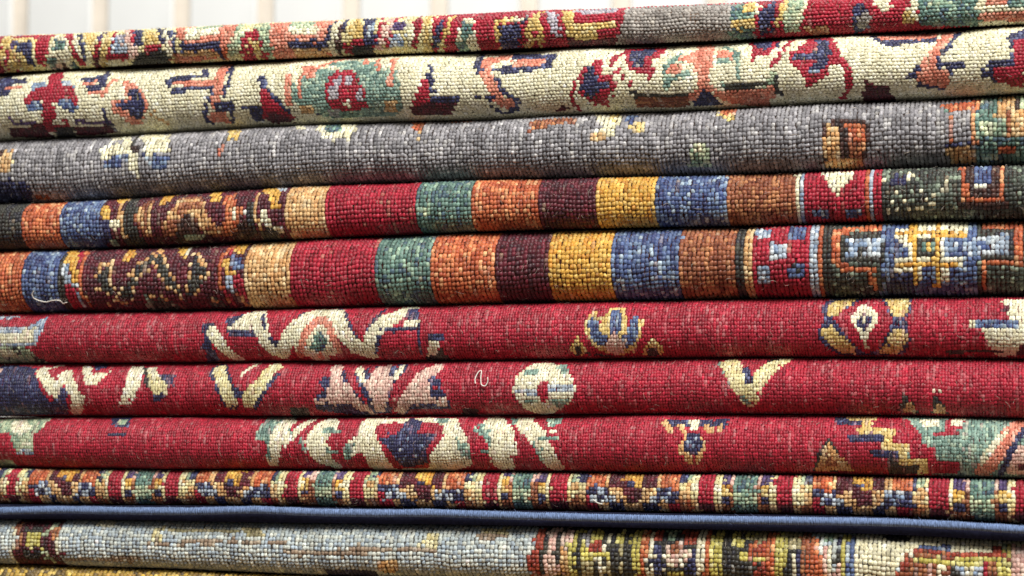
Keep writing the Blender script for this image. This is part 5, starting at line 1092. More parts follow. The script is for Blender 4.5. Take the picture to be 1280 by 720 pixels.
    upper=[(-459.0, -82.7), (-437.9, -82.66), (-416.9, -82.61), (-395.9, -82.56), (-374.8, -82.51), (-353.8, -82.46), (-332.8, -82.41), (-311.7, -82.37), (-290.7, -82.32), (-269.7, -82.27), (-248.6, -82.22), (-227.6, -82.17), (-206.6, -82.13), (-185.5, -82.08), (-164.5, -82.03), (-143.5, -81.98), (-122.4, -81.92), (-101.4, -81.83), (-80.3, -81.67), (-59.3, -81.43), (-38.3, -81.16), (-17.2, -80.88), (3.8, -80.64), (24.8, -80.44), (45.9, -80.26), (66.9, -80.11), (87.9, -80.0), (109.0, -79.92), (130.0, -79.89), (151.0, -79.9), (172.1, -79.99), (193.1, -80.16), (214.2, -80.39), (235.2, -80.68), (256.2, -81.06), (277.3, -81.51), (298.3, -81.97), (319.3, -82.41), (340.4, -82.82), (361.4, -83.2), (382.4, -83.58)],
    mix=0.03,
    label='lowest red rug, with a navy star between ivory flame leaves',
    field='R',
    knot_mm=(1.7, 2.35, 0.52),
    bulge=1.15,
    front=0,
    back=210,
    weft='5a0e1c',
    vary=0.12,
    hank=0.3,
    lint=0.1,
    lint_col='d9a0a0',
    fill=(1.02, 1.24),
    lean=0.0,
    span=(-408.6, 365.1),
    parts=[('field', ''), ('leaf_motif', 'pale yellow green leaf at the left end of the lowest red rug'), ('leaf_motif', 'small navy mark'), ('leaf_motif', 'ivory flame leaves left of the navy star'), ('star_motif', 'navy star on red framed by ivory petals'), ('leaf_motif', 'ivory flame leaves right of the navy star'), ('flower_motif', 'small navy diamond flower edged in camel'), ('triangle_motif', 'gold stepped triangle at the lower crease'), ('stepped_corner', 'teal corner with gold, navy and red steps')],
    threads=[],
    design="""
P V 1 5.2,21.3 27.6,22.9 47.5,24.2 45.5,17.7 41.6,15.1 42.6,9.6 38.1,8.8 34.1,10.1 30.6,16.1 7.5,17.7
P W 1 29.3,21.1 35.1,22.1 40.7,17.7 36.1,15.1 32.2,16.1
P W 1 35.8,13.3 38.4,13.3 41.0,13.3 41.0,11.7 38.4,11.7 35.8,11.7
P L 1 34.8,10.4 38.7,10.7 42.6,10.4 42.0,8.6 38.4,8.8 34.1,8.8
P V 1 6.8,6.5 30.9,7.0 30.2,0.0 3.3,0.0
P N 2 72.9,23.4 81.0,26.0 82.9,18.5 76.4,17.7
P V 2 76.8,21.6 81.0,21.8 80.7,19.2 78.1,19.2
P N 2 75.1,16.1 78.7,16.4 82.6,16.1 82.9,14.6 79.0,14.6 75.5,14.6
P t 3 140.2,26.0 150.9,26.0 151.2,16.4 142.8,13.8 137.6,14.0 137.2,15.9
L W 3 149.0,21.1 146.0,15.1 143.4,7.3 5.42,0
L W 3 158.4,21.8 152.9,16.4 149.6,14.0 3.17,0
L t 3 142.5,14.0 142.1,8.8 1.31,0
L W 3 166.2,19.2 161.3,13.5 164.2,9.4 7.84,0
L W 3 163.3,9.4 168.5,4.9 4.20,0
P t 3 163.6,17.7 172.4,17.4 171.7,15.6 164.2,15.9
L t 3 166.2,11.2 170.1,10.1 1.20,0
L t 3 155.5,14.0 157.7,10.7 1.31,0
P W 4 178.9,19.0 180.5,23.4 216.3,23.4 220.8,16.4 224.4,12.0 224.4,6.2 211.4,0.0 183.4,0.0 181.8,7.0 174.3,8.8 173.7,13.0 178.6,15.3
P t 4 173.7,13.0 177.9,13.0 175.3,7.5 173.0,8.1
P R 4 175.6,8.8 180.8,10.1 182.5,6.5 176.3,6.0
P R 4 186.0,19.2 193.2,20.8 198.7,19.2 203.9,20.5 212.7,19.2 213.7,15.3 209.4,10.4 205.9,4.2 192.9,3.4 189.9,10.7 186.7,15.3
P N 4 198.7,23.1 204.6,20.0 203.3,16.4 211.1,15.6 207.5,12.0 207.2,7.0 196.8,4.4 193.2,10.1 188.0,14.8 194.8,15.9 196.1,17.7
P L 4 195.1,13.0 194.8,12.7 194.8,12.7 194.5,12.5 194.2,12.5 194.2,12.5 193.8,12.7 193.5,12.7 193.5,13.0 193.5,13.3 193.8,13.5 194.2,13.5 194.2,13.5 194.5,13.5 194.8,13.5 194.8,13.3
P L 4 197.4,11.4 197.4,11.2 197.1,10.9 196.8,10.9 196.4,10.9 196.4,10.9 196.1,10.9 196.1,11.2 195.8,11.4 196.1,11.7 196.1,11.7 196.4,12.0 196.8,12.0 197.1,12.0 197.1,11.7 197.4,11.7
P L 4 200.3,14.0 200.3,14.0 200.0,13.8 199.7,13.8 199.7,13.5 199.4,13.8 199.0,13.8 198.7,14.0 198.7,14.0 198.7,14.3 199.0,14.6 199.0,14.6 199.4,14.6 199.7,14.6 200.0,14.6 200.0,14.3
P L 4 203.6,9.6 203.3,9.4 203.3,9.1 202.9,9.1 202.6,9.1 202.3,9.1 202.3,9.4 202.0,9.4 202.0,9.6 202.3,9.9 202.3,10.1 202.6,10.1 202.9,10.1 203.3,10.1 203.3,9.9 203.6,9.9
P L 4 206.2,13.0 206.2,12.7 206.2,12.7 205.9,12.5 205.5,12.5 205.2,12.5 205.2,12.7 204.9,12.7 204.9,13.0 204.9,13.3 205.2,13.3 205.2,13.5 205.5,13.5 205.9,13.5 206.2,13.3 206.2,13.3
P L 4 198.7,9.1 198.4,8.8 198.4,8.6 198.1,8.3 197.7,8.3 197.4,8.3 197.1,8.6 197.1,8.8 197.1,9.1 197.1,9.1 197.4,9.4 197.7,9.6 198.1,9.6 198.4,9.6 198.4,9.4 198.4,9.1
P t 4 218.6,14.0 224.1,12.0 223.8,7.5 219.9,9.6
P t 4 208.5,22.9 210.8,23.1 213.4,22.9 214.3,20.3 212.1,20.0 209.8,20.0
P t 5 226.4,19.0 231.2,20.5 232.5,10.4 227.7,10.1
L W 5 232.2,19.8 237.1,14.6 235.1,10.9 236.1,6.5 7.84,0
L R 5 228.0,13.5 229.6,12.0 2.43,0
L t 5 225.4,16.9 231.6,16.4 1.31,0
P W 5 237.7,14.0 242.3,13.5 241.6,10.4 237.7,9.6
P t 5 238.1,22.6 243.9,21.6 243.9,18.7 239.4,18.7
L W 5 243.6,20.0 250.1,14.6 253.0,10.4 256.0,4.9 5.60,0
P t 5 249.1,15.3 258.2,15.3 257.9,13.5 250.1,13.8
P W 5 240.3,22.6 246.5,22.6 247.8,18.2 242.6,17.9
P t 5 251.7,22.4 258.6,22.4 257.9,18.7 253.4,18.2
P W 5 252.1,16.9 257.3,17.2 257.3,15.6 251.4,15.6
L t 5 248.5,13.0 251.1,8.6 1.20,0
P N 6 297.9,20.8 321.0,21.3 319.7,17.2 315.2,17.9 309.3,18.5 300.5,17.7
P W 6 306.0,20.5 310.3,20.8 309.9,17.4 307.0,17.4
L C 6 297.6,19.5 300.2,16.9 2.43,0
L C 6 303.4,18.2 305.1,16.4 2.05,0
L C 6 312.5,18.2 315.2,16.6 2.05,0
L C 6 318.4,17.9 317.8,16.4 1.87,0
P C 6 306.0,16.4 310.3,16.4 313.5,12.5 310.9,7.8 309.6,7.0 306.4,7.0 302.8,12.0
P N 6 305.7,15.9 310.6,15.9 311.9,12.5 309.0,9.9 305.1,11.4
L R 6 308.6,9.4 308.3,6.8 1.49,0
P L 6 307.7,13.5 307.7,13.5 307.3,13.3 307.3,13.3 307.0,13.3 306.7,13.3 306.7,13.3 306.4,13.5 306.4,13.5 306.4,13.8 306.7,14.0 306.7,14.0 307.0,14.0 307.3,14.0 307.3,14.0 307.7,13.8
P L 6 309.0,12.2 309.0,12.2 309.0,12.0 308.6,12.0 308.6,12.0 308.3,12.0 308.0,12.0 308.0,12.2 308.0,12.2 308.0,12.5 308.0,12.7 308.3,12.7 308.6,12.7 308.6,12.7 309.0,12.7 309.0,12.5
P L 6 310.6,14.0 310.6,14.0 310.3,13.8 310.3,13.8 309.9,13.8 309.6,13.8 309.6,13.8 309.3,14.0 309.3,14.0 309.3,14.3 309.6,14.6 309.6,14.6 309.9,14.6 310.3,14.6 310.3,14.6 310.6,14.3
P K 7 350.9,3.9 353.5,11.2 357.4,15.3 360.7,11.4 365.9,4.9
P C 7 357.4,14.0 360.7,10.9 364.3,8.8 365.6,5.5 351.6,3.9 353.9,9.4
P E 7 356.1,9.4 359.4,9.9 359.7,7.3 356.1,7.3
P t 8 383.1,26.0 453.4,26.0 453.0,3.6 398.4,0.0 385.4,9.1
P R 8 372.1,22.4 384.1,23.4 389.6,16.6 389.6,14.3 395.5,12.2 395.5,9.1 403.0,8.6 402.3,4.4 390.3,3.9 385.4,12.2 378.6,16.1
P N 8 358.7,23.4 369.1,23.4 369.5,18.7 359.7,19.0
P I 8 362.6,24.2 374.3,26.0 374.0,21.1 363.9,21.1
P I 8 369.5,21.8 372.4,21.6 372.1,17.4 369.5,17.7
P I 8 367.2,17.7 381.2,17.7 380.5,16.1 367.8,16.1
P N 8 364.3,15.9 377.3,15.9 377.3,14.0 364.9,14.0
P I 8 377.3,16.1 380.2,16.1 379.9,13.5 376.6,13.5
P I 8 375.6,13.5 386.4,13.8 385.7,12.0 376.0,12.0
P N 8 372.1,12.0 382.1,12.2 382.5,10.1 373.0,10.4
P I 8 382.1,12.0 385.1,12.0 384.4,9.1 382.1,9.1
P I 8 381.2,9.6 392.2,9.6 391.3,7.8 381.5,8.1
P K 8 377.9,10.1 381.5,10.1 381.8,8.1 389.3,7.8 389.0,3.6 378.2,3.4
P I 8 388.7,8.1 392.2,8.1 391.9,3.6 388.3,3.4
P R 8 394.5,17.2 398.4,17.2 402.6,17.2 402.6,15.6 398.4,15.6 394.5,15.6
P W 8 388.7,23.1 395.8,23.4 395.5,19.2 390.0,19.0
P R 8 397.8,19.8 400.0,26.0 406.2,26.0 403.3,17.7 398.4,17.2
P W 8 399.4,19.0 402.6,26.0 406.2,26.0 403.3,18.5
L S 8 424.4,22.1 420.5,16.9 415.0,11.7 410.8,5.7 5.79,0
L W 8 418.9,17.4 416.3,15.1 410.4,9.1 1.87,0
L N 8 425.7,19.2 422.8,15.9 419.9,11.2 416.9,5.2 2.24,0
P Q 8 423.1,13.8 453.0,14.8 453.0,5.5 418.6,4.7 420.2,10.1
P M 8 422.5,9.4 453.0,10.1 453.0,7.3 422.8,7.0
"""),
dict(
    seed=109,
    lower=[(-457.9, -142.1), (-436.9, -142.05), (-415.9, -141.99), (-394.9, -141.94), (-373.9, -141.89), (-352.9, -141.83), (-332.0, -141.78), (-311.0, -141.73), (-290.0, -141.65), (-269.0, -141.51), (-248.0, -141.3), (-227.1, -141.03), (-206.1, -140.77), (-185.1, -140.56), (-164.1, -140.47), (-143.1, -140.47), (-122.1, -140.52), (-101.2, -140.6), (-80.2, -140.67), (-59.2, -140.74), (-38.2, -140.81), (-17.2, -140.88), (3.7, -140.96), (24.7, -141.03), (45.7, -141.1), (66.7, -141.15), (87.7, -141.16), (108.7, -141.14), (129.6, -141.1), (150.6, -141.07), (171.6, -141.08), (192.6, -141.13), (213.6, -141.28), (234.5, -141.62), (255.5, -142.26), (276.5, -143.11), (297.5, -144.05), (318.5, -144.94), (339.5, -145.74), (360.4, -146.5), (381.4, -147.23)],
    upper=[(-458.3, -117.18), (-437.3, -117.23), (-416.3, -117.28), (-395.3, -117.32), (-374.3, -117.37), (-353.3, -117.41), (-332.3, -117.46), (-311.3, -117.5), (-290.3, -117.53), (-269.3, -117.54), (-248.3, -117.51), (-227.3, -117.45), (-206.3, -117.37), (-185.3, -117.3), (-164.3, -117.22), (-143.2, -117.15), (-122.2, -117.08), (-101.2, -117.0), (-80.2, -116.93), (-59.2, -116.85), (-38.2, -116.78), (-17.2, -116.73), (3.8, -116.71), (24.8, -116.73), (45.8, -116.77), (66.8, -116.79), (87.8, -116.79), (108.8, -116.75), (129.8, -116.7), (150.8, -116.68), (171.8, -116.73), (192.8, -116.86), (213.8, -117.03), (234.8, -117.21), (255.9, -117.4), (276.9, -117.58), (297.9, -117.75), (318.9, -117.9), (339.9, -118.03), (360.9, -118.14), (381.9, -118.24)],
    mix=0.15,
    label='thin rug with a fine multicoloured border and a blue corded edge',
    field='R',
    knot_mm=(2.4, 2.8, 1.1),
    bulge=1.15,
    front=1,
    back=215,
    weft='4a3028',
    vary=0.13,
    hank=0.3,
    lint=0.02,
    lint_col='e8e0d0',
    fill=(0.99, 1.18),
    lean=0.0,
    span=(-416.6, 366.5),
    parts=[('field', ''), ('border_band', 'fine multicoloured border running the whole length')],
    threads=[[(195.0, 6.2), (196.2, 5.3), (197.6, 5.0)]],
    selvedge=[(-452.06, -1.87, -147.02), (-360.06, -1.2, -145.99), (-312.48, -0.47, -144.53), (-265.29, -0.6, -144.64), (-218.65, -1.43, -144.18), (-173.03, -1.99, -142.44), (-128.6, -1.63, -143.62), (-85.12, -0.77, -143.53), (-52.88, -0.41, -142.82), (0.27, -0.98, -143.76), (42.03, -1.81, -144.07), (82.86, -1.93, -144.42), (122.84, -1.2, -144.33), (162.18, -0.47, -144.23), (201.02, -0.6, -144.09), (239.26, -1.43, -144.15), (276.8, -1.99, -145.41), (313.65, -1.63, -147.16), (381.21, -0.4, -149.78)],
    selvedge_mm=4.9,
    selvedge_col='7389b2',
    under_layer=[(-457.7, -153.12), (-436.7, -152.91), (-415.7, -152.7), (-394.7, -152.49), (-373.8, -152.27), (-352.8, -152.06), (-331.8, -151.85), (-310.8, -151.64), (-289.9, -151.45), (-268.9, -151.32), (-247.9, -151.27), (-226.9, -151.27), (-206.0, -151.29), (-185.0, -151.28), (-164.0, -151.24), (-143.1, -151.17), (-122.1, -151.08), (-101.1, -150.99), (-80.1, -150.89), (-59.2, -150.8), (-38.2, -150.7), (-17.2, -150.63), (3.8, -150.59), (24.7, -150.59), (45.7, -150.61), (66.7, -150.66), (87.7, -150.75), (108.6, -150.88), (129.6, -151.02), (150.6, -151.18), (171.5, -151.34), (192.5, -151.5), (213.5, -151.72), (234.5, -152.07), (255.4, -152.62), (276.4, -153.34), (297.4, -154.1), (318.4, -154.82), (339.3, -155.47), (360.3, -156.06), (381.3, -156.64)],
    design="""
B R 1 0.0,9.9 0.0,15.0
B R 1 0.0,7.7 0.0,9.9
B R 1 0.0,5.4 0.0,7.7
B M 1 0.0,0.0 0.0,5.4
B J 1 0.0,9.9 0.0,15.0
B W 1 0.0,7.7 0.0,9.9
B J 1 0.0,5.4 0.0,7.7
B C 1 0.0,0.0 0.0,5.4
B V 1 0.0,9.9 0.0,15.0
B C 1 0.0,7.7 0.0,9.9
B J 1 0.0,5.4 0.0,7.7
B E 1 0.0,0.0 0.0,5.4
B N 1 0.0,9.9 0.0,15.0
B J 1 0.0,7.7 0.0,9.9
B C 1 0.0,5.4 0.0,7.7
B E 1 0.0,0.0 0.0,5.4
B O 1 0.0,10.4 1.3,15.0
B O 1 0.0,8.5 1.3,10.4
B N 1 0.0,6.8 1.3,8.5
B R 1 0.0,4.9 1.3,6.8
B R 1 0.0,0.0 1.3,4.9
B O 1 1.3,10.4 2.7,15.0
B O 1 1.3,8.5 2.7,10.4
B N 1 1.3,6.8 2.7,8.5
B L 1 1.3,5.0 2.7,6.8
B R 1 1.3,0.0 2.7,5.0
B O 1 2.7,10.4 4.3,15.0
B O 1 2.7,8.5 4.3,10.4
B L 1 2.7,6.8 4.3,8.5
B N 1 2.7,5.0 4.3,6.8
B C 1 2.7,0.0 4.3,5.0
B C 1 4.3,10.4 5.4,15.0
B C 1 4.3,8.5 5.4,10.4
B N 1 4.3,6.8 5.4,8.5
B L 1 4.3,5.0 5.4,6.8
B C 1 4.3,0.0 5.4,5.0
B M 1 5.4,10.5 6.8,15.0
B M 1 5.4,8.5 6.8,10.5
B C 1 5.4,6.8 6.8,8.5
B L 1 5.4,5.0 6.8,6.8
B N 1 5.4,0.0 6.8,5.0
B M 1 6.8,10.5 8.3,15.0
B M 1 6.8,8.6 8.3,10.5
B C 1 6.8,6.8 8.3,8.6
B C 1 6.8,4.9 8.3,6.8
B N 1 6.8,0.0 8.3,4.9
B Y 1 8.3,10.6 9.7,15.0
B M 1 8.3,8.6 9.7,10.6
B M 1 8.3,6.8 9.7,8.6
B C 1 8.3,4.9 9.7,6.8
B C 1 8.3,0.0 9.7,4.9
B Y 1 9.7,10.6 11.3,15.0
B N 1 9.7,8.6 11.3,10.6
B M 1 9.7,6.8 11.3,8.6
B M 1 9.7,4.8 11.3,6.8
B C 1 9.7,0.0 11.3,4.8
B Y 1 11.3,10.6 12.8,15.0
B Y 1 11.3,8.6 12.8,10.6
B M 1 11.3,6.8 12.8,8.6
B M 1 11.3,4.8 12.8,6.8
B C 1 11.3,0.0 12.8,4.8
B M 1 12.8,10.6 14.2,15.0
B M 1 12.8,8.6 14.2,10.6
B C 1 12.8,6.8 14.2,8.6
B C 1 12.8,4.8 14.2,6.8
B N 1 12.8,0.0 14.2,4.8
B M 1 14.2,10.5 15.9,15.0
B M 1 14.2,8.6 15.9,10.5
B C 1 14.2,6.8 15.9,8.6
B L 1 14.2,4.8 15.9,6.8
B N 1 14.2,0.0 15.9,4.8
B C 1 15.9,10.5 17.0,15.0
B C 1 15.9,8.6 17.0,10.5
B L 1 15.9,6.8 17.0,8.6
B N 1 15.9,4.9 17.0,6.8
B C 1 15.9,0.0 17.0,4.9
B O 1 17.0,10.6 18.4,15.0
B O 1 17.0,8.6 18.4,10.6
B N 1 17.0,6.8 18.4,8.6
B L 1 17.0,4.9 18.4,6.8
B C 1 17.0,0.0 18.4,4.9
B O 1 18.4,10.5 19.9,15.0
B O 1 18.4,8.6 19.9,10.5
B L 1 18.4,6.8 19.9,8.6
B N 1 18.4,4.9 19.9,6.8
B R 1 18.4,0.0 19.9,4.9
B O 1 19.9,10.6 21.3,15.0
B O 1 19.9,8.6 21.3,10.6
B N 1 19.9,6.8 21.3,8.6
B N 1 19.9,4.9 21.3,6.8
B R 1 19.9,0.0 21.3,4.9
B N 1 21.3,10.1 22.7,15.0
B J 1 21.3,7.7 22.7,10.1
B C 1 21.3,5.4 22.7,7.7
B E 1 21.3,0.0 22.7,5.4
B V 1 22.7,10.0 24.2,15.0
B C 1 22.7,7.7 24.2,10.0
B C 1 22.7,5.4 24.2,7.7
B O 1 22.7,0.0 24.2,5.4
B J 1 24.2,10.0 25.5,15.0
B W 1 24.2,7.7 25.5,10.0
B J 1 24.2,5.4 25.5,7.7
B C 1 24.2,0.0 25.5,5.4
B R 1 25.5,9.9 27.0,15.0
B R 1 25.5,7.7 27.0,9.9
B R 1 25.5,5.5 27.0,7.7
B M 1 25.5,0.0 27.0,5.5
B R 1 0.0,9.9 0.0,15.0
B R 1 0.0,7.7 0.0,9.9
B R 1 0.0,5.4 0.0,7.7
B M 1 0.0,0.0 0.0,5.4
B J 1 0.0,9.9 0.0,15.0
B W 1 0.0,7.7 0.0,9.9
B J 1 0.0,5.4 0.0,7.7
B C 1 0.0,0.0 0.0,5.4
B U 1 0.0,10.4 0.0,15.0
B Y 1 0.0,8.5 0.0,10.4
B I 1 0.0,6.8 0.0,8.5
B N 1 0.0,4.9 0.0,6.8
B E 1 0.0,0.0 0.0,4.9
B Q 1 0.0,9.9 0.0,15.0
B E 1 0.0,7.7 0.0,9.9
B E 1 0.0,5.4 0.0,7.7
B E 1 0.0,0.0 0.0,5.4
B T 1 0.0,9.9 0.0,15.0
B T 1 0.0,7.7 0.0,9.9
B V 1 0.0,5.4 0.0,7.7
B T 1 0.0,0.0 0.0,5.4
B Q 1 0.0,9.9 0.0,15.0
B E 1 0.0,7.7 0.0,9.9
B E 1 0.0,5.4 0.0,7.7
B E 1 0.0,0.0 0.0,5.4
B U 1 0.0,10.4 0.0,15.0
B Y 1 0.0,8.5 0.0,10.4
B I 1 0.0,6.8 0.0,8.5
B N 1 0.0,4.9 0.0,6.8
B E 1 0.0,0.0 0.0,4.9
B J 1 0.0,9.9 0.0,15.0
B W 1 0.0,7.7 0.0,9.9
B J 1 0.0,5.4 0.0,7.7
B C 1 0.0,0.0 0.0,5.4
B R 1 0.0,9.9 0.0,15.0
B R 1 0.0,7.7 0.0,9.9
B R 1 0.0,5.4 0.0,7.7
B M 1 0.0,0.0 0.0,5.4
B R 1 27.0,9.9 28.4,15.0
B R 1 27.0,7.7 28.4,9.9
B R 1 27.0,5.5 28.4,7.7
B M 1 27.0,0.0 28.4,5.5
B J 1 28.4,9.9 29.8,15.0
B W 1 28.4,7.7 29.8,9.9
B J 1 28.4,5.5 29.8,7.7
B C 1 28.4,0.0 29.8,5.5
B V 1 29.8,9.8 31.2,15.0
B C 1 29.8,7.7 31.2,9.8
B J 1 29.8,5.6 31.2,7.7
B E 1 29.8,0.0 31.2,5.6
B N 1 31.2,9.9 32.5,15.0
B J 1 31.2,7.7 32.5,9.9
B C 1 31.2,5.6 32.5,7.7
B E 1 31.2,0.0 32.5,5.6
B O 1 32.5,10.4 33.9,15.0
B O 1 32.5,8.5 33.9,10.4
B N 1 32.5,6.9 33.9,8.5
B R 1 32.5,5.1 33.9,6.9
B R 1 32.5,0.0 33.9,5.1
B O 1 33.9,10.5 35.2,15.0
B O 1 33.9,8.5 35.2,10.5
B N 1 33.9,6.9 35.2,8.5
B L 1 33.9,5.1 35.2,6.9
B R 1 33.9,0.0 35.2,5.1
B O 1 35.2,10.5 36.6,15.0
B O 1 35.2,8.6 36.6,10.5
B L 1 35.2,6.8 36.6,8.6
B N 1 35.2,5.0 36.6,6.8
B C 1 35.2,0.0 36.6,5.0
B C 1 36.6,10.5 37.7,15.0
B C 1 36.6,8.6 37.7,10.5
B N 1 36.6,6.9 37.7,8.6
B L 1 36.6,5.0 37.7,6.9
B C 1 36.6,0.0 37.7,5.0
B M 1 37.7,10.5 39.1,15.0
B M 1 37.7,8.6 39.1,10.5
B C 1 37.7,6.8 39.1,8.6
B L 1 37.7,5.0 39.1,6.8
B N 1 37.7,0.0 39.1,5.0
B M 1 39.1,10.5 40.5,15.0
B M 1 39.1,8.6 40.5,10.5
B C 1 39.1,6.8 40.5,8.6
B C 1 39.1,4.9 40.5,6.8
B N 1 39.1,0.0 40.5,4.9
B Y 1 40.5,10.5 41.9,15.0
B M 1 40.5,8.6 41.9,10.5
B M 1 40.5,6.9 41.9,8.6
B C 1 40.5,5.0 41.9,6.9
B C 1 40.5,0.0 41.9,5.0
B Y 1 41.9,10.6 43.3,15.0
B N 1 41.9,8.6 43.3,10.6
B M 1 41.9,6.8 43.3,8.6
B M 1 41.9,4.9 43.3,6.8
B C 1 41.9,0.0 43.3,4.9
B Y 1 43.3,10.6 44.7,15.0
B Y 1 43.3,8.6 44.7,10.6
B M 1 43.3,6.8 44.7,8.6
B M 1 43.3,4.9 44.7,6.8
B C 1 43.3,0.0 44.7,4.9
B M 1 44.7,10.6 46.1,15.0
B M 1 44.7,8.6 46.1,10.6
B C 1 44.7,6.8 46.1,8.6
B C 1 44.7,4.9 46.1,6.8
B N 1 44.7,0.0 46.1,4.9
B M 1 46.1,10.6 47.4,15.0
B M 1 46.1,8.6 47.4,10.6
B C 1 46.1,6.8 47.4,8.6
B L 1 46.1,4.9 47.4,6.8
B N 1 46.1,0.0 47.4,4.9
B C 1 47.4,10.6 48.5,15.0
B C 1 47.4,8.6 48.5,10.6
B L 1 47.4,6.8 48.5,8.6
B N 1 47.4,4.8 48.5,6.8
B C 1 47.4,0.0 48.5,4.8
B O 1 48.5,10.6 49.8,15.0
B O 1 48.5,8.6 49.8,10.6
B N 1 48.5,6.8 49.8,8.6
B L 1 48.5,4.8 49.8,6.8
B C 1 48.5,0.0 49.8,4.8
B O 1 49.8,10.6 51.1,15.0
B O 1 49.8,8.6 51.1,10.6
B L 1 49.8,6.8 51.1,8.6
B N 1 49.8,4.8 51.1,6.8
B R 1 49.8,0.0 51.1,4.8
B O 1 51.1,10.6 52.5,15.0
B O 1 51.1,8.6 52.5,10.6
B N 1 51.1,6.8 52.5,8.6
B N 1 51.1,4.7 52.5,6.8
B R 1 51.1,0.0 52.5,4.7
B N 1 52.5,10.0 53.8,15.0
B J 1 52.5,7.7 53.8,10.0
B C 1 52.5,5.3 53.8,7.7
B E 1 52.5,0.0 53.8,5.3
B V 1 53.8,9.9 55.2,15.0
B C 1 53.8,7.7 55.2,9.9
B C 1 53.8,5.3 55.2,7.7
B O 1 53.8,0.0 55.2,5.3
B J 1 55.2,9.9 56.5,15.0
B W 1 55.2,7.7 56.5,9.9
B J 1 55.2,5.4 56.5,7.7
B C 1 55.2,0.0 56.5,5.4
B R 1 56.5,9.9 57.9,15.0
B R 1 56.5,7.7 57.9,9.9
B R 1 56.5,5.4 57.9,7.7
B M 1 56.5,0.0 57.9,5.4
B R 1 57.9,9.9 60.2,15.0
B R 1 57.9,7.7 60.2,9.9
B R 1 57.9,5.5 60.2,7.7
B M 1 57.9,0.0 60.2,5.5
B J 1 60.2,9.9 61.4,15.0
B W 1 60.2,7.7 61.4,9.9
B J 1 60.2,5.5 61.4,7.7
B C 1 60.2,0.0 61.4,5.5
B U 1 61.4,10.4 63.4,15.0
B Y 1 61.4,8.5 63.4,10.4
B I 1 61.4,6.8 63.4,8.5
B N 1 61.4,5.0 63.4,6.8
B E 1 61.4,0.0 63.4,5.0
B Q 1 63.4,9.9 64.4,15.0
B E 1 63.4,7.7 64.4,9.9
B E 1 63.4,5.5 64.4,7.7
B E 1 63.4,0.0 64.4,5.5
B T 1 64.4,9.8 69.1,15.0
B T 1 64.4,7.7 69.1,9.8
B V 1 64.4,5.5 69.1,7.7
B T 1 64.4,0.0 69.1,5.5
B Q 1 69.1,9.9 70.2,15.0
B E 1 69.1,7.7 70.2,9.9
B E 1 69.1,5.5 70.2,7.7
B E 1 69.1,0.0 70.2,5.5
B U 1 70.2,10.5 72.1,15.0
B Y 1 70.2,8.5 72.1,10.5
B I 1 70.2,6.8 72.1,8.5
B N 1 70.2,5.0 72.1,6.8
B E 1 70.2,0.0 72.1,5.0
B J 1 72.1,10.0 73.4,15.0
B W 1 72.1,7.7 73.4,10.0
B J 1 72.1,5.4 73.4,7.7
B C 1 72.1,0.0 73.4,5.4
B R 1 73.4,10.1 75.7,15.0
B R 1 73.4,7.7 75.7,10.1
B R 1 73.4,5.4 75.7,7.7
B M 1 73.4,0.0 75.7,5.4
B R 1 75.7,10.1 77.2,15.0
B R 1 75.7,7.7 77.2,10.1
B R 1 75.7,5.3 77.2,7.7
B M 1 75.7,0.0 77.2,5.3
B J 1 77.2,10.1 78.6,15.0
B W 1 77.2,7.7 78.6,10.1
B J 1 77.2,5.4 78.6,7.7
B C 1 77.2,0.0 78.6,5.4
B V 1 78.6,10.1 80.2,15.0
B C 1 78.6,7.7 80.2,10.1
B J 1 78.6,5.3 80.2,7.7
B E 1 78.6,0.0 80.2,5.3
B N 1 80.2,10.1 81.6,15.0
B J 1 80.2,7.7 81.6,10.1
B C 1 80.2,5.3 81.6,7.7
B E 1 80.2,0.0 81.6,5.3
B O 1 81.6,10.6 83.2,15.0
B O 1 81.6,8.6 83.2,10.6
B N 1 81.6,6.8 83.2,8.6
B R 1 81.6,4.7 83.2,6.8
B R 1 81.6,0.0 83.2,4.7
B O 1 83.2,10.5 84.9,15.0
B O 1 83.2,8.6 84.9,10.5
B N 1 83.2,6.8 84.9,8.6
B L 1 83.2,4.8 84.9,6.8
B R 1 83.2,0.0 84.9,4.8
B O 1 84.9,10.5 86.5,15.0
B O 1 84.9,8.6 86.5,10.5
B L 1 84.9,6.8 86.5,8.6
B N 1 84.9,4.9 86.5,6.8
B C 1 84.9,0.0 86.5,4.9
B C 1 86.5,10.4 87.8,15.0
B C 1 86.5,8.6 87.8,10.4
B N 1 86.5,6.8 87.8,8.6
B L 1 86.5,4.9 87.8,6.8
B C 1 86.5,0.0 87.8,4.9
B M 1 87.8,10.5 89.3,15.0
B M 1 87.8,8.6 89.3,10.5
B C 1 87.8,6.9 89.3,8.6
B L 1 87.8,5.0 89.3,6.9
B N 1 87.8,0.0 89.3,5.0
B M 1 89.3,10.5 90.8,15.0
B M 1 89.3,8.6 90.8,10.5
B C 1 89.3,6.8 90.8,8.6
B C 1 89.3,4.9 90.8,6.8
B N 1 89.3,0.0 90.8,4.9
B Y 1 90.8,10.4 92.5,15.0
B M 1 90.8,8.6 92.5,10.4
B M 1 90.8,6.8 92.5,8.6
B C 1 90.8,4.9 92.5,6.8
B C 1 90.8,0.0 92.5,4.9
B Y 1 92.5,10.4 94.3,15.0
B N 1 92.5,8.5 94.3,10.4
B M 1 92.5,6.9 94.3,8.5
B M 1 92.5,5.0 94.3,6.9
B C 1 92.5,0.0 94.3,5.0
B Y 1 94.3,10.2 96.0,15.0
B Y 1 94.3,8.5 96.0,10.2
B M 1 94.3,6.9 96.0,8.5
B M 1 94.3,5.1 96.0,6.9
B C 1 94.3,0.0 96.0,5.1
B M 1 96.0,10.3 97.4,15.0
B M 1 96.0,8.5 97.4,10.3
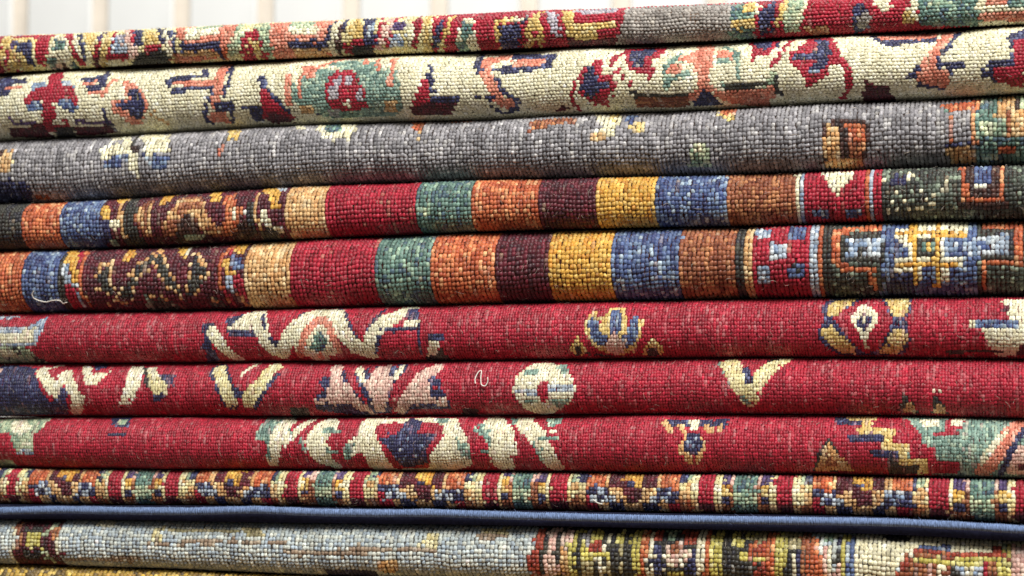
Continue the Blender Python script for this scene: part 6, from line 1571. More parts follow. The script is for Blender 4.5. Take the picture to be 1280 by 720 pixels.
B C 1 96.0,6.9 97.4,8.5
B C 1 96.0,5.1 97.4,6.9
B N 1 96.0,0.0 97.4,5.1
B M 1 97.4,10.4 99.0,15.0
B M 1 97.4,8.5 99.0,10.4
B C 1 97.4,6.9 99.0,8.5
B L 1 97.4,5.0 99.0,6.9
B N 1 97.4,0.0 99.0,5.0
B C 1 99.0,10.4 100.2,15.0
B C 1 99.0,8.5 100.2,10.4
B L 1 99.0,6.9 100.2,8.5
B N 1 99.0,5.1 100.2,6.9
B C 1 99.0,0.0 100.2,5.1
B O 1 100.2,10.5 101.6,15.0
B O 1 100.2,8.5 101.6,10.5
B N 1 100.2,6.8 101.6,8.5
B L 1 100.2,5.0 101.6,6.8
B C 1 100.2,0.0 101.6,5.0
B O 1 101.6,10.5 103.2,15.0
B O 1 101.6,8.6 103.2,10.5
B L 1 101.6,6.8 103.2,8.6
B N 1 101.6,5.0 103.2,6.8
B R 1 101.6,0.0 103.2,5.0
B O 1 103.2,10.6 104.7,15.0
B O 1 103.2,8.6 104.7,10.6
B N 1 103.2,6.8 104.7,8.6
B N 1 103.2,5.0 104.7,6.8
B R 1 103.2,0.0 104.7,5.0
B N 1 104.7,10.1 106.0,15.0
B J 1 104.7,7.7 106.0,10.1
B C 1 104.7,5.4 106.0,7.7
B E 1 104.7,0.0 106.0,5.4
B V 1 106.0,10.1 107.5,15.0
B C 1 106.0,7.7 107.5,10.1
B C 1 106.0,5.4 107.5,7.7
B O 1 106.0,0.0 107.5,5.4
B J 1 107.5,10.1 108.8,15.0
B W 1 107.5,7.7 108.8,10.1
B J 1 107.5,5.3 108.8,7.7
B C 1 107.5,0.0 108.8,5.3
B R 1 108.8,10.1 110.4,15.0
B R 1 108.8,7.7 110.4,10.1
B R 1 108.8,5.3 110.4,7.7
B M 1 108.8,0.0 110.4,5.3
B R 1 110.4,10.1 113.0,15.0
B R 1 110.4,7.7 113.0,10.1
B R 1 110.4,5.4 113.0,7.7
B M 1 110.4,0.0 113.0,5.4
B J 1 113.0,10.0 114.4,15.0
B W 1 113.0,7.7 114.4,10.0
B J 1 113.0,5.4 114.4,7.7
B C 1 113.0,0.0 114.4,5.4
B U 1 114.4,10.7 116.5,15.0
B Y 1 114.4,8.6 116.5,10.7
B I 1 114.4,6.8 116.5,8.6
B N 1 114.4,4.8 116.5,6.8
B E 1 114.4,0.0 116.5,4.8
B Q 1 116.5,10.0 117.7,15.0
B E 1 116.5,7.7 117.7,10.0
B E 1 116.5,5.4 117.7,7.7
B E 1 116.5,0.0 117.7,5.4
B T 1 117.7,9.9 122.9,15.0
B T 1 117.7,7.7 122.9,9.9
B V 1 117.7,5.4 122.9,7.7
B T 1 117.7,0.0 122.9,5.4
B Q 1 122.9,9.8 124.2,15.0
B E 1 122.9,7.7 124.2,9.8
B E 1 122.9,5.5 124.2,7.7
B E 1 122.9,0.0 124.2,5.5
B U 1 124.2,10.3 126.3,15.0
B Y 1 124.2,8.5 126.3,10.3
B I 1 124.2,6.9 126.3,8.5
B N 1 124.2,5.1 126.3,6.9
B E 1 124.2,0.0 126.3,5.1
B J 1 126.3,9.9 127.6,15.0
B W 1 126.3,7.7 127.6,9.9
B J 1 126.3,5.5 127.6,7.7
B C 1 126.3,0.0 127.6,5.5
B R 1 127.6,9.9 130.1,15.0
B R 1 127.6,7.7 130.1,9.9
B R 1 127.6,5.5 130.1,7.7
B M 1 127.6,0.0 130.1,5.5
B R 1 130.1,9.9 131.8,15.0
B R 1 130.1,7.7 131.8,9.9
B R 1 130.1,5.5 131.8,7.7
B M 1 130.1,0.0 131.8,5.5
B J 1 131.8,9.9 133.2,15.0
B W 1 131.8,7.7 133.2,9.9
B J 1 131.8,5.5 133.2,7.7
B C 1 131.8,0.0 133.2,5.5
B V 1 133.2,9.9 134.9,15.0
B C 1 133.2,7.7 134.9,9.9
B J 1 133.2,5.5 134.9,7.7
B E 1 133.2,0.0 134.9,5.5
B N 1 134.9,10.0 136.3,15.0
B J 1 134.9,7.7 136.3,10.0
B C 1 134.9,5.5 136.3,7.7
B E 1 134.9,0.0 136.3,5.5
B O 1 136.3,10.6 137.9,15.0
B O 1 136.3,8.6 137.9,10.6
B N 1 136.3,6.8 137.9,8.6
B R 1 136.3,4.9 137.9,6.8
B R 1 136.3,0.0 137.9,4.9
B O 1 137.9,10.6 139.6,15.0
B O 1 137.9,8.6 139.6,10.6
B N 1 137.9,6.8 139.6,8.6
B L 1 137.9,4.9 139.6,6.8
B R 1 137.9,0.0 139.6,4.9
B O 1 139.6,10.7 141.2,15.0
B O 1 139.6,8.6 141.2,10.7
B L 1 139.6,6.8 141.2,8.6
B N 1 139.6,4.9 141.2,6.8
B C 1 139.6,0.0 141.2,4.9
B C 1 141.2,10.6 142.5,15.0
B C 1 141.2,8.6 142.5,10.6
B N 1 141.2,6.8 142.5,8.6
B L 1 141.2,4.8 142.5,6.8
B C 1 141.2,0.0 142.5,4.8
B M 1 142.5,10.7 144.1,15.0
B M 1 142.5,8.6 144.1,10.7
B C 1 142.5,6.8 144.1,8.6
B L 1 142.5,4.8 144.1,6.8
B N 1 142.5,0.0 144.1,4.8
B M 1 144.1,10.7 145.7,15.0
B M 1 144.1,8.7 145.7,10.7
B C 1 144.1,6.8 145.7,8.7
B C 1 144.1,4.7 145.7,6.8
B N 1 144.1,0.0 145.7,4.7
B Y 1 145.7,10.6 147.4,15.0
B M 1 145.7,8.6 147.4,10.6
B M 1 145.7,6.8 147.4,8.6
B C 1 145.7,4.7 147.4,6.8
B C 1 145.7,0.0 147.4,4.7
B Y 1 147.4,10.5 149.2,15.0
B N 1 147.4,8.6 149.2,10.5
B M 1 147.4,6.8 149.2,8.6
B M 1 147.4,4.8 149.2,6.8
B C 1 147.4,0.0 149.2,4.8
B Y 1 149.2,10.4 150.9,15.0
B Y 1 149.2,8.6 150.9,10.4
B M 1 149.2,6.9 150.9,8.6
B M 1 149.2,4.9 150.9,6.9
B C 1 149.2,0.0 150.9,4.9
B M 1 150.9,10.4 152.5,15.0
B M 1 150.9,8.6 152.5,10.4
B C 1 150.9,6.9 152.5,8.6
B C 1 150.9,5.0 152.5,6.9
B N 1 150.9,0.0 152.5,5.0
B M 1 152.5,10.4 154.2,15.0
B M 1 152.5,8.5 154.2,10.4
B C 1 152.5,6.9 154.2,8.5
B L 1 152.5,5.0 154.2,6.9
B N 1 152.5,0.0 154.2,5.0
B C 1 154.2,10.4 155.4,15.0
B C 1 154.2,8.5 155.4,10.4
B L 1 154.2,6.9 155.4,8.5
B N 1 154.2,5.0 155.4,6.9
B C 1 154.2,0.0 155.4,5.0
B O 1 155.4,10.4 157.0,15.0
B O 1 155.4,8.5 157.0,10.4
B N 1 155.4,6.8 157.0,8.5
B L 1 155.4,5.0 157.0,6.8
B C 1 155.4,0.0 157.0,5.0
B O 1 157.0,10.4 158.6,15.0
B O 1 157.0,8.5 158.6,10.4
B L 1 157.0,6.9 158.6,8.5
B N 1 157.0,5.0 158.6,6.9
B R 1 157.0,0.0 158.6,5.0
B O 1 158.6,10.4 160.2,15.0
B O 1 158.6,8.5 160.2,10.4
B N 1 158.6,6.8 160.2,8.5
B N 1 158.6,5.0 160.2,6.8
B R 1 158.6,0.0 160.2,5.0
B N 1 160.2,9.8 161.6,15.0
B J 1 160.2,7.7 161.6,9.8
B C 1 160.2,5.5 161.6,7.7
B E 1 160.2,0.0 161.6,5.5
B V 1 161.6,9.9 163.2,15.0
B C 1 161.6,7.7 163.2,9.9
B C 1 161.6,5.5 163.2,7.7
B O 1 161.6,0.0 163.2,5.5
B J 1 163.2,9.9 164.6,15.0
B W 1 163.2,7.7 164.6,9.9
B J 1 163.2,5.5 164.6,7.7
B C 1 163.2,0.0 164.6,5.5
B R 1 164.6,10.0 166.2,15.0
B R 1 164.6,7.7 166.2,10.0
B R 1 164.6,5.5 166.2,7.7
B M 1 164.6,0.0 166.2,5.5
B R 1 166.2,10.0 168.7,15.0
B R 1 166.2,7.7 168.7,10.0
B R 1 166.2,5.4 168.7,7.7
B M 1 166.2,0.0 168.7,5.4
B J 1 168.7,10.1 170.0,15.0
B W 1 168.7,7.7 170.0,10.1
B J 1 168.7,5.4 170.0,7.7
B C 1 168.7,0.0 170.0,5.4
B U 1 170.0,10.6 172.2,15.0
B Y 1 170.0,8.6 172.2,10.6
B I 1 170.0,6.8 172.2,8.6
B N 1 170.0,4.8 172.2,6.8
B E 1 170.0,0.0 172.2,4.8
B Q 1 172.2,10.1 173.3,15.0
B E 1 172.2,7.7 173.3,10.1
B E 1 172.2,5.3 173.3,7.7
B E 1 172.2,0.0 173.3,5.3
B T 1 173.3,10.0 178.5,15.0
B T 1 173.3,7.7 178.5,10.0
B V 1 173.3,5.3 178.5,7.7
B T 1 173.3,0.0 178.5,5.3
B Q 1 178.5,9.9 179.8,15.0
B E 1 178.5,7.7 179.8,9.9
B E 1 178.5,5.4 179.8,7.7
B E 1 178.5,0.0 179.8,5.4
B U 1 179.8,10.5 181.9,15.0
B Y 1 179.8,8.6 181.9,10.5
B I 1 179.8,6.8 181.9,8.6
B N 1 179.8,5.0 181.9,6.8
B E 1 179.8,0.0 181.9,5.0
B J 1 181.9,10.0 183.3,15.0
B W 1 181.9,7.7 183.3,10.0
B J 1 181.9,5.4 183.3,7.7
B C 1 181.9,0.0 183.3,5.4
B R 1 183.3,10.0 185.9,15.0
B R 1 183.3,7.7 185.9,10.0
B R 1 183.3,5.4 185.9,7.7
B M 1 183.3,0.0 185.9,5.4
B R 1 185.9,9.9 187.7,15.0
B R 1 185.9,7.7 187.7,9.9
B R 1 185.9,5.5 187.7,7.7
B M 1 185.9,0.0 187.7,5.5
B J 1 187.7,9.8 189.3,15.0
B W 1 187.7,7.7 189.3,9.8
B J 1 187.7,5.6 189.3,7.7
B C 1 187.7,0.0 189.3,5.6
B V 1 189.3,9.8 191.0,15.0
B C 1 189.3,7.7 191.0,9.8
B J 1 189.3,5.6 191.0,7.7
B E 1 189.3,0.0 191.0,5.6
B N 1 191.0,9.9 192.6,15.0
B J 1 191.0,7.7 192.6,9.9
B C 1 191.0,5.6 192.6,7.7
B E 1 191.0,0.0 192.6,5.6
B O 1 192.6,10.4 194.3,15.0
B O 1 192.6,8.5 194.3,10.4
B N 1 192.6,6.9 194.3,8.5
B R 1 192.6,5.1 194.3,6.9
B R 1 192.6,0.0 194.3,5.1
B O 1 194.3,10.5 196.0,15.0
B O 1 194.3,8.6 196.0,10.5
B N 1 194.3,6.8 196.0,8.6
B L 1 194.3,5.0 196.0,6.8
B R 1 194.3,0.0 196.0,5.0
B O 1 196.0,10.5 197.8,15.0
B O 1 196.0,8.6 197.8,10.5
B L 1 196.0,6.8 197.8,8.6
B N 1 196.0,5.0 197.8,6.8
B C 1 196.0,0.0 197.8,5.0
B C 1 197.8,10.7 199.1,15.0
B C 1 197.8,8.6 199.1,10.7
B N 1 197.8,6.8 199.1,8.6
B L 1 197.8,4.9 199.1,6.8
B C 1 197.8,0.0 199.1,4.9
B M 1 199.1,10.6 200.9,15.0
B M 1 199.1,8.6 200.9,10.6
B C 1 199.1,6.8 200.9,8.6
B L 1 199.1,4.8 200.9,6.8
B N 1 199.1,0.0 200.9,4.8
B M 1 200.9,10.6 202.7,15.0
B M 1 200.9,8.6 202.7,10.6
B C 1 200.9,6.8 202.7,8.6
B C 1 200.9,4.9 202.7,6.8
B N 1 200.9,0.0 202.7,4.9
B Y 1 202.7,10.6 204.4,15.0
B M 1 202.7,8.6 204.4,10.6
B M 1 202.7,6.8 204.4,8.6
B C 1 202.7,4.8 204.4,6.8
B C 1 202.7,0.0 204.4,4.8
B Y 1 204.4,10.6 206.4,15.0
B N 1 204.4,8.6 206.4,10.6
B M 1 204.4,6.8 206.4,8.6
B M 1 204.4,4.9 206.4,6.8
B C 1 204.4,0.0 206.4,4.9
B Y 1 206.4,10.7 208.1,15.0
B Y 1 206.4,8.6 208.1,10.7
B M 1 206.4,6.8 208.1,8.6
B M 1 206.4,4.8 208.1,6.8
B C 1 206.4,0.0 208.1,4.8
B M 1 208.1,10.6 209.9,15.0
B M 1 208.1,8.6 209.9,10.6
B C 1 208.1,6.8 209.9,8.6
B C 1 208.1,4.8 209.9,6.8
B N 1 208.1,0.0 209.9,4.8
B M 1 209.9,10.6 211.6,15.0
B M 1 209.9,8.6 211.6,10.6
B C 1 209.9,6.8 211.6,8.6
B L 1 209.9,4.8 211.6,6.8
B N 1 209.9,0.0 211.6,4.8
B C 1 211.6,10.5 213.0,15.0
B C 1 211.6,8.6 213.0,10.5
B L 1 211.6,6.8 213.0,8.6
B N 1 211.6,4.9 213.0,6.8
B C 1 211.6,0.0 213.0,4.9
B O 1 213.0,10.5 214.7,15.0
B O 1 213.0,8.6 214.7,10.5
B N 1 213.0,6.8 214.7,8.6
B L 1 213.0,4.9 214.7,6.8
B C 1 213.0,0.0 214.7,4.9
B O 1 214.7,10.4 216.5,15.0
B O 1 214.7,8.6 216.5,10.4
B L 1 214.7,6.9 216.5,8.6
B N 1 214.7,4.9 216.5,6.9
B R 1 214.7,0.0 216.5,4.9
B O 1 216.5,10.4 218.2,15.0
B O 1 216.5,8.5 218.2,10.4
B N 1 216.5,6.9 218.2,8.5
B N 1 216.5,5.0 218.2,6.9
B R 1 216.5,0.0 218.2,5.0
B N 1 218.2,9.8 219.7,15.0
B J 1 218.2,7.7 219.7,9.8
B C 1 218.2,5.6 219.7,7.7
B E 1 218.2,0.0 219.7,5.6
B V 1 219.7,9.9 221.4,15.0
B C 1 219.7,7.7 221.4,9.9
B C 1 219.7,5.6 221.4,7.7
B O 1 219.7,0.0 221.4,5.6
B J 1 221.4,9.9 222.9,15.0
B W 1 221.4,7.7 222.9,9.9
B J 1 221.4,5.6 222.9,7.7
B C 1 221.4,0.0 222.9,5.6
B R 1 222.9,10.0 224.6,15.0
B R 1 222.9,7.7 224.6,10.0
B R 1 222.9,5.5 224.6,7.7
B M 1 222.9,0.0 224.6,5.5
B R 1 224.6,9.9 227.3,15.0
B R 1 224.6,7.7 227.3,9.9
B R 1 224.6,5.5 227.3,7.7
B M 1 224.6,0.0 227.3,5.5
B J 1 227.3,10.0 228.8,15.0
B W 1 227.3,7.7 228.8,10.0
B J 1 227.3,5.5 228.8,7.7
B C 1 227.3,0.0 228.8,5.5
B U 1 228.8,10.5 231.1,15.0
B Y 1 228.8,8.6 231.1,10.5
B I 1 228.8,6.9 231.1,8.6
B N 1 228.8,5.0 231.1,6.9
B E 1 228.8,0.0 231.1,5.0
B Q 1 231.1,10.0 232.4,15.0
B E 1 231.1,7.7 232.4,10.0
B E 1 231.1,5.5 232.4,7.7
B E 1 231.1,0.0 232.4,5.5
B T 1 232.4,10.1 237.8,15.0
B T 1 232.4,7.7 237.8,10.1
B V 1 232.4,5.4 237.8,7.7
B T 1 232.4,0.0 237.8,5.4
B Q 1 237.8,10.1 239.0,15.0
B E 1 237.8,7.7 239.0,10.1
B E 1 237.8,5.3 239.0,7.7
B E 1 237.8,0.0 239.0,5.3
B U 1 239.0,10.5 241.3,15.0
B Y 1 239.0,8.6 241.3,10.5
B I 1 239.0,6.8 241.3,8.6
B N 1 239.0,4.8 241.3,6.8
B E 1 239.0,0.0 241.3,4.8
B J 1 241.3,10.0 242.8,15.0
B W 1 241.3,7.7 242.8,10.0
B J 1 241.3,5.4 242.8,7.7
B C 1 241.3,0.0 242.8,5.4
B R 1 242.8,9.9 245.5,15.0
B R 1 242.8,7.7 245.5,9.9
B R 1 242.8,5.4 245.5,7.7
B M 1 242.8,0.0 245.5,5.4
B R 1 245.5,10.0 247.2,15.0
B R 1 245.5,7.7 247.2,10.0
B R 1 245.5,5.4 247.2,7.7
B M 1 245.5,0.0 247.2,5.4
B J 1 247.2,9.9 248.7,15.0
B W 1 247.2,7.7 248.7,9.9
B J 1 247.2,5.5 248.7,7.7
B C 1 247.2,0.0 248.7,5.5
B V 1 248.7,9.9 250.4,15.0
B C 1 248.7,7.7 250.4,9.9
B J 1 248.7,5.5 250.4,7.7
B E 1 248.7,0.0 250.4,5.5
B N 1 250.4,9.9 251.9,15.0
B J 1 250.4,7.7 251.9,9.9
B C 1 250.4,5.5 251.9,7.7
B E 1 250.4,0.0 251.9,5.5
B O 1 251.9,10.5 253.6,15.0
B O 1 251.9,8.6 253.6,10.5
B N 1 251.9,6.8 253.6,8.6
B R 1 251.9,5.0 253.6,6.8
B R 1 251.9,0.0 253.6,5.0
B O 1 253.6,10.5 255.3,15.0
B O 1 253.6,8.6 255.3,10.5
B N 1 253.6,6.8 255.3,8.6
B L 1 253.6,4.9 255.3,6.8
B R 1 253.6,0.0 255.3,4.9
B O 1 255.3,10.4 257.0,15.0
B O 1 255.3,8.5 257.0,10.4
B L 1 255.3,6.8 257.0,8.5
B N 1 255.3,5.0 257.0,6.8
B C 1 255.3,0.0 257.0,5.0
B C 1 257.0,10.4 258.3,15.0
B C 1 257.0,8.6 258.3,10.4
B N 1 257.0,6.8 258.3,8.6
B L 1 257.0,5.0 258.3,6.8
B C 1 257.0,0.0 258.3,5.0
B M 1 258.3,10.4 260.0,15.0
B M 1 258.3,8.5 260.0,10.4
B C 1 258.3,6.9 260.0,8.5
B L 1 258.3,5.0 260.0,6.9
B N 1 258.3,0.0 260.0,5.0
B M 1 260.0,10.6 261.7,15.0
B M 1 260.0,8.6 261.7,10.6
B C 1 260.0,6.8 261.7,8.6
B C 1 260.0,5.0 261.7,6.8
B N 1 260.0,0.0 261.7,5.0
B Y 1 261.7,10.6 263.3,15.0
B M 1 261.7,8.6 263.3,10.6
B M 1 261.7,6.8 263.3,8.6
B C 1 261.7,4.9 263.3,6.8
B C 1 261.7,0.0 263.3,4.9
B Y 1 263.3,10.7 265.2,15.0
B N 1 263.3,8.6 265.2,10.7
B M 1 263.3,6.8 265.2,8.6
B M 1 263.3,4.9 265.2,6.8
B C 1 263.3,0.0 265.2,4.9
B Y 1 265.2,10.6 266.9,15.0
B Y 1 265.2,8.6 266.9,10.6
B M 1 265.2,6.8 266.9,8.6
B M 1 265.2,4.8 266.9,6.8
B C 1 265.2,0.0 266.9,4.8
B M 1 266.9,10.6 268.6,15.0
B M 1 266.9,8.6 268.6,10.6
B C 1 266.9,6.8 268.6,8.6
B C 1 266.9,4.8 268.6,6.8
B N 1 266.9,0.0 268.6,4.8
B M 1 268.6,10.5 270.3,15.0
B M 1 268.6,8.6 270.3,10.5
B C 1 268.6,6.8 270.3,8.6
B L 1 268.6,4.8 270.3,6.8
B N 1 268.6,0.0 270.3,4.8
B C 1 270.3,10.5 271.6,15.0
B C 1 270.3,8.6 271.6,10.5
B L 1 270.3,6.9 271.6,8.6
B N 1 270.3,4.9 271.6,6.9
B C 1 270.3,0.0 271.6,4.9
B O 1 271.6,10.5 273.3,15.0
B O 1 271.6,8.6 273.3,10.5
B N 1 271.6,6.9 273.3,8.6
B L 1 271.6,4.9 273.3,6.9
B C 1 271.6,0.0 273.3,4.9
B O 1 273.3,10.6 274.9,15.0
B O 1 273.3,8.6 274.9,10.6
B L 1 273.3,6.9 274.9,8.6
B N 1 273.3,5.0 274.9,6.9
B R 1 273.3,0.0 274.9,5.0
B O 1 274.9,10.6 276.6,15.0
B O 1 274.9,8.6 276.6,10.6
B N 1 274.9,6.9 276.6,8.6
B N 1 274.9,4.9 276.6,6.9
B R 1 274.9,0.0 276.6,4.9
B N 1 276.6,10.0 278.1,15.0
B J 1 276.6,7.7 278.1,10.0
B C 1 276.6,5.5 278.1,7.7
B E 1 276.6,0.0 278.1,5.5
B V 1 278.1,10.0 279.7,15.0
B C 1 278.1,7.7 279.7,10.0
B C 1 278.1,5.5 279.7,7.7
B O 1 278.1,0.0 279.7,5.5
B J 1 279.7,9.9 281.2,15.0
B W 1 279.7,7.7 281.2,9.9
B J 1 279.7,5.5 281.2,7.7
B C 1 279.7,0.0 281.2,5.5
B R 1 281.2,10.0 282.9,15.0
B R 1 281.2,7.7 282.9,10.0
B R 1 281.2,5.5 282.9,7.7
B M 1 281.2,0.0 282.9,5.5
B R 1 282.9,9.9 285.7,15.0
B R 1 282.9,7.7 285.7,9.9
B R 1 282.9,5.5 285.7,7.7
B M 1 282.9,0.0 285.7,5.5
B J 1 285.7,9.9 287.3,15.0
B W 1 285.7,7.7 287.3,9.9
B J 1 285.7,5.6 287.3,7.7
B C 1 285.7,0.0 287.3,5.6
B U 1 287.3,10.5 289.7,15.0
B Y 1 287.3,8.6 289.7,10.5
B I 1 287.3,6.9 289.7,8.6
B N 1 287.3,5.1 289.7,6.9
B E 1 287.3,0.0 289.7,5.1
B Q 1 289.7,10.1 291.0,15.0
B E 1 289.7,7.7 291.0,10.1
B E 1 289.7,5.5 291.0,7.7
B E 1 289.7,0.0 291.0,5.5
B T 1 291.0,10.1 296.6,15.0
B T 1 291.0,7.7 296.6,10.1
B V 1 291.0,5.4 296.6,7.7
B T 1 291.0,0.0 296.6,5.4
B Q 1 296.6,10.0 297.9,15.0
B E 1 296.6,7.7 297.9,10.0
B E 1 296.6,5.5 297.9,7.7
B E 1 296.6,0.0 297.9,5.5
B U 1 297.9,10.5 300.3,15.0
B Y 1 297.9,8.6 300.3,10.5
B I 1 297.9,6.9 300.3,8.6
B N 1 297.9,5.0 300.3,6.9
B E 1 297.9,0.0 300.3,5.0
B J 1 300.3,10.1 301.8,15.0
B W 1 300.3,7.7 301.8,10.1
B J 1 300.3,5.4 301.8,7.7
B C 1 300.3,0.0 301.8,5.4
B R 1 301.8,10.0 304.5,15.0
B R 1 301.8,7.7 304.5,10.0
B R 1 301.8,5.5 304.5,7.7
B M 1 301.8,0.0 304.5,5.5
B R 1 304.5,10.0 306.0,15.0
B R 1 304.5,7.7 306.0,10.0
B R 1 304.5,5.4 306.0,7.7
B M 1 304.5,0.0 306.0,5.4
B J 1 306.0,10.0 307.3,15.0
B W 1 306.0,7.7 307.3,10.0
B J 1 306.0,5.5 307.3,7.7
B C 1 306.0,0.0 307.3,5.5
B V 1 307.3,10.0 308.7,15.0
B C 1 307.3,7.7 308.7,10.0
B J 1 307.3,5.4 308.7,7.7
B E 1 307.3,0.0 308.7,5.4
B N 1 308.7,10.0 310.0,15.0
B J 1 308.7,7.7 310.0,10.0
B C 1 308.7,5.4 310.0,7.7
B E 1 308.7,0.0 310.0,5.4
B O 1 310.0,10.4 311.4,15.0
B O 1 310.0,8.6 311.4,10.4
B N 1 310.0,6.9 311.4,8.6
B R 1 310.0,5.0 311.4,6.9
B R 1 310.0,0.0 311.4,5.0
B O 1 311.4,10.5 312.8,15.0
B O 1 311.4,8.6 312.8,10.5
B N 1 311.4,6.9 312.8,8.6
B L 1 311.4,5.0 312.8,6.9
B R 1 311.4,0.0 312.8,5.0
B O 1 312.8,10.4 314.2,15.0
B O 1 312.8,8.6 314.2,10.4
B L 1 312.8,6.9 314.2,8.6
B N 1 312.8,5.0 314.2,6.9
B C 1 312.8,0.0 314.2,5.0
B C 1 314.2,10.5 315.3,15.0
B C 1 314.2,8.6 315.3,10.5
B N 1 314.2,6.9 315.3,8.6
B L 1 314.2,5.0 315.3,6.9
B C 1 314.2,0.0 315.3,5.0
B M 1 315.3,10.5 316.7,15.0
B M 1 315.3,8.6 316.7,10.5
B C 1 315.3,6.8 316.7,8.6
B L 1 315.3,5.0 316.7,6.8
B N 1 315.3,0.0 316.7,5.0
B M 1 316.7,10.5 318.2,15.0
B M 1 316.7,8.6 318.2,10.5
B C 1 316.7,6.8 318.2,8.6
B C 1 316.7,5.0 318.2,6.8
B N 1 316.7,0.0 318.2,5.0
B Y 1 318.2,10.5 319.6,15.0
B M 1 318.2,8.6 319.6,10.5
B M 1 318.2,6.8 319.6,8.6
B C 1 318.2,5.0 319.6,6.8
B C 1 318.2,0.0 319.6,5.0
B Y 1 319.6,10.5 321.2,15.0
B N 1 319.6,8.6 321.2,10.5
B M 1 319.6,6.8 321.2,8.6
B M 1 319.6,4.9 321.2,6.8
B C 1 319.6,0.0 321.2,4.9
B Y 1 321.2,10.5 322.6,15.0
B Y 1 321.2,8.6 322.6,10.5
B M 1 321.2,6.8 322.6,8.6
B M 1 321.2,4.9 322.6,6.8
B C 1 321.2,0.0 322.6,4.9
B M 1 322.6,10.5 324.0,15.0
B M 1 322.6,8.6 324.0,10.5
B C 1 322.6,6.8 324.0,8.6
B C 1 322.6,4.9 324.0,6.8
B N 1 322.6,0.0 324.0,4.9
B M 1 324.0,10.5 325.4,15.0
B M 1 324.0,8.6 325.4,10.5
B C 1 324.0,6.9 325.4,8.6
B L 1 324.0,5.0 325.4,6.9
B N 1 324.0,0.0 325.4,5.0
B C 1 325.4,10.5 326.0,15.0
B C 1 325.4,8.6 326.0,10.5
B L 1 325.4,6.9 326.0,8.6
B N 1 325.4,5.0 326.0,6.9
B C 1 325.4,0.0 326.0,5.0
B O 1 326.0,10.5 326.0,15.0
B O 1 326.0,8.6 326.0,10.5
B N 1 326.0,6.9 326.0,8.6
B L 1 326.0,5.0 326.0,6.9
B C 1 326.0,0.0 326.0,5.0
B O 1 326.0,10.5 326.0,15.0
B O 1 326.0,8.6 326.0,10.5
B L 1 326.0,6.9 326.0,8.6
B N 1 326.0,5.0 326.0,6.9
B R 1 326.0,0.0 326.0,5.0
B O 1 326.0,10.5 326.0,15.0
B O 1 326.0,8.6 326.0,10.5
B N 1 326.0,6.9 326.0,8.6
B N 1 326.0,5.0 326.0,6.9
B R 1 326.0,0.0 326.0,5.0
B N 1 326.0,10.0 326.0,15.0
B J 1 326.0,7.7 326.0,10.0
B C 1 326.0,5.5 326.0,7.7
B E 1 326.0,0.0 326.0,5.5
B V 1 326.0,10.0 326.0,15.0
B C 1 326.0,7.7 326.0,10.0
B C 1 326.0,5.5 326.0,7.7
B O 1 326.0,0.0 326.0,5.5
B J 1 326.0,10.0 326.0,15.0
B W 1 326.0,7.7 326.0,10.0
B J 1 326.0,5.5 326.0,7.7
B C 1 326.0,0.0 326.0,5.5
B R 1 326.0,10.0 326.0,15.0
B R 1 326.0,7.7 326.0,10.0
B R 1 326.0,5.5 326.0,7.7
B M 1 326.0,0.0 326.0,5.5
"""),
dict(
    seed=110,
    lower=[(-457.1, -182.51), (-436.2, -182.64), (-415.2, -182.77), (-394.3, -182.9), (-373.3, -183.03), (-352.4, -183.16), (-331.4, -183.29), (-310.5, -183.42), (-289.5, -183.58), (-268.6, -183.79), (-247.7, -184.07), (-226.7, -184.41), (-205.8, -184.77), (-184.8, -185.07), (-163.9, -185.31), (-142.9, -185.48), (-122.0, -185.62), (-101.0, -185.75), (-80.1, -185.87), (-59.2, -186.0), (-38.2, -186.12), (-17.3, -186.22), (3.7, -186.3), (24.6, -186.33), (45.6, -186.35), (66.5, -186.4), (87.5, -186.51), (108.4, -186.7), (129.3, -186.94), (150.3, -187.22), (171.2, -187.54), (192.2, -187.9), (213.1, -188.34), (234.1, -188.91), (255.0, -189.69), (275.9, -190.63), (296.9, -191.61), (317.8, -192.52), (338.8, -193.33), (359.7, -194.08), (380.7, -194.8)],
    upper=[(-457.7, -153.12), (-436.7, -152.91), (-415.7, -152.7), (-394.7, -152.49), (-373.8, -152.27), (-352.8, -152.06), (-331.8, -151.85), (-310.8, -151.64), (-289.9, -151.45), (-268.9, -151.32), (-247.9, -151.27), (-226.9, -151.27), (-206.0, -151.29), (-185.0, -151.28), (-164.0, -151.24), (-143.1, -151.17), (-122.1, -151.08), (-101.1, -150.99), (-80.1, -150.89), (-59.2, -150.8), (-38.2, -150.7), (-17.2, -150.63), (3.8, -150.59), (24.7, -150.59), (45.7, -150.61), (66.7, -150.66), (87.7, -150.75), (108.6, -150.88), (129.6, -151.02), (150.6, -151.18), (171.5, -151.34), (192.5, -151.5), (213.5, -151.72), (234.5, -152.07), (255.4, -152.62), (276.4, -153.34), (297.4, -154.1), (318.4, -154.82), (339.3, -155.47), (360.3, -156.06), (381.3, -156.64)],
    mix=0.14,
    label='pale blue grey rug with a brown hourglass figure near its left end',
    field='A',
    knot_mm=(2.7, 3.0, 1.15),
    bulge=1.15,
    front=0,
    back=225,
    weft='4a4640',
    vary=0.13,
    hank=0.35,
    lint=0.03,
    lint_col='e8e8e0',
    fill=(0.99, 1.18),
    lean=0.0,
    span=(-424.7, 367.8),
    parts=[('field', ''), ('hourglass_motif', 'brown hourglass figure with a yellow heart'), ('figured_end', 'dark, gold and rust patterned end of the pale blue rug'), ('figured_end', 'ivory field with a stepped red and gold outline')],
    threads=[],
